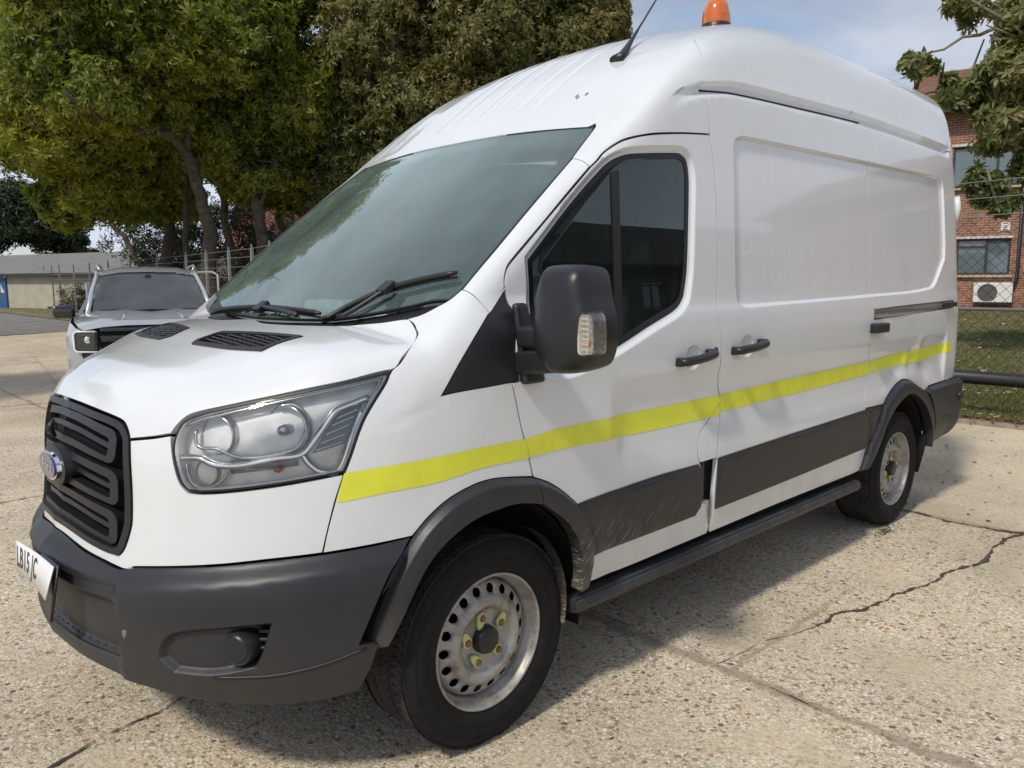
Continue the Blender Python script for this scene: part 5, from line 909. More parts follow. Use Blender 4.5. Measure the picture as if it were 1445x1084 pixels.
# ------------------------------------------------------------------ ground, lawn, asphalt
def gz(x,y):
    return -.15*sstep((np.asarray(y,float)-3)/6)*sstep((9.5-np.asarray(x,float))/5+ .0*np.asarray(y))
def concrete_mat():
    m,t,b=nodes('aggregate_concrete'); Nn=t.nodes.new; Ll=t.links.new
    tcx=Nn('ShaderNodeTexCoord'); mp=Nn('ShaderNodeMapping'); Ll(tcx.outputs['Object'],mp.inputs[0])
    wn=Nn('ShaderNodeTexNoise'); wn.inputs['Scale'].default_value=40; wn.inputs['Detail'].default_value=2; Ll(mp.outputs[0],wn.inputs['Vector'])
    va=Nn('ShaderNodeVectorMath'); va.operation='SCALE'; va.inputs['Scale'].default_value=.012; Ll(wn.outputs['Color'],va.inputs[0])
    vb=Nn('ShaderNodeVectorMath'); Ll(mp.outputs[0],vb.inputs[0]); Ll(va.outputs[0],vb.inputs[1])
    def peb(scale,stops,rand=1):
        v=Nn('ShaderNodeTexVoronoi'); v.voronoi_dimensions='2D'; v.inputs['Scale'].default_value=scale; v.inputs['Randomness'].default_value=rand; Ll(vb.outputs[0],v.inputs['Vector'])
        s=Nn('ShaderNodeSeparateColor'); Ll(v.outputs['Color'],s.inputs[0]); r=Nn('ShaderNodeValToRGB'); r.color_ramp.interpolation='CONSTANT'; e=r.color_ramp.elements
        e[0].position=0; e[0].color=(*stops[0][1],1); e[1].position=stops[1][0]; e[1].color=(*stops[1][1],1)
        for p,c_ in stops[2:]: q=e.new(p); q.color=(*c_,1)
        Ll(s.outputs[0],r.inputs[0]); return v,s,r
    v1,s1,r1_=peb(40,[(0,(.60,.50,.35)),(.24,(.70,.62,.47)),(.44,(.44,.34,.22)),(.58,(.74,.67,.53)),(.72,(.30,.22,.14)),(.80,(.80,.76,.68)),(.86,(.12,.11,.11)),(.92,(.42,.18,.07)),(.965,(.22,.23,.26))])
    v2,s2,r2_=peb(82,[(0,(.62,.53,.38)),(.35,(.45,.36,.24)),(.58,(.74,.65,.50)),(.78,(.24,.18,.12)),(.90,(.82,.78,.70))])
    v3,s3,r3_=peb(200,[(0,(.61,.52,.38)),(.45,(.44,.355,.24)),(.8,(.74,.66,.52))])
    # large stones only where their cell is chosen and near its centre
    def mask(v,s,chan,thr,rad):
        a=Nn('ShaderNodeMath'); a.operation='LESS_THAN'; Ll(s.outputs[chan],a.inputs[0]); a.inputs[1].default_value=thr
        d=Nn('ShaderNodeMapRange'); d.inputs[1].default_value=rad; d.inputs[2].default_value=rad+.08; d.inputs[3].default_value=1; d.inputs[4].default_value=0; Ll(v.outputs['Distance'],d.inputs[0])
        m_=Nn('ShaderNodeMath'); m_.operation='MULTIPLY'; Ll(a.outputs[0],m_.inputs[0]); Ll(d.outputs[0],m_.inputs[1]); return m_
    k1=mask(v1,s1,1,.42,.34); k2=mask(v2,s2,1,.75,.40)
    def mixc(f,a,b_,):
        x=Nn('ShaderNodeMix'); x.data_type='RGBA'; Ll(f,x.inputs[0]); Ll(a,x.inputs[6]); Ll(b_,x.inputs[7]); return x.outputs[2]
    c1=mixc(k2.outputs[0],r3_.outputs[0],r2_.outputs[0]); c2_=mixc(k1.outputs[0],c1,r1_.outputs[0])
    # broad tone: dust, stains
    n=Nn('ShaderNodeTexNoise'); n.inputs['Scale'].default_value=.8; n.inputs['Detail'].default_value=9; n.inputs['Roughness'].default_value=.6; n.inputs['Distortion'].default_value=.4; Ll(mp.outputs[0],n.inputs['Vector'])
    mr=Nn('ShaderNodeMapRange'); mr.inputs[1].default_value=.3; mr.inputs[2].default_value=.7; mr.inputs[3].default_value=.76; mr.inputs[4].default_value=1.14; Ll(n.outputs['Fac'],mr.inputs[0])
    sc_=Nn('ShaderNodeVectorMath'); sc_.operation='SCALE'; Ll(c2_,sc_.inputs[0]); Ll(mr.outputs[0],sc_.inputs['Scale'])
    # smoother dusty patches where the matrix covers the stones (and the worn slab beyond the joint at x=4.63)
    n2=Nn('ShaderNodeTexNoise'); n2.inputs['Scale'].default_value=2.2; n2.inputs['Detail'].default_value=6; Ll(mp.outputs[0],n2.inputs['Vector'])
    m2=Nn('ShaderNodeMapRange'); m2.inputs[1].default_value=.50; m2.inputs[2].default_value=.68; m2.inputs[3].default_value=.05; m2.inputs[4].default_value=.70; Ll(n2.outputs['Fac'],m2.inputs[0])
    sp_=Nn('ShaderNodeSeparateXYZ'); Ll(mp.outputs[0],sp_.inputs[0]); sx=Nn('ShaderNodeMapRange'); sx.inputs[1].default_value=4.60; sx.inputs[2].default_value=4.64; sx.inputs[3].default_value=0; sx.inputs[4].default_value=.62; Ll(sp_.outputs[0],sx.inputs[0])
    mm=Nn('ShaderNodeMath'); mm.operation='MAXIMUM'; Ll(m2.outputs[0],mm.inputs[0]); Ll(sx.outputs[0],mm.inputs[1])
    dc=Nn('ShaderNodeVectorMath'); dc.operation='SCALE'; dc.inputs[0].default_value=(.54,.45,.315); Ll(mr.outputs[0],dc.inputs['Scale'])
    nb=Nn('ShaderNodeTexNoise'); nb.inputs['Scale'].default_value=5; nb.inputs['Detail'].default_value=7; nb.inputs['Roughness'].default_value=.7; Ll(mp.outputs[0],nb.inputs['Vector'])
    def band(sock,pos,w,amt,lo_=None,hi_=None,other=None):
        o1=Nn('ShaderNodeMath'); o1.operation='MULTIPLY_ADD'; Ll(nb.outputs['Fac'],o1.inputs[0]); o1.inputs[1].default_value=.16; Ll(sock,o1.inputs[2])
        o2=Nn('ShaderNodeMath'); o2.operation='SUBTRACT'; Ll(o1.outputs[0],o2.inputs[0]); o2.inputs[1].default_value=pos+.08; o3=Nn('ShaderNodeMath'); o3.operation='ABSOLUTE'; Ll(o2.outputs[0],o3.inputs[0])
        r_=Nn('ShaderNodeMapRange'); r_.interpolation_type='SMOOTHSTEP'; r_.inputs[1].default_value=w*.25; r_.inputs[2].default_value=w; r_.inputs[3].default_value=amt; r_.inputs[4].default_value=0; Ll(o3.outputs[0],r_.inputs[0]); last=r_
        if other is not None:
            l_=Nn('ShaderNodeMapRange'); l_.inputs[1].default_value=lo_; l_.inputs[2].default_value=hi_; l_.inputs[3].default_value=1; l_.inputs[4].default_value=0; Ll(other,l_.inputs[0]); q_=Nn('ShaderNodeMath'); q_.operation='MULTIPLY'; Ll(r_.outputs[0],q_.inputs[0]); Ll(l_.outputs[0],q_.inputs[1]); last=q_
        return last.outputs[0]
    fin=mixc(mm.outputs[0],sc_.outputs[0],dc.outputs[0])
    st_=Nn('ShaderNodeVectorMath'); st_.operation='SCALE'; st_.inputs[0].default_value=(.30,.25,.185); Ll(mr.outputs[0],st_.inputs['Scale'])
    fin=mixc(band(sp_.outputs[0],1.985,.040,.75),fin,st_.outputs[0])
    lm=Nn('ShaderNodeMath'); lm.operation='GREATER_THAN'; Ll(sp_.outputs[0],lm.inputs[0]); lm.inputs[1].default_value=1.98; lq=Nn('ShaderNodeMath'); lq.operation='MULTIPLY'; Ll(band(sp_.outputs[1],-1.24,.030,.6,2.7,3.2,sp_.outputs[0]),lq.inputs[0]); Ll(lm.outputs[0],lq.inputs[1])
    fin=mixc(lq.outputs[0],fin,st_.outputs[0])
    n7=Nn('ShaderNodeTexNoise'); n7.inputs['Scale'].default_value=1.4; n7.inputs['Detail'].default_value=8; n7.inputs['Roughness'].default_value=.7; n7.inputs['Distortion'].default_value=1.2; Ll(mp.outputs[0],n7.inputs['Vector'])
    m7=Nn('ShaderNodeMapRange'); m7.inputs[1].default_value=.60; m7.inputs[2].default_value=.74; m7.inputs[3].default_value=0; m7.inputs[4].default_value=.45; Ll(n7.outputs['Fac'],m7.inputs[0]); fin=mixc(m7.outputs[0],fin,st_.outputs[0])
    fin=mixc(band(sp_.outputs[0],4.66,.05,.5),fin,st_.outputs[0])
    Ll(fin,b.inputs['Base Color']); b.inputs['Roughness'].default_value=.85; b.inputs['Specular IOR Level'].default_value=.3
    h=Nn('ShaderNodeMath'); h.operation='ADD'; Ll(k1.outputs[0],h.inputs[0]); Ll(k2.outputs[0],h.inputs[1])
    n3=Nn('ShaderNodeTexNoise'); n3.inputs['Scale'].default_value=160; n3.inputs['Detail'].default_value=4; Ll(mp.outputs[0],n3.inputs['Vector'])
    h2=Nn('ShaderNodeMath'); h2.operation='ADD'; Ll(h.outputs[0],h2.inputs[0]); Ll(n3.outputs['Fac'],h2.inputs[1])
    inv=Nn('ShaderNodeMath'); inv.operation='SUBTRACT'; inv.inputs[0].default_value=1; Ll(mm.outputs[0],inv.inputs[1]); h3=Nn('ShaderNodeMath'); h3.operation='MULTIPLY'; Ll(h2.outputs[0],h3.inputs[0]); Ll(inv.outputs[0],h3.inputs[1])
    bp=Nn('ShaderNodeBump'); bp.inputs['Strength'].default_value=.9; bp.inputs['Distance'].default_value=.003; Ll(h3.outputs[0],bp.inputs['Height']); Ll(bp.outputs[0],b.inputs['Normal'])
    return m
def rough_mat(name,cols,scale,rough=.95,bump=.5,bs=60,dist=.01):
    m,t,b=nodes(name); Nn=t.nodes.new; Ll=t.links.new; tcx=Nn('ShaderNodeTexCoord')
    n=Nn('ShaderNodeTexNoise'); n.inputs['Scale'].default_value=scale; n.inputs['Detail'].default_value=10; n.inputs['Roughness'].default_value=.65; Ll(tcx.outputs['Object'],n.inputs['Vector'])
    r=Nn('ShaderNodeValToRGB'); e=r.color_ramp.elements; k=len(cols); e[0].position=.3; e[0].color=(*cols[0],1); e[1].position=.7; e[1].color=(*cols[-1],1)
    for i,c_ in enumerate(cols[1:-1]): q=e.new(.3+.4*(i+1)/(k-1)); q.color=(*c_,1)
    Ll(n.outputs['Fac'],r.inputs[0]); Ll(r.outputs[0],b.inputs['Base Color']); b.inputs['Roughness'].default_value=rough
    n2=Nn('ShaderNodeTexNoise'); n2.inputs['Scale'].default_value=bs; n2.inputs['Detail'].default_value=5; Ll(tcx.outputs['Object'],n2.inputs['Vector'])
    bp=Nn('ShaderNodeBump'); bp.inputs['Strength'].default_value=bump; bp.inputs['Distance'].default_value=dist; Ll(n2.outputs['Fac'],bp.inputs['Height']); Ll(bp.outputs[0],b.inputs['Normal']); return m
def sheetgrid(name,xs,ys,zf,mat,kind='structure'):
    X,Y=np.meshgrid(xs,ys); Z=zf(X,Y); V=np.c_[X.ravel(),Y.ravel(),Z.ravel()]; nx=len(xs); Fc=[(j*nx+i,j*nx+i+1,(j+1)*nx+i+1,(j+1)*nx+i) for j in range(len(ys)-1) for i in range(nx-1)]
    o=link(name,new_mesh(name,V,Fc,mat,True)); o['kind']=kind; return o
xs=np.r_[-600,-200,-60,-20,np.arange(-8,12,1.0),14,18,24,40,80,200,600]; ys=np.r_[-600,-200,-60,-20,np.arange(-8,12,1.0),14,18,24,40,80,200,600]
sheetgrid('ground',xs,ys,lambda x,y:gz(x,y)-.03,rough_mat('earth',[(.10,.09,.05),(.13,.13,.06)],.3))
sheetgrid('concrete_yard',np.r_[-30,-20,-12,np.arange(-8,8.3,.9),8.30],np.r_[-27,-20,-12,np.arange(-8,12,1.0),14,18,22,26],lambda x,y:gz(x,y),concrete_mat())
sheetgrid('asphalt_lane',[-30,-10,0,4,6,8,9,10,11,12],[25,27,30,35,40,46,60],lambda x,y:gz(x,y)+.006,rough_mat('asphalt',[(.12,.115,.105),(.17,.16,.145),(.22,.205,.18)],1.5,bs=120))
# far lawn on the right: rises gently to the brick building
LG=rough_mat('lawn_soil',[(.075,.085,.025),(.13,.12,.05),(.20,.165,.09),(.10,.11,.035)],2.2,bs=90,dist=.02)
def lz(x,y): return .02+.51*sstep((x-8.3)/17)+.015*np.sin(x*2.1+y*1.3)*sstep((x-9)/2)
sheetgrid('lawn',np.r_[8.33,np.arange(8.6,30,.8)],np.arange(-30,14.6,1.2),lz,LG)
MB().box((8.315,-7,.0),(.09,43,.09)).build('kerb',simple('kerb_stone',(.25,.22,.17),.9,noise=.3,nscale=8))['kind']='structure'
# joints and cracks in the concrete: ribbons of dirt with ragged edges
crk=rough_mat('joint_dirt',[(.035,.024,.017),(.07,.05,.035),(.12,.09,.06)],14,bs=200)
stn=rough_mat('joint_sand',[(.34,.285,.20),(.42,.355,.255)],12,bs=200)
def ribbon(name,pts,w,seed,mat=crk,rag=.7,z=.004,gapp=0):
    rg=np.random.default_rng(seed); P=resample([np.array(p) for p in pts],.012,False,corner=60); n=len(P); d=np.gradient(P,axis=0); d/=np.linalg.norm(d,axis=1)[:,None]; nn=np.c_[-d[:,1],d[:,0]]
    def sm(k): a=rg.normal(size=n+k); return np.convolve(a,np.ones(k)/k,'valid')[:n]*math.sqrt(k)
    off_=sm(9)[:,None]*nn*w*.45; wl=np.clip(w*(.5+rag*.5*sm(4)+rag*.3*sm(25)),.0005,None); wr=np.clip(w*(.5+rag*.5*sm(4)+rag*.3*sm(25)),.0005,None)
    m=MB(); A=P+off_+nn*wl[:,None]; B=P+off_-nn*wr[:,None]
    for a,b in zip(A,B): m.v+=[(a[0],a[1],float(gz(a[0],a[1]))+z),(b[0],b[1],float(gz(b[0],b[1]))+z)]
    for i in range(n-1):
        if gapp and (math.sin(i*.21)+math.sin(i*.077+1))<gapp: continue
        m.f.append((2*i,2*i+1,2*i+3,2*i+2))
    o=m.build(name,mat); o['kind']='structure'; return o
cA=[(8.3,-1.75),(7,-1.68),(5.6,-1.62),(4.63,-1.57),(4.47,-1.54),(4.24,-1.53),(4.02,-1.55),(3.91,-1.54),(3.69,-1.48),(3.5,-1.48),(3.32,-1.43),(3.13,-1.40),(2.92,-1.36),(2.78,-1.31),(2.6,-1.30)]
ribbon('concrete_crack',cA,.014,1,z=.006); ribbon('concrete_crack',[(2.62,-1.30),(2.46,-1.27),(2.32,-1.22),(2.12,-1.20),(2.0,-1.18)],.007,2,stn,z=.005)
ribbon('slab_joint',[(2.01,.5),(2.02,-.6),(2.02,-.79),(2.0,-1.1)],.006,13,z=.007,gapp=.2); ribbon('slab_joint',[(1.98,-1.42),(1.965,-1.6),(1.955,-2.2)],.004,15,z=.007,gapp=.3)
ribbon('slab_joint',[(4.66,3.5),(4.66,1),(4.66,-.95),(4.65,-1.06),(4.60,-1.20),(4.61,-1.35),(4.64,-1.53),(4.63,-1.7),(4.64,-3)],.016,4,z=.007)
ribbon('concrete_crack',[(.9,.25),(.6,.10),(.37,0),(.30,-.02),(.24,-.03),(.19,-.04),(.12,-.06),(.03,-.09),(-.05,-.12),(-.3,-.2)],.008,5,z=.006)
ribbon('concrete_crack',[(3.9,18.5),(3.3,14.5),(2.9,12.2),(2.72,11.1),(2.5,10.2)],.010,6,stn,z=.006); ribbon('concrete_crack',[(-3,9.5),(0,9.1),(1.6,9.3),(3,9.0)],.02,7,z=.008); ribbon('slab_joint',[(-4,15.5),(1,15.2),(5,15.6)],.04,8,stn,z=.008)
ribbon('slab_joint',[(-1.6,12),(-1.55,6),(-1.6,0),(-1.6,-3)],.02,9,stn); ribbon('slab_joint',[(-6,3.4),(0,3.45),(8.2,3.4)],.022,10,stn,z=.0055)
# leaf quads as geometry ----------------------------------------------------
def leaf_mat(name,cols,trans=.35,rough=.5):
    m=bpy.data.materials.new(name); m.use_nodes=True; t=m.node_tree; b=t.nodes['Principled BSDF']; Nn=t.nodes.new; Ll=t.links.new
    g=Nn('ShaderNodeNewGeometry'); r=Nn('ShaderNodeValToRGB'); e=r.color_ramp.elements; e[0].color=(*cols[0],1); e[1].color=(*cols[-1],1); e[1].position=1
    for i,c_ in enumerate(cols[1:-1]): q=e.new((i+1)/(len(cols)-1)); q.color=(*c_,1)
    tcx=Nn('ShaderNodeTexCoord'); n=Nn('ShaderNodeTexNoise'); n.inputs['Scale'].default_value=.45; n.inputs['Detail'].default_value=3; Ll(tcx.outputs['Object'],n.inputs['Vector'])
    a=Nn('ShaderNodeMath'); a.operation='MULTIPLY'; a.inputs[1].default_value=.55; Ll(g.outputs['Random Per Island'],a.inputs[0])
    a1=Nn('ShaderNodeMapRange'); a1.inputs[1].default_value=.35; a1.inputs[2].default_value=.65; a1.inputs[3].default_value=0; a1.inputs[4].default_value=.45; Ll(n.outputs['Fac'],a1.inputs[0])
    s=Nn('ShaderNodeMath'); Ll(a.outputs[0],s.inputs[0]); Ll(a1.outputs[0],s.inputs[1]); Ll(s.outputs[0],r.inputs[0]); Ll(r.outputs[0],b.inputs['Base Color']); b.inputs['Roughness'].default_value=rough
    tr=Nn('ShaderNodeBsdfTranslucent'); sc_=Nn('ShaderNodeVectorMath'); sc_.operation='MULTIPLY'; sc_.inputs[1].default_value=(1.3,1.3,.6); Ll(r.outputs[0],sc_.inputs[0]); Ll(sc_.outputs[0],tr.inputs[0])
    mx=Nn('ShaderNodeMixShader'); mx.inputs[0].default_value=trans; Ll(b.outputs[0],mx.inputs[1]); Ll(tr.outputs[0],mx.inputs[2]); Ll(mx.outputs[0],t.nodes['Material Output'].inputs[0]); return m
def leafcloud(name,C,Nrm,size,mat,parent=None,nl=5,seed=0,droop=.35,width=.40):
    """C: cluster centres, Nrm: outward direction; each cluster is a hand of nl leaflets, each leaflet a folded pair of triangles"""
    rg=np.random.default_rng(seed); n=len(C); up=Nrm+rg.normal(size=(n,3))*.55+np.array([0,0,.35]); up/=np.linalg.norm(up,axis=1)[:,None]
    a=rg.normal(size=(n,3)); a-= (a*up).sum(1)[:,None]*up; a/=np.linalg.norm(a,axis=1)[:,None]; b=np.cross(up,a); sz=size*rg.uniform(.65,1.25,n)
    V=np.zeros((n,nl,4,3)); 
    for k in range(nl):
        th=(k-(nl-1)/2)*(2*math.pi/ (nl+1.2))+rg.normal(size=n)*.12; d=np.cos(th)[:,None]*a+np.sin(th)[:,None]*b; w=np.cross(up,d); L_=sz*(1-.22*abs(k-(nl-1)/2)/((nl-1)/2+1e-6)*1.0)
        dd=d-up*droop*rg.uniform(.3,1.6,n)[:,None]
        V[:,k,0]=C+d*(sz*.03)[:,None]; V[:,k,1]=C+dd*(L_*.62)[:,None]+w*(L_*width/2)[:,None]-up*(L_*.04)[:,None]; V[:,k,2]=C+dd*L_[:,None]-up*(L_*.22)[:,None]; V[:,k,3]=C+dd*(L_*.62)[:,None]-w*(L_*width/2)[:,None]-up*(L_*.04)[:,None]
    V=V.reshape(-1,3); nq=n*nl; me=bpy.data.meshes.new(name); me.vertices.add(len(V)); me.vertices.foreach_set('co',V.ravel()); 
    F_=(np.arange(nq)[:,None]*4+np.array([0,1,2,0,2,3])[None]).ravel(); me.loops.add(len(F_)); me.loops.foreach_set('vertex_index',F_); me.polygons.add(nq*2); me.polygons.foreach_set('loop_start',np.arange(nq*2)*3); me.update(calc_edges=True); me.materials.append(mat)
    o=link(name,me,parent); return o
def lobes_points(lobes,per,seed,shell=.75):
    """points on lumpy shells: each lobe (x,y,z,rx,ry,rz) gets twig tips clumped into sprays"""
    rg=np.random.default_rng(seed); C=[];Nn=[]
    for (x,y,z,rx,ry,rz,w) in lobes:
        k=int(per*w); nb=max(6,k//26); d=rg.normal(size=(nb,3)); d/=np.linalg.norm(d,axis=1)[:,None]; rr=rg.uniform(shell-.28,1.12,nb)
        ctr=d*rr[:,None]; idx=rg.integers(0,nb,k); off_=rg.normal(size=(k,3))*.115; off_[:,2]-=np.abs(rg.normal(size=k))*.06
        p=(ctr[idx]+off_)*np.array([rx,ry,rz])+np.array([x,y,z]); C.append(p); Nn.append(d[idx])
    return np.vstack(C),np.vstack(Nn)
BK=rough_mat('bark',[(.035,.028,.020),(.075,.06,.045),(.12,.10,.08)],6,bs=25,bump=1,dist=.03)
BKr=rough_mat('bark_pale',[(.16,.13,.09),(.26,.22,.15)],9,bs=30,bump=.8,dist=.01)
def limb(m,pts,r0,r1,seed,n=9):
    rg=np.random.default_rng(seed); P=resample([np.array(p,float) for p in pts],.35,False,corner=181); k=len(P); P=P+rg.normal(size=P.shape)*.035*np.r_[0,np.ones(k-2),0][:,None]; 
    m.tube(P,[r0+(r1-r0)*(i/(k-1))**.8 for i in range(k)],n)
def tree(name,label,trunk,limbs,lobes,per,size,mat,group=None,seed=1,bark=None,cat='tree',nl=5,twigs=1,fruit=None):
    t=empty(name,(0,0,0)); tag(t,label,cat,group); bark=bark or BK
    m=MB(); limb(m,trunk[0],trunk[1],trunk[2],seed); m.build('trunk',bark,t,smooth=True)
    for i,(pts,r0,r1) in enumerate(limbs):
        mm=MB(); limb(mm,pts,r0,r1,seed+i+3,7); mm.build('limb',bark,t,smooth=True)
    if twigs:
        mm=MB(); rg=np.random.default_rng(seed+50); top=np.array(trunk[0][-1],float)
        src=[np.array(p,float) for L_ in limbs for p in L_[0][1:]]+[top]
        for (x,y,z,rx,ry,rz,w) in lobes:
            c_=np.array([x,y,z]); s_=min(src,key=lambda q:np.linalg.norm(q-c_))
            for q in range(int(5*w)+2):
                e=c_+rg.normal(size=3)*np.array([rx,ry,rz])*.55; mid=(s_+e)/2+rg.normal(size=3)*.25; mm.tube([s_,mid,e],[.045,.03,.012],5)
        tw=mm.build('twigs',bark,t,smooth=True); tw['kind']='stuff'
    C,Nn_=lobes_points(lobes,per,seed); cr=leafcloud('crown',C,Nn_,size,mat,t,nl=nl,seed=seed); cr['kind']='stuff'
    return t
LA=leaf_mat('chestnut_leaf',[(.06,.11,.015),(.11,.16,.020),(.19,.23,.026),(.30,.31,.04),(.36,.30,.05)],.48)
LR=leaf_mat('pale_chestnut_leaf',[(.08,.12,.04),(.14,.18,.06),(.22,.24,.09),(.27,.23,.10),(.36,.32,.16)],.45)
LB=leaf_mat('brown_chestnut_leaf',[(.06,.085,.02),(.12,.145,.036),(.19,.19,.058),(.24,.19,.07),(.34,.30,.13)],.42)
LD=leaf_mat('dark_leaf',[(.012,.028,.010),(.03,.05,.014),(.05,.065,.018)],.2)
# three yellow-green chestnuts behind the pickup, all crowns merging
tree('chestnut_tree','big yellow-green chestnut whose forked limb reaches left over the pickup','0' and ([(8.9,20.0,-.2),(8.97,20.11,1.0),(9.16,20.27,2.83),(8.9,20.4,4.2),(8.67,20.46,5.11)],.27,.15),
 [([(8.67,20.46,5.11),(8.2,20.29,5.52),(7.13,19.91,5.48),(6.14,19.48,5.61),(5.3,19.3,6.1)],.13,.05),([(8.67,20.46,5.11),(8.94,20.41,6.21),(9.0,20.5,7.02),(8.8,20.3,8.6)],.13,.05),([(7.6,20.0,5.5),(7.0,20.2,6.3),(6.5,20.6,7.2)],.06,.03)],
 [(6.3,21.3,7.8,1.9,1.9,1.7,1.3),(8.1,20.2,8.6,2.0,2.0,1.7,1.3),(5.9,22.2,6.3,1.4,1.5,1.5,1.1),(7.3,21.6,6.4,1.5,1.4,1.3,1.0),(8.6,21.0,6.9,1.5,1.3,1.2,.8),(7.6,21.0,10.8,2.4,2.4,1.6,1.2),(5.9,20.4,9.4,1.6,1.6,1.3,.9),(6.4,20.0,6.3,1.1,1.0,.8,.5)],6400,.205,LA,seed=11)
tree('chestnut_tree','chestnut left of the forked one, its low branches hanging before the shed roof',([(9.45,25.0,-.2),(9.55,25.07,.66),(9.8,25.2,2.8),(10.05,25.4,5.0)],.24,.14),
 [([(10.12,28.93,-.2),(10.1,28.9,1.9),(9.82,29.39,2.85),(9.35,30.06,4.06),(8.6,29,5.2)],.16,.07),([(10.05,25.4,5),(9.0,24.9,6.5),(7.6,24.5,7.6)],.1,.05)],
 [(7.4,24.3,4.6,1.5,1.5,1.25,1.0),(6.2,23.8,5.6,1.5,1.5,1.2,.9),(8.9,24.6,5.4,1.6,1.6,1.2,.9),(8.0,26,8.0,2.2,2.2,1.8,1.0),(6.6,24.9,4.0,.9,.9,.8,.5),(9.8,25.6,4.3,1.4,1.4,.9,.6)],4900,.205,LA,seed=23)
tree('chestnut_tree','chestnut nearest the windscreen of the van, two trunks under a dark green crown',([(10.5,19.9,-.2),(10.59,19.96,.96),(10.72,20.3,3.52),(10.4,21.04,5.88)],.24,.13),
 [([(10.3,21.5,-.2),(10.37,21.55,.94),(10.43,21.99,3.61),(10.34,22.32,4.95)],.17,.10),([(9.3,22.6,-.2),(9.4,22.7,2.5),(9.7,22.9,4.8)],.13,.08),([(11.2,23.5,-.2),(11.1,23.4,2.5),(10.9,23.2,4.8)],.12,.08),([(11.9,21.3,-.2),(11.99,21.4,.91),(12.23,21.9,4.85)],.19,.1),([(10.4,21,5.9),(10.9,20.3,7.4),(11.3,19.8,8.6)],.1,.04),([(10.7,20.3,3.6),(11.2,19.9,5),(11.8,19.7,6)],.08,.03)],
 [(9.9,19.9,8.2,1.7,1.7,1.5,1.1),(11.8,20.1,7.0,1.7,1.7,1.6,1.2),(10.3,21.5,6.0,1.5,1.5,1.0,.8),(12.4,21.3,5.2,1.4,1.4,1.3,.9),(11,21,4.6,1.2,1.2,.7,.5),(11.3,20.6,10.2,2.2,2.2,1.6,1.0),(9.9,21.2,5.2,1.0,1.0,.6,.35)],5800,.205,LA,seed=37)
tree('chestnut_tree','browning chestnut filling the sky above the windscreen, its leaves olive and rust',([(15.9,18.6,-.1),(15.8,18.5,2),(15.7,18.0,4.5),(16,17.2,6.5)],.30,.18),
 [([(15.8,18.1,4.2),(14.8,18.2,5.6),(13.9,18.6,6.9)],.14,.05),([(15.9,17.8,5),(17.2,16.6,6.9),(18.6,15.4,8.4)],.15,.05),([(16,17.2,6.5),(16.2,16.6,8.6),(16.5,16.2,10.5)],.14,.05)],
 [(14.1,18.3,8.4,1.9,1.9,1.7,1.2),(16.4,16.3,9.0,2.0,2.0,1.8,1.3),(18.7,15.2,8.9,1.65,1.65,1.6,1.1),(15.0,17.2,6.5,1.8,1.8,1.4,1.1),(13.8,19.0,5.2,1.4,1.4,1.3,.9),(13.3,19.6,6.7,1.3,1.3,1.4,.9),(18.1,16.0,11.0,2.3,2.3,1.5,1.2),(15.2,17.5,11,2.3,2.3,1.5,1.1),(13.1,20.3,4.1,1.0,1.0,1.0,.6),(17.2,16.4,6.9,1.5,1.5,1.0,.8),(19.9,14.5,9.6,.9,.9,1.2,.5)],6200,.20,LB,seed=51)
tree('round_tree','dark green round tree far beyond the shed, at the left edge',([(15,68.5,-.2),(15,68.4,3)],.4,.3),[],[(13.8,68,6.0,2.6,2.6,2.0,1.2),(16.5,68,5.6,2.4,2.4,1.8,1.0),(14.8,68,7.6,2.2,2.2,1.5,.9),(11.6,69,5.8,2.5,2.5,2.0,.9),(18.2,68.2,4.6,1.3,1.3,1.0,.4),(9.5,70,6.0,2.6,2.6,2.2,.8)],2600,.42,LD,seed=61,nl=3,twigs=0)
tree('distant_tree','small grey-green tree top just showing over the ridge of the long shed',([(24,88,-.2),(24,88,3)],.3,.2),[],[(24,88,3.9,2.6,2.6,1.0,1),(27.5,86,3.6,2,2,.8,.6)],1300,.42,LD,seed=62,nl=3,twigs=0)
tree('added_shade_tree','unseen chestnut added beyond the left edge to shade the concrete in front of the pickup',([(-5.5,11.5,-.1),(-5.4,11.4,2.5),(-4.6,11.3,4.2)],.2,.12),[([(-4.6,11.3,4.2),(-3.5,11.4,5.0),(-2.6,11.5,5.3)],.1,.04)],[(-2.9,11.4,5.3,1.3,1.8,.8,1.0),(-4.8,11.6,5.6,1.6,2.0,1.1,1.0),(-2.2,11.0,5.0,.9,1.4,.5,.6)],900,.25,LA,seed=99)  # out-of-view tree, added to cast the shade patch on the concrete
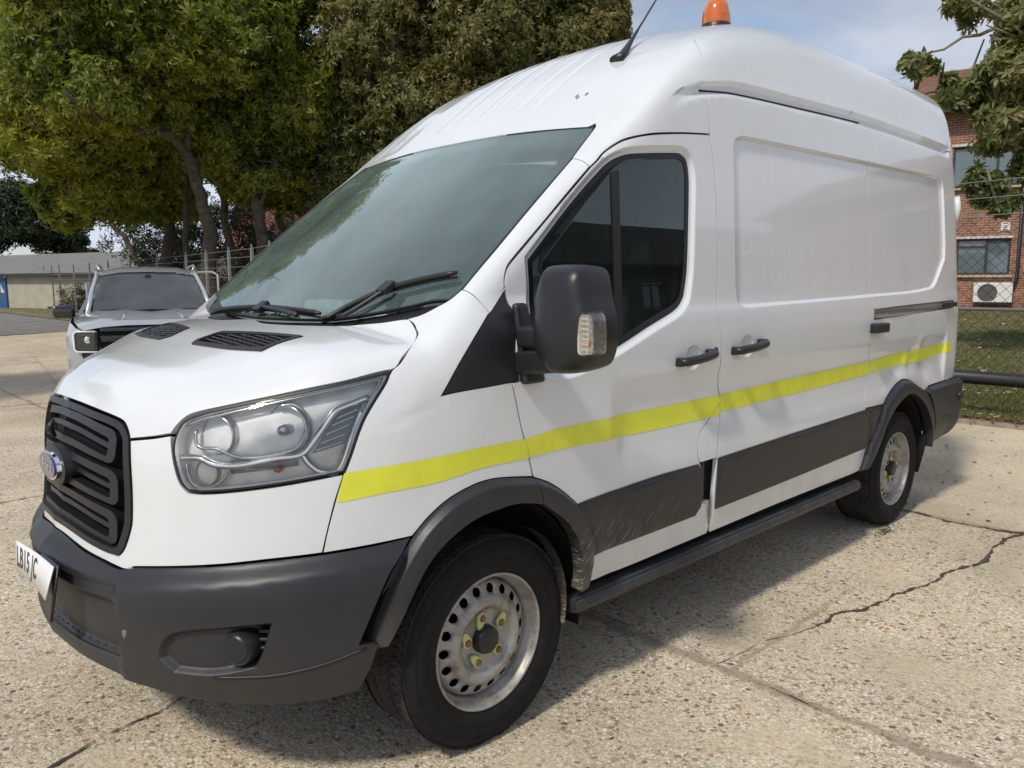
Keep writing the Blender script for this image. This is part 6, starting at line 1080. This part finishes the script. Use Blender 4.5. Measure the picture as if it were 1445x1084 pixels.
# hanging chestnut branch at the right edge
tree('chestnut_tree','chestnut branch reaching in from the right edge, before the brick wall',([(17.8,-2.6,0.2),(17.5,-2.3,3),(16.6,-1.4,5.2)],.22,.14),
 [([(16.6,-1.4,5.2),(14.9,-.1,5.4),(13.6,1.0,5.25),(12.6,2.0,4.85)],.10,.014),([(15.3,-.3,5.3),(14.3,.5,4.5),(13.5,1.2,3.9),(13.2,1.5,3.5)],.055,.012),([(16.6,-1.4,5.2),(15.0,-.6,3.9),(14.0,.4,3.1),(13.4,.9,2.7)],.06,.012),([(14.4,.3,5.3),(13.9,1.2,4.8),(13.3,1.9,4.4),(12.9,2.1,4.3)],.035,.01)],
 [(13.6,.9,5.3,.55,.55,.55,1.0),(13.3,1.0,4.5,.55,.55,.45,1.0),(13.4,.9,3.8,.60,.55,.45,1.1),(13.6,.6,3.2,.50,.5,.40,.8),(13.0,1.6,5.75,.35,.35,.45,.5),(13.1,1.55,4.35,.35,.35,.30,.45),(12.6,2.05,4.70,.30,.25,.16,.22),(13.2,1.25,2.9,.25,.25,.25,.25),(14.3,0.2,4.6,.8,.8,1.0,1.2),(14.2,.1,6.2,.8,.8,.8,1),(13.35,.95,2.62,.20,.2,.18,.15)],950,.155,LR,seed=77,bark=BKr)
# ------------------------------------------------------------------ fences
PG=simple('fence_post_steel',(.30,.30,.29),.5,.5,noise=.2)
BKM=simple('black_painted_steel',(.016,.017,.019),.45,noise=.2)
fn=tag(empty('barbed_wire_fence',(0,0,0)),'tall steel post fence with barbed wire strands receding behind the pickup','fence')
posts=[(6.9,11.0),(7.25,12.8),(7.71,14.59),(7.98,16.42),(8.28,18.51),(8.6,20.7),(8.95,24.0),(9.25,27.5),(9.55,31.0),(9.85,34.5),(10.15,38.0),(10.35,41.2),(10.50,43.2),(10.60,45.2),(10.70,47.2),(10.8,49.6)]
pm=None
for (x,y) in posts:
    o=MB().box((0,0,1.1),(.06,.05,2.5)).box((0,0,2.38),(.03,.03,.14)).build('fence_post',PG,fn) if pm is None else link('fence_post',pm,fn)
    pm=o.data; o.location=(x,y,-.15)
for k,z in enumerate((1.55,1.80,2.02,2.2)):
    m=MB().tube([(x-.03,y,z) for x,y in posts],.006,4); m.build('barbed_wire',PG,fn)
m=MB().tube([(x-.05,y,.10) for x,y in posts[5:]],.06,6); m.build('ground_rail',BKM,fn)
pf=simple('mesh_wire',(.20,.21,.20),.5,.4)
m=MB()
for i in range(0,7):
    (x0,y0),(x1,y1)=posts[i],posts[i+1]
    for k in range(14):
        t=k/14; m.tube([(x0+(x1-x0)*t,y0+(y1-y0)*t,-.1),(x0+(x1-x0)*t,y0+(y1-y0)*t,1.5)],.0022,3)
for z in np.arange(.1,1.5,.2): m.tube([(x,y,z) for x,y in posts[:8]],.0022,3)
mw=m.build('fence_mesh',pf,fn); mw['kind']='stuff'
gt=tag(empty('tube_gate',(0,0,0)),'pale tubular gate frame standing beside the pickup windscreen','gate')
MB().tube([(6.05,14.9,-.1),(6.05,14.9,1.60),(6.10,14.7,1.66),(6.42,13.75,1.66),(6.46,13.6,1.60),(6.46,13.6,-.1)],.025,8).build('gate_frame',simple('galvanised',(.30,.30,.28),.5,.4),gt,smooth=True)
MB().tube([(6.05,14.9,.9),(6.46,13.6,.9)],.018,8).build('gate_bar',simple('galvanised_bar',(.5,.5,.48),.4,.6),gt,smooth=True)
# verge below the fence and bush
def tufts(name,P,h,mat,seed,w=.006,n=5,kind='stuff'):
    rg=np.random.default_rng(seed); k=len(P)*n; C=np.repeat(P,n,0)+rg.normal(size=(k,3))*[.03,.03,0]; a=rg.uniform(0,6.28,k); hh=h*rg.uniform(.4,1.3,k); d=np.c_[np.cos(a),np.sin(a),0*a]; s=np.c_[-np.sin(a),np.cos(a),0*a]
    V=np.stack([C-s*w,C+s*w,C+d*hh[:,None]*.5+[0,0,1]*hh[:,None]],1).reshape(-1,3); me=bpy.data.meshes.new(name); me.vertices.add(len(V)); me.vertices.foreach_set('co',V.ravel()); me.loops.add(3*k); me.loops.foreach_set('vertex_index',np.arange(3*k)); me.polygons.add(k); me.polygons.foreach_set('loop_start',np.arange(k)*3); me.update(calc_edges=True); me.materials.append(mat); o=link(name,me)
    if kind: o['kind']=kind
    return o
GRS=leaf_mat('grass_blade',[(.06,.10,.02),(.11,.14,.03),(.20,.18,.07),(.26,.22,.11)],.3,.7)
rg=np.random.default_rng(5)
sheetgrid('grass_verge',[7.9,8.6,9.6,10.6,11.6,12.6],[13,18,24,30,36,42,50,58],lambda x,y:gz(x,y)+.03,LG)
P=np.c_[rg.uniform(8.0,11.6,5000),rg.uniform(16,50,5000),np.full(5000,-.1)]; P=P[P[:,0]>7.6+.055*(P[:,1]-14.6)-.5]; tg=tufts('verge_grass',P,.16,GRS,1,w=.014,n=3); tag(tg,'rough green grass along the foot of the barbed wire fence','grass')
k=26000; u=rg.uniform(0,1,k)**1.5; X=8.4+u*16; Y=rg.uniform(-1.8,1.0,k)*(1+u*1.6)+u*2.4; P=np.c_[X,Y,lz(X,Y)]; tg=tufts('lawn_grass',P,.055,GRS,2,w=.0045,n=5); tag(tg,'short patchy grass on the lawn behind the black rail','grass')
k=420; X=8.5+rg.uniform(0,1,k)**1.3*13; Y=rg.uniform(-1.5,1.2,k)*(1+(X-8)/13)+(X-8)*.15; s=[]
def litter(name,X,Y,Z,size,cols,label,seed,curl=.3):
    rg=np.random.default_rng(seed); m=MB()
    for x,y,z in zip(X,Y,Z):
        a=rg.uniform(0,6.28); l=size*rg.uniform(.5,1.4); w=l*rg.uniform(.3,.6); cx,sx=math.cos(a),math.sin(a); t=rg.uniform(-curl,curl)*l
        q=[(-l/2,0,abs(t)),(0,-w/2,0),(l/2,0,abs(t)*.7),(0,w/2,abs(t)*.5)]; m.add([(x+p[0]*cx-p[1]*sx,y+p[0]*sx+p[1]*cx,z+.004+p[2]) for p in q],[(0,1,2),(0,2,3)])
    o=m.build(name,leaf_mat(name+'_mat',cols,.1,.8)); tag(o,label,'leaves',kind='stuff'); return o
litter('fallen_leaves',X,Y,lz(X,Y)+.03,.07,[(.45,.42,.34),(.6,.57,.5),(.40,.33,.22)],'pale dry leaves scattered over the lawn',8)
k=1500; X=8.30+rg.normal(size=k)*.07+.10; Y=rg.uniform(-3,3.2,k); litter('leaf_mulch',X,Y,X*0+.035+rg.uniform(0,.03,k),.06,[(.07,.035,.022),(.11,.06,.035),(.20,.10,.05),(.30,.19,.09)],'brown leaf mulch gathered along the kerb under the fence',9)
k=130; X=rg.uniform(4.6,8.2,k); Y=rg.uniform(-2.2,.6,k)+rg.normal(size=k)*.2; litter('yard_litter',X,Y,X*0,.035,[(.10,.05,.03),(.16,.10,.06),(.32,.15,.07)],'small brown leaf scraps on the pale slab behind the van',10)
litter('moss_tuft',rg.normal(size=90)*.07+4.12,rg.normal(size=90)*.018-.99,np.zeros(90)-.002,.018,[(.03,.045,.015),(.05,.07,.025)],'tuft of green moss at the foot of the rear tyre',11)
# chain link fence with its black rails
cf=tag(empty('chain_link_fence',(8.78,0,0)),'black chain link fence with a heavy lower rail in front of the lawn','fence')
m=MB(); Y0,Y1,Hh=-2.6,6.0,2.05; a=.112
for sgn in (1,-1):
    for k in range(int((Y1-Y0+Hh*1.0)/a)+1):
        ys_=(Y0-Hh if sgn>0 else Y0)+k*a; p=(ys_,0.) ; q=(ys_+sgn*Hh,Hh)
        # clip to the panel
        t0,t1=0,1
        for lo_,hi_ in ((Y0,Y1),):
            dy=q[0]-p[0]; ta,tb=(lo_-p[0])/dy,(hi_-p[0])/dy; t0=max(t0,min(ta,tb)); t1=min(t1,max(ta,tb))
        if t1-t0>.02: m.tube([(0.006*sgn,p[0]+(q[0]-p[0])*t0,.06+Hh*t0),(0.006*sgn,p[0]+(q[0]-p[0])*t1,.06+Hh*t1)],.0021,4,cap=False)
cl=m.build('chain_link',BKM,cf); cl['kind']='stuff'
MB().tube([(0,Y0,.425),(0,Y1,.425)],.072,12).build('lower_rail',BKM,cf,smooth=True)
MB().tube([(0,Y0,1.155),(0,Y1,1.155)],.020,8).build('upper_rail',simple('rail_grey',(.10,.11,.11),.5),cf,smooth=True)
for k,z in enumerate((2.12,2.30,2.47)): MB().tube([(0,Y0,z+.05),(0,.3,z),(0,Y1,z-.1)],.004,4).build('strand',PG,cf)
for y in (-2.6,1.6,6.0): MB().tube([(.05,y,0),(.05,y,2.6)],.03,8).build('fence_post',BKM,cf,smooth=True)
# ------------------------------------------------------------------ brick building on the right
def brick_mat(name,c1,c2,mort,sx=1):
    m,t,b=nodes(name); Nn=t.nodes.new; Ll=t.links.new; tcx=Nn('ShaderNodeTexCoord'); mp=Nn('ShaderNodeMapping'); mp.inputs['Rotation'].default_value=(math.radians(90),0,0); Ll(tcx.outputs['Object'],mp.inputs[0])
    br=Nn('ShaderNodeTexBrick'); br.inputs['Scale'].default_value=1; br.inputs['Brick Width'].default_value=.225; br.inputs['Row Height'].default_value=.075; br.inputs['Mortar Size'].default_value=.010; br.inputs['Color1'].default_value=(*c1,1); br.inputs['Color2'].default_value=(*c2,1); br.inputs['Mortar'].default_value=(*mort,1); br.inputs['Bias'].default_value=-.2; Ll(mp.outputs[0],br.inputs['Vector'])
    n=Nn('ShaderNodeTexNoise'); n.inputs['Scale'].default_value=2.2; n.inputs['Detail'].default_value=8; Ll(tcx.outputs['Object'],n.inputs['Vector']); mr=Nn('ShaderNodeMapRange'); mr.inputs[1].default_value=.3; mr.inputs[2].default_value=.7; mr.inputs[3].default_value=.72; mr.inputs[4].default_value=1.2; Ll(n.outputs['Fac'],mr.inputs[0])
    s=Nn('ShaderNodeVectorMath'); s.operation='SCALE'; Ll(br.outputs['Color'],s.inputs[0]); Ll(mr.outputs[0],s.inputs['Scale']); Ll(s.outputs[0],b.inputs['Base Color']); b.inputs['Roughness'].default_value=.9
    bp=Nn('ShaderNodeBump'); bp.inputs['Strength'].default_value=.6; bp.inputs['Distance'].default_value=.01; bp.invert=True; Ll(br.outputs['Fac'],bp.inputs['Height']); Ll(bp.outputs[0],b.inputs['Normal']); return m
BR=brick_mat('red_brick',(.30,.115,.06),(.20,.075,.045),(.36,.30,.24)); TL=rough_mat('roof_tile',[(.10,.045,.03),(.16,.08,.05),(.20,.11,.075)],3,bs=30)
WF=simple('window_frame_brown',(.045,.03,.022),.5); WG=simple('window_pane',(.10,.14,.15),.06,coat=1,spec=1); LN=simple('lintel',(.55,.55,.52),.8,noise=.2); SIL=simple('sill_stone',(.42,.36,.26),.8)
def wall_with_holes(name,L_,H_,holes,mat,parent,th=.25):
    """local x along the wall, z up, face at y=0 facing -y"""
    xs_=sorted(set([0,L_]+[a for h_ in holes for a in (h_[0],h_[1])])); zs_=sorted(set([0,H_]+[a for h_ in holes for a in (h_[2],h_[3])])); m=MB()
    for i in range(len(xs_)-1):
        for j in range(len(zs_)-1):
            cx,cz=(xs_[i]+xs_[i+1])/2,(zs_[j]+zs_[j+1])/2
            if any(h_[0]<cx<h_[1] and h_[2]<cz<h_[3] for h_ in holes): continue
            m.quad((xs_[i],0,zs_[j]),(xs_[i+1],0,zs_[j]),(xs_[i+1],0,zs_[j+1]),(xs_[i],0,zs_[j+1]))
    for x0,x1,z0,z1 in [h_[:4] for h_ in holes]:
        m.quad((x0,0,z0),(x0,.12,z0),(x0,.12,z1),(x0,0,z1)); m.quad((x1,0,z0),(x1,0,z1),(x1,.12,z1),(x1,.12,z0)); m.quad((x0,0,z1),(x0,.12,z1),(x1,.12,z1),(x1,0,z1)); m.quad((x0,0,z0),(x1,0,z0),(x1,.12,z0),(x0,.12,z0))
    return m.build(name,mat,parent)
def window(x0,x1,z0,z1,bars,parent,trans=None):
    w=MB(); f=.06
    for a,b in ((x0,x0+f),(x1-f,x1)): w.box(((a+b)/2,.09,(z0+z1)/2),(f,.07,z1-z0))
    for a,b in ((z0,z0+f),(z1-f,z1)): w.box(((x0+x1)/2,.09,(a+b)/2),(x1-x0,.068,f))
    for b in bars: w.box((x0+(x1-x0)*b,.09,(z0+z1)/2),(.07,.066,z1-z0-.02))
    if trans: w.box((x0+(x1-x0)*bars[0]/2,.09,z0+(z1-z0)*trans),((x1-x0)*bars[0],.064,.06))
    fr=w.build('window',WF,parent); 
    es=[0]+list(bars)+[1]
    for a,b in zip(es[:-1],es[1:]): MB().quad((x0+(x1-x0)*a+.03,.105,z0+.03),(x0+(x1-x0)*b-.03,.105,z0+.03),(x0+(x1-x0)*b-.03,.105,z1-.03),(x0+(x1-x0)*a+.03,.105,z1-.03)).build('pane',WG,fr)
    MB().box(((x0+x1)/2,-.03,z0-.045),(x1-x0+.16,.16,.06)).build('sill',SIL,fr); MB().box(((x0+x1)/2,-.012,z1+.045),(x1-x0+.1,.03,.07)).build('lintel',LN,fr)
    return fr
def brick_block(name,label,loc,rz,L_,H_,holes,dep_,roofh,mat,roofm=None):
    b=empty(name,loc,rz); tag(b,label,'building')
    wall_with_holes('wall',L_,H_,holes,mat,b)
    MB().quad((0,dep_,0),(0,0,0),(0,0,H_),(0,dep_,H_)).quad((L_,0,0),(L_,dep_,0),(L_,dep_,H_),(L_,0,H_)).quad((L_,dep_,0),(0,dep_,0),(0,dep_,H_),(L_,dep_,H_)).build('side_wall',mat,b)
    m=MB(); e=.45
    m.add([(-e,-e,H_-.1),(L_+e,-e,H_-.1),(L_+e,dep_/2,H_+roofh),(-e,dep_/2,H_+roofh),(-e,dep_+e,H_-.1),(L_+e,dep_+e,H_-.1)],[(0,1,2,3),(3,2,5,4),(0,3,4),(1,5,2)])
    o=m.build('roof',TL,b); s_=o.modifiers.new('t','SOLIDIFY'); s_.thickness=.12
    MB().box((L_/2,-e-.05,H_-.12),(L_+2*e,.12,.12)).build('gutter',WF,b)
    for h_ in holes: window(h_[0],h_[1],h_[2],h_[3],h_[4],b,h_[5] if len(h_)>5 else None)
    if roofm: o.data.materials[0]=roofm
    return b
rzb=math.radians(-75); ex=Vector((math.cos(rzb),math.sin(rzb),0)); org=Vector((26.1,5.6,.50))-ex*9.0; org2=org+ex*7.75
hs_=[]
for k in range(0,5):
    s=1.27+k*3.7; hs_.append((s,s+1.42,1.05,2.12,[.56],.78)); hs_.append((s-.25,s+2.3,3.66,4.86,[.46,.78]))
BB=brick_block('brick_building','two-storey red brick building with brown window frames beyond the lawn',tuple(org2),rzb,24,6.0,[h_ for h_ in hs_ if 0<h_[0] and h_[1]<24],9,2.1,BR)
ac=tag(empty('air_conditioner',tuple(org+ex*9.56)),'white outdoor air conditioning unit low on the brick wall','air conditioner'); ac.rotation_euler=(0,0,rzb)
MB().box((.50,-.22,.52),(1.0,.34,.58)).build('ac_case',simple('ac_white',(.68,.68,.64),.5),ac,bevel=.02)
m=MB()
for r in np.arange(.04,.26,.03): m.tube([(.36+r*math.cos(t),-.40,.52+r*math.sin(t)) for t in np.linspace(0,6.2832,25)],.005,4,cap=False)
g_=m.build('fan_grille',simple('ac_grille',(.25,.25,.25),.5),ac); g_['kind']='stuff'
MB().lathe([(0,-.393),(.25,-.393),(.26,-.390)],'y',32,(.36,0,.52)).build('fan_recess',simple('ac_dark',(.05,.05,.05),.6),ac)
MB().box((.5,-.2,.2),(.9,.3,.04)).build('ac_bracket',WF,ac)
dp_=tag(empty('downpipe',tuple(org+ex*10.62)),'black downpipe with a bent foot on the brick wall','pipe'); dp_.rotation_euler=(0,0,rzb)
MB().tube([(0.02,-.09,5.9),(.02,-.09,.95),(-.05,-.14,.75),(-.35,-.16,.60)],.05,10).build('pipe_run',BKM,dp_,smooth=True)
pb=tag(empty('pole',tuple(org+ex*11.08+Vector((-.5,-.1,-.05)))),'slim black post standing in front of the brick wall at the right edge','post')
MB().tube([(0,0,0),(0,0,3.2)],.085,12).build('pole_shaft',BKM,pb,smooth=True)
MB().box((0,0,3.2),(.18,.18,.05)).build('pole_cap',BKM,pb)
sg=tag(empty('wall_notice',tuple(org+ex*10.18+Vector((0,0,2.36)))),'small white square notice high on the brick wall','sign'); sg.rotation_euler=(0,0,rzb)
MB().box((.08,-.02,.10),(.24,.02,.24)).build('notice_board',simple('notice_white',(.7,.7,.68),.5),sg,bevel=.01)
m=MB(); [m.tube([(.08+.055*math.cos(a),-.033,.10+.055*math.sin(a)),(.08-.055*math.cos(a),-.033,.10-.055*math.sin(a))],.008,4) for a in (.78,2.36)]; m.box((.08,-.032,.19),(.14,.004,.02)).box((.08,-.032,.01),(.14,.004,.02)); m.build('notice_mark',M['ink'],sg)['kind']='stuff'
yb=tag(empty('yellow_box',tuple(org+ex*10.80+Vector((0,0,1.12)))),'small yellow switch box beside the downpipe','switch box'); yb.rotation_euler=(0,0,rzb)
MB().box((.06,-.04,.1),(.14,.07,.17)).build('box_case',simple('box_yellow',(.6,.5,.12),.5),yb,bevel=.01); MB().box((.06,-.08,.1),(.06,.02,.06)).build('box_lever',M['ink'],yb,bevel=.005)
# buildings behind the camera, seen only as reflections in the van
hs2=[]
for k in range(11): hs2.append((2+k*5.2,3.6+k*5.2,.9,2.2,[.5])); hs2.append((2+k*5.2,3.6+k*5.2,3.4,4.6,[.5]))
brick_block('office_block','long brick office block behind the camera, mirrored in the side window',(66,-23,0),math.pi,62,5.6,hs2,10,3.2,brick_mat('dark_brick',(.09,.05,.04),(.065,.04,.03),(.11,.10,.09)),simple('dark_tile',(.035,.030,.028),.8,noise=.3,nscale=2))
# red-roofed house behind the trees
hr=tag(empty('tiled_house',(20.5,41.5,0),math.radians(-40)),'red-tiled house half hidden behind the chestnut trunks','house')
MB().box((5,3,1.6),(12,6,3.4)).build('wall',simple('render_wall',(.28,.17,.12),.9,noise=.2),hr)
m=MB().add([(-1.5,-.5,3.2),(11.5,-.5,3.2),(11.5,3,6.2),(-1.5,3,6.2),(-1.5,6.5,3.2),(11.5,6.5,3.2)],[(0,1,2,3),(3,2,5,4),(0,3,4),(1,5,2)]); m.build('roof',simple('red_tile',(.16,.05,.035),.8,noise=.3,nscale=3),hr)
# ------------------------------------------------------------------ long shed
sh=tag(empty('long_shed',(12.9,36.2,-.15),math.radians(106.5)),'long low shed with grey sheet roof and cream ribbed cladding','shed')
CR=simple('cream_cladding',(.42,.385,.30),.7,noise=.12,nscale=1.5); RFm=rough_mat('grey_sheet_roof',[(.15,.145,.14),(.20,.195,.185)],1.2,bs=8,bump=.3)
# local x runs along the front wall, away from the trees; the front faces +y
Ls=36
m=MB(); nrib=150
for i in range(nrib):
    x0=Ls*i/nrib; w=Ls/nrib
    m.quad((x0,0,0),(x0+w*.7,0,0),(x0+w*.7,0,2.05),(x0,0,2.05)); m.quad((x0+w*.7,0,0),(x0+w*.8,-.03,0),(x0+w*.8,-.03,2.05),(x0+w*.7,0,2.05)); m.quad((x0+w*.8,-.03,0),(x0+w,0,0),(x0+w,0,2.05),(x0+w*.8,-.03,2.05))
m.build('wall',CR,sh)['kind']='stuff'
MB().quad((0,0,0),(0,-8,0),(0,-8,2.05),(0,0,2.05)).add([(0,0,2.05),(0,-8,2.05),(0,-4,3.2)],[(0,1,2)]).build('end_wall',CR,sh)
MB().add([(-.3,.35,2.0),(Ls,.35,2.0),(Ls,-4,3.25),(-.3,-4,3.25),(-.3,-8.3,2.0),(Ls,-8.3,2.0)],[(0,1,2,3),(3,2,5,4)]).build('roof',RFm,sh)
MB().box((Ls/2,.36,1.96),(Ls+.4,.06,.14)).build('fascia_board',simple('shed_fascia',(.04,.035,.03),.7),sh)
dr_=MB().box((13.1,.05,.92),(1.7,.08,1.75)).build('door',simple('blue_door',(.025,.085,.22),.5,noise=.15),sh)
MB().add([(12.75,.11,1.0),(12.35,.11,1.0),(12.75,.11,1.5)],[(0,1,2)]).build('paper_triangle',LN,dr_)
MB().box((13.1,.06,1.9),(1.9,.05,.2)).build('door_head',LN,dr_); 
for x in (12.6,13.2): MB().lathe([(0,.1),(.12,.1),(.12,0)],'y',12,(x,0,1.92)).build('wall_lamp',M['ink'],sh)
sn=tag(empty('white_sign',(10.35,36.2,1.05),math.radians(12)),'white rectangular sign with small grey lettering fixed to the fence left of the pickup','sign')
MB().box((0,0,0),(.50,.03,.72)).build('sign_board',simple('sign_white',(.75,.75,.75),.5),sn); m=MB(); [m.box((0,-.018,.2-.1*k),(.36-.05*(k%2),.004,.03)) for k in range(4)]; m.build('sign_print',M['inkgrey'],sn)['kind']='stuff'
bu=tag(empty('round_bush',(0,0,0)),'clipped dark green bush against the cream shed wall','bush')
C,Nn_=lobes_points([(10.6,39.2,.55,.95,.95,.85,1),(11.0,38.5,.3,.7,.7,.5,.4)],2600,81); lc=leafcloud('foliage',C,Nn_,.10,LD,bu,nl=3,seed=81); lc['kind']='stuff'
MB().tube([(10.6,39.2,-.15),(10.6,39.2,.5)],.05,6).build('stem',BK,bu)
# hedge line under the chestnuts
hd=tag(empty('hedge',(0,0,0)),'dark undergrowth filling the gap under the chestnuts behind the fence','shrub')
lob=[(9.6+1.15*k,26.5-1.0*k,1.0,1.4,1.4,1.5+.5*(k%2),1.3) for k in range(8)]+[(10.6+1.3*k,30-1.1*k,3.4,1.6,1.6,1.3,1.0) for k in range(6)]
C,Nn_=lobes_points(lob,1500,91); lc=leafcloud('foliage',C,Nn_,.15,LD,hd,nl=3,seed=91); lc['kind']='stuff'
# ------------------------------------------------------------------ pickup
pk=tag(empty('pickup_truck',(2.80,6.95,-.13),math.radians(-18)),'silver pickup truck facing the camera on the left, with grey roof rails','pickup')
PS=simple('silver_paint',(.46,.48,.50),.3,.45,coat=1); PB=simple('gloss_black',(.008,.008,.009),.15,coat=1); PW=glass('pickup_glass',(.10,.12,.12),1.3,dust_haze=.14,dust_haze_col=(.36,.40,.42))
def loft(name,secs,mat,parent,auto=35,closed=False,bevel=0):
    """secs: list of (y, [(x,z)...]) half sections from the middle outwards; mirrored in x"""
    m=MB(); k=len(secs[0][1]); 
    for y,s_ in secs:
        for x,z in s_[::-1]: m.v.append((-x,y,z))
        for x,z in s_[1 if s_[0][0]==0 else 0:]: m.v.append((x,y,z))
    n=len(m.v)//len(secs)
    for i in range(len(secs)-1):
        for j in range(n-1): a=i*n+j; m.f.append((a,a+n,a+n+1,a+1))
    return m.build(name,mat,parent,auto=auto)
# bonnet and wings
loft('bonnet',[(.10,[(0,1.10),(.3,1.10),(.55,1.085),(.75,1.05)]),(.16,[(0,1.155),(.3,1.16),(.57,1.15),(.80,1.085)]),(.5,[(0,1.185),(.30,1.20),(.58,1.20),(.86,1.125)]),(1.1,[(0,1.215),(.28,1.235),(.62,1.235),(.90,1.15)]),(1.35,[(0,1.225),(.28,1.24),(.66,1.235),(.92,1.16)])],PS,pk)
for s in (-1,1): MB().tube([(s*.33,.22,1.172),(s*.31,.7,1.212),(s*.28,1.25,1.236)],[.012,.02,.014],6,flat=.4).build('bonnet_crease',PS,pk,smooth=True)
loft('front_body',[(.0,[(.42,.40),(.72,.42),(.74,.60),(.78,.78),(.76,1.05)]),(.12,[(.42,.36),(.84,.40),(.87,.60),(.90,.80),(.83,1.08)]),(.35,[(.42,.36),(.90,.38),(.945,.62),(.95,.90),(.88,1.12)]),(.42,[(.6,.78),(.90,.80),(.955,.88),(.95,.98),(.90,1.13)]),(.75,[(.6,.93),(.90,.95),(.965,.98),(.955,1.03),(.92,1.14)]),(1.1,[(.6,.9),(.9,.9),(.955,.94),(.955,1.02),(.92,1.15)]),(1.35,[(.6,.4),(.9,.4),(.935,.7),(.935,1.0),(.925,1.16)]),(4.3,[(.6,.4),(.9,.4),(.935,.7),(.94,1.0),(.90,1.16)])],PS,pk)
MB().box((0,.09,.90),(1.16,.10,.36)).build('grille_back',M['black'],pk)
loft('bumper_mid',[(.02,[(0,.42),(.30,.42),(.55,.42)]),(-.01,[(0,.55),(.30,.55),(.58,.56)]),(.02,[(0,.70),(.30,.70),(.58,.72)])],simple('skid_silver',(.30,.31,.32),.4,.5),pk)
MB().box((0,-.005,.955),(1.16,.05,.075)).build('grille_bar',PB,pk,bevel=.015)
MB().box((0,.03,1.05),(1.16,.06,.04)).build('grille_top',PB,pk,bevel=.015)
for k in range(3): MB().box((0,.01,.74+.055*k),(1.02,.03,.018)).build('grille_slat',PB,pk)
pbd=MB().lathe([(0,-.045),(.9,-.045),(1.0,-.035),(1.0,0)],'y',28,(0,0,0)).build('badge',M['chrome'],pk,smooth=True); pbd.scale=(.10,1,.04); pbd.location=(0,0,.958)
for s in (-1,1):
    hp_=empty('headlight'); hp_.parent=pk
    MB().box((s*.715,.02,.93),(.25,.12,.24),Matrix.Rotation(s*.35,3,'Z')).build('lamp_body',simple('lamp_dark',(.03,.032,.035),.2,coat=1),hp_,bevel=.03)
    R_=Matrix.Rotation(s*.35,3,'Z'); P_=[R_@Vector((s*a,-.065,b))+Vector((s*.715,.02,.93)) for a,b in ((-.12,.115),(.09,.115),(.12,.085),(.12,-.085),(.09,-.115),(-.13,-.12))]
    MB().tube(P_,.011,6).build('light_signature',simple('drl_white',(.8,.82,.82),.2),hp_,smooth=True)
    MB().lathe([(0,-.03),(.035,-.035),(.045,-.02)],'y',16,(s*.70,-.02,.95)).build('projector',M['chrome'],hp_,smooth=True)
    MB().box((s*.60,.04,.56),(.26,.10,.14),Matrix.Rotation(s*.25,3,'Z')).build('fog_recess',PB,pk,bevel=.02)
# cab
loft('windscreen',[(1.28,[(0,1.245),(.35,1.235),(.70,1.20)]),(1.75,[(0,1.52),(.35,1.515),(.655,1.48)]),(2.12,[(0,1.735),(.35,1.725),(.585,1.69)])],PW,pk).data.flip_normals()
loft('roof',[(2.10,[(0,1.742),(.35,1.735),(.60,1.69)]),(2.3,[(0,1.80),(.4,1.79),(.64,1.735)]),(2.8,[(0,1.83),(.4,1.82),(.66,1.76)]),(3.6,[(0,1.80),(.4,1.79),(.64,1.74)])],PS,pk)
for s in (-1,1):
    MB().tube([(s*.755,1.22,1.17),(s*.70,1.75,1.475),(s*.635,2.12,1.70),(s*.665,2.8,1.765),(s*.65,3.6,1.73)],.032,8).build('windscreen_pillar',PS,pk,smooth=True)
    MB().add([(s*.80,1.35,1.16),(s*.90,1.5,1.15),(s*.90,3.6,1.15),(s*.68,3.55,1.72),(s*.67,2.3,1.73),(s*.715,1.8,1.50)],[(0,1,5),(1,2,3,4,5)]).build('side_window',PB,pk)
    MB().tube([(s*.61,2.35,1.77),(s*.635,2.45,1.825),(s*.64,2.65,1.845),(s*.62,3.3,1.83),(s*.60,3.5,1.77)],.016,8).build('roof_rail',simple('rail_silver',(.5,.5,.5),.3,.6),pk,smooth=True)
    mi=MB().box((s*1.03,1.50,1.22),(.26,.14,.17)).build('mirror',PB,pk,bevel=.05,seg=3); MB().box((s*.92,1.50,1.15),(.14,.06,.04)).build('mirror_arm',PB,mi,bevel=.01)
    MB().tube([(s*.62,1.30,1.235),(s*.20,1.33,1.25)],.012,6).build('wiper',M['ink'],pk)
for s in (-1,1):
    for y in (.92,4.1):
        w=empty('wheel',(s*.82,y,.38)); w.parent=pk
        MB().lathe([(.24,.13*s),(.34,.135*s),(.385,.10*s),(.39,0),(.385,-.12*s)],'x',40).build('tyre',M['treadrub'],w,smooth=True)
        MB().lathe([(0,.08*s),(.08,.09*s),(.2,.07*s),(.24,.12*s)],'x',24).build('rim',simple('alloy',(.35,.35,.36),.3,.8),w,smooth=True)
MB().box((0,1.45,1.10),(1.5,.3,.25)).build('dashboard',M['interior'],pk,bevel=.04)
MB().box((0,2.6,.8),(1.6,2.4,.9)).build('cabin_floor',M['black'],pk)
MB().box((0,2.9,1.35),(1.25,.1,.65)).build('rear_cab_wall',M['black'],pk)
for s in (-1,1): MB().box((s*.36,2.35,1.30),(.42,.12,.55)).build('seat',M['seat'],pk,bevel=.05)
MB().lathe([(0,2.0),(.05,2.0)],'y',8,(0,0,1.66)).build('camera_pod',M['ink'],pk)
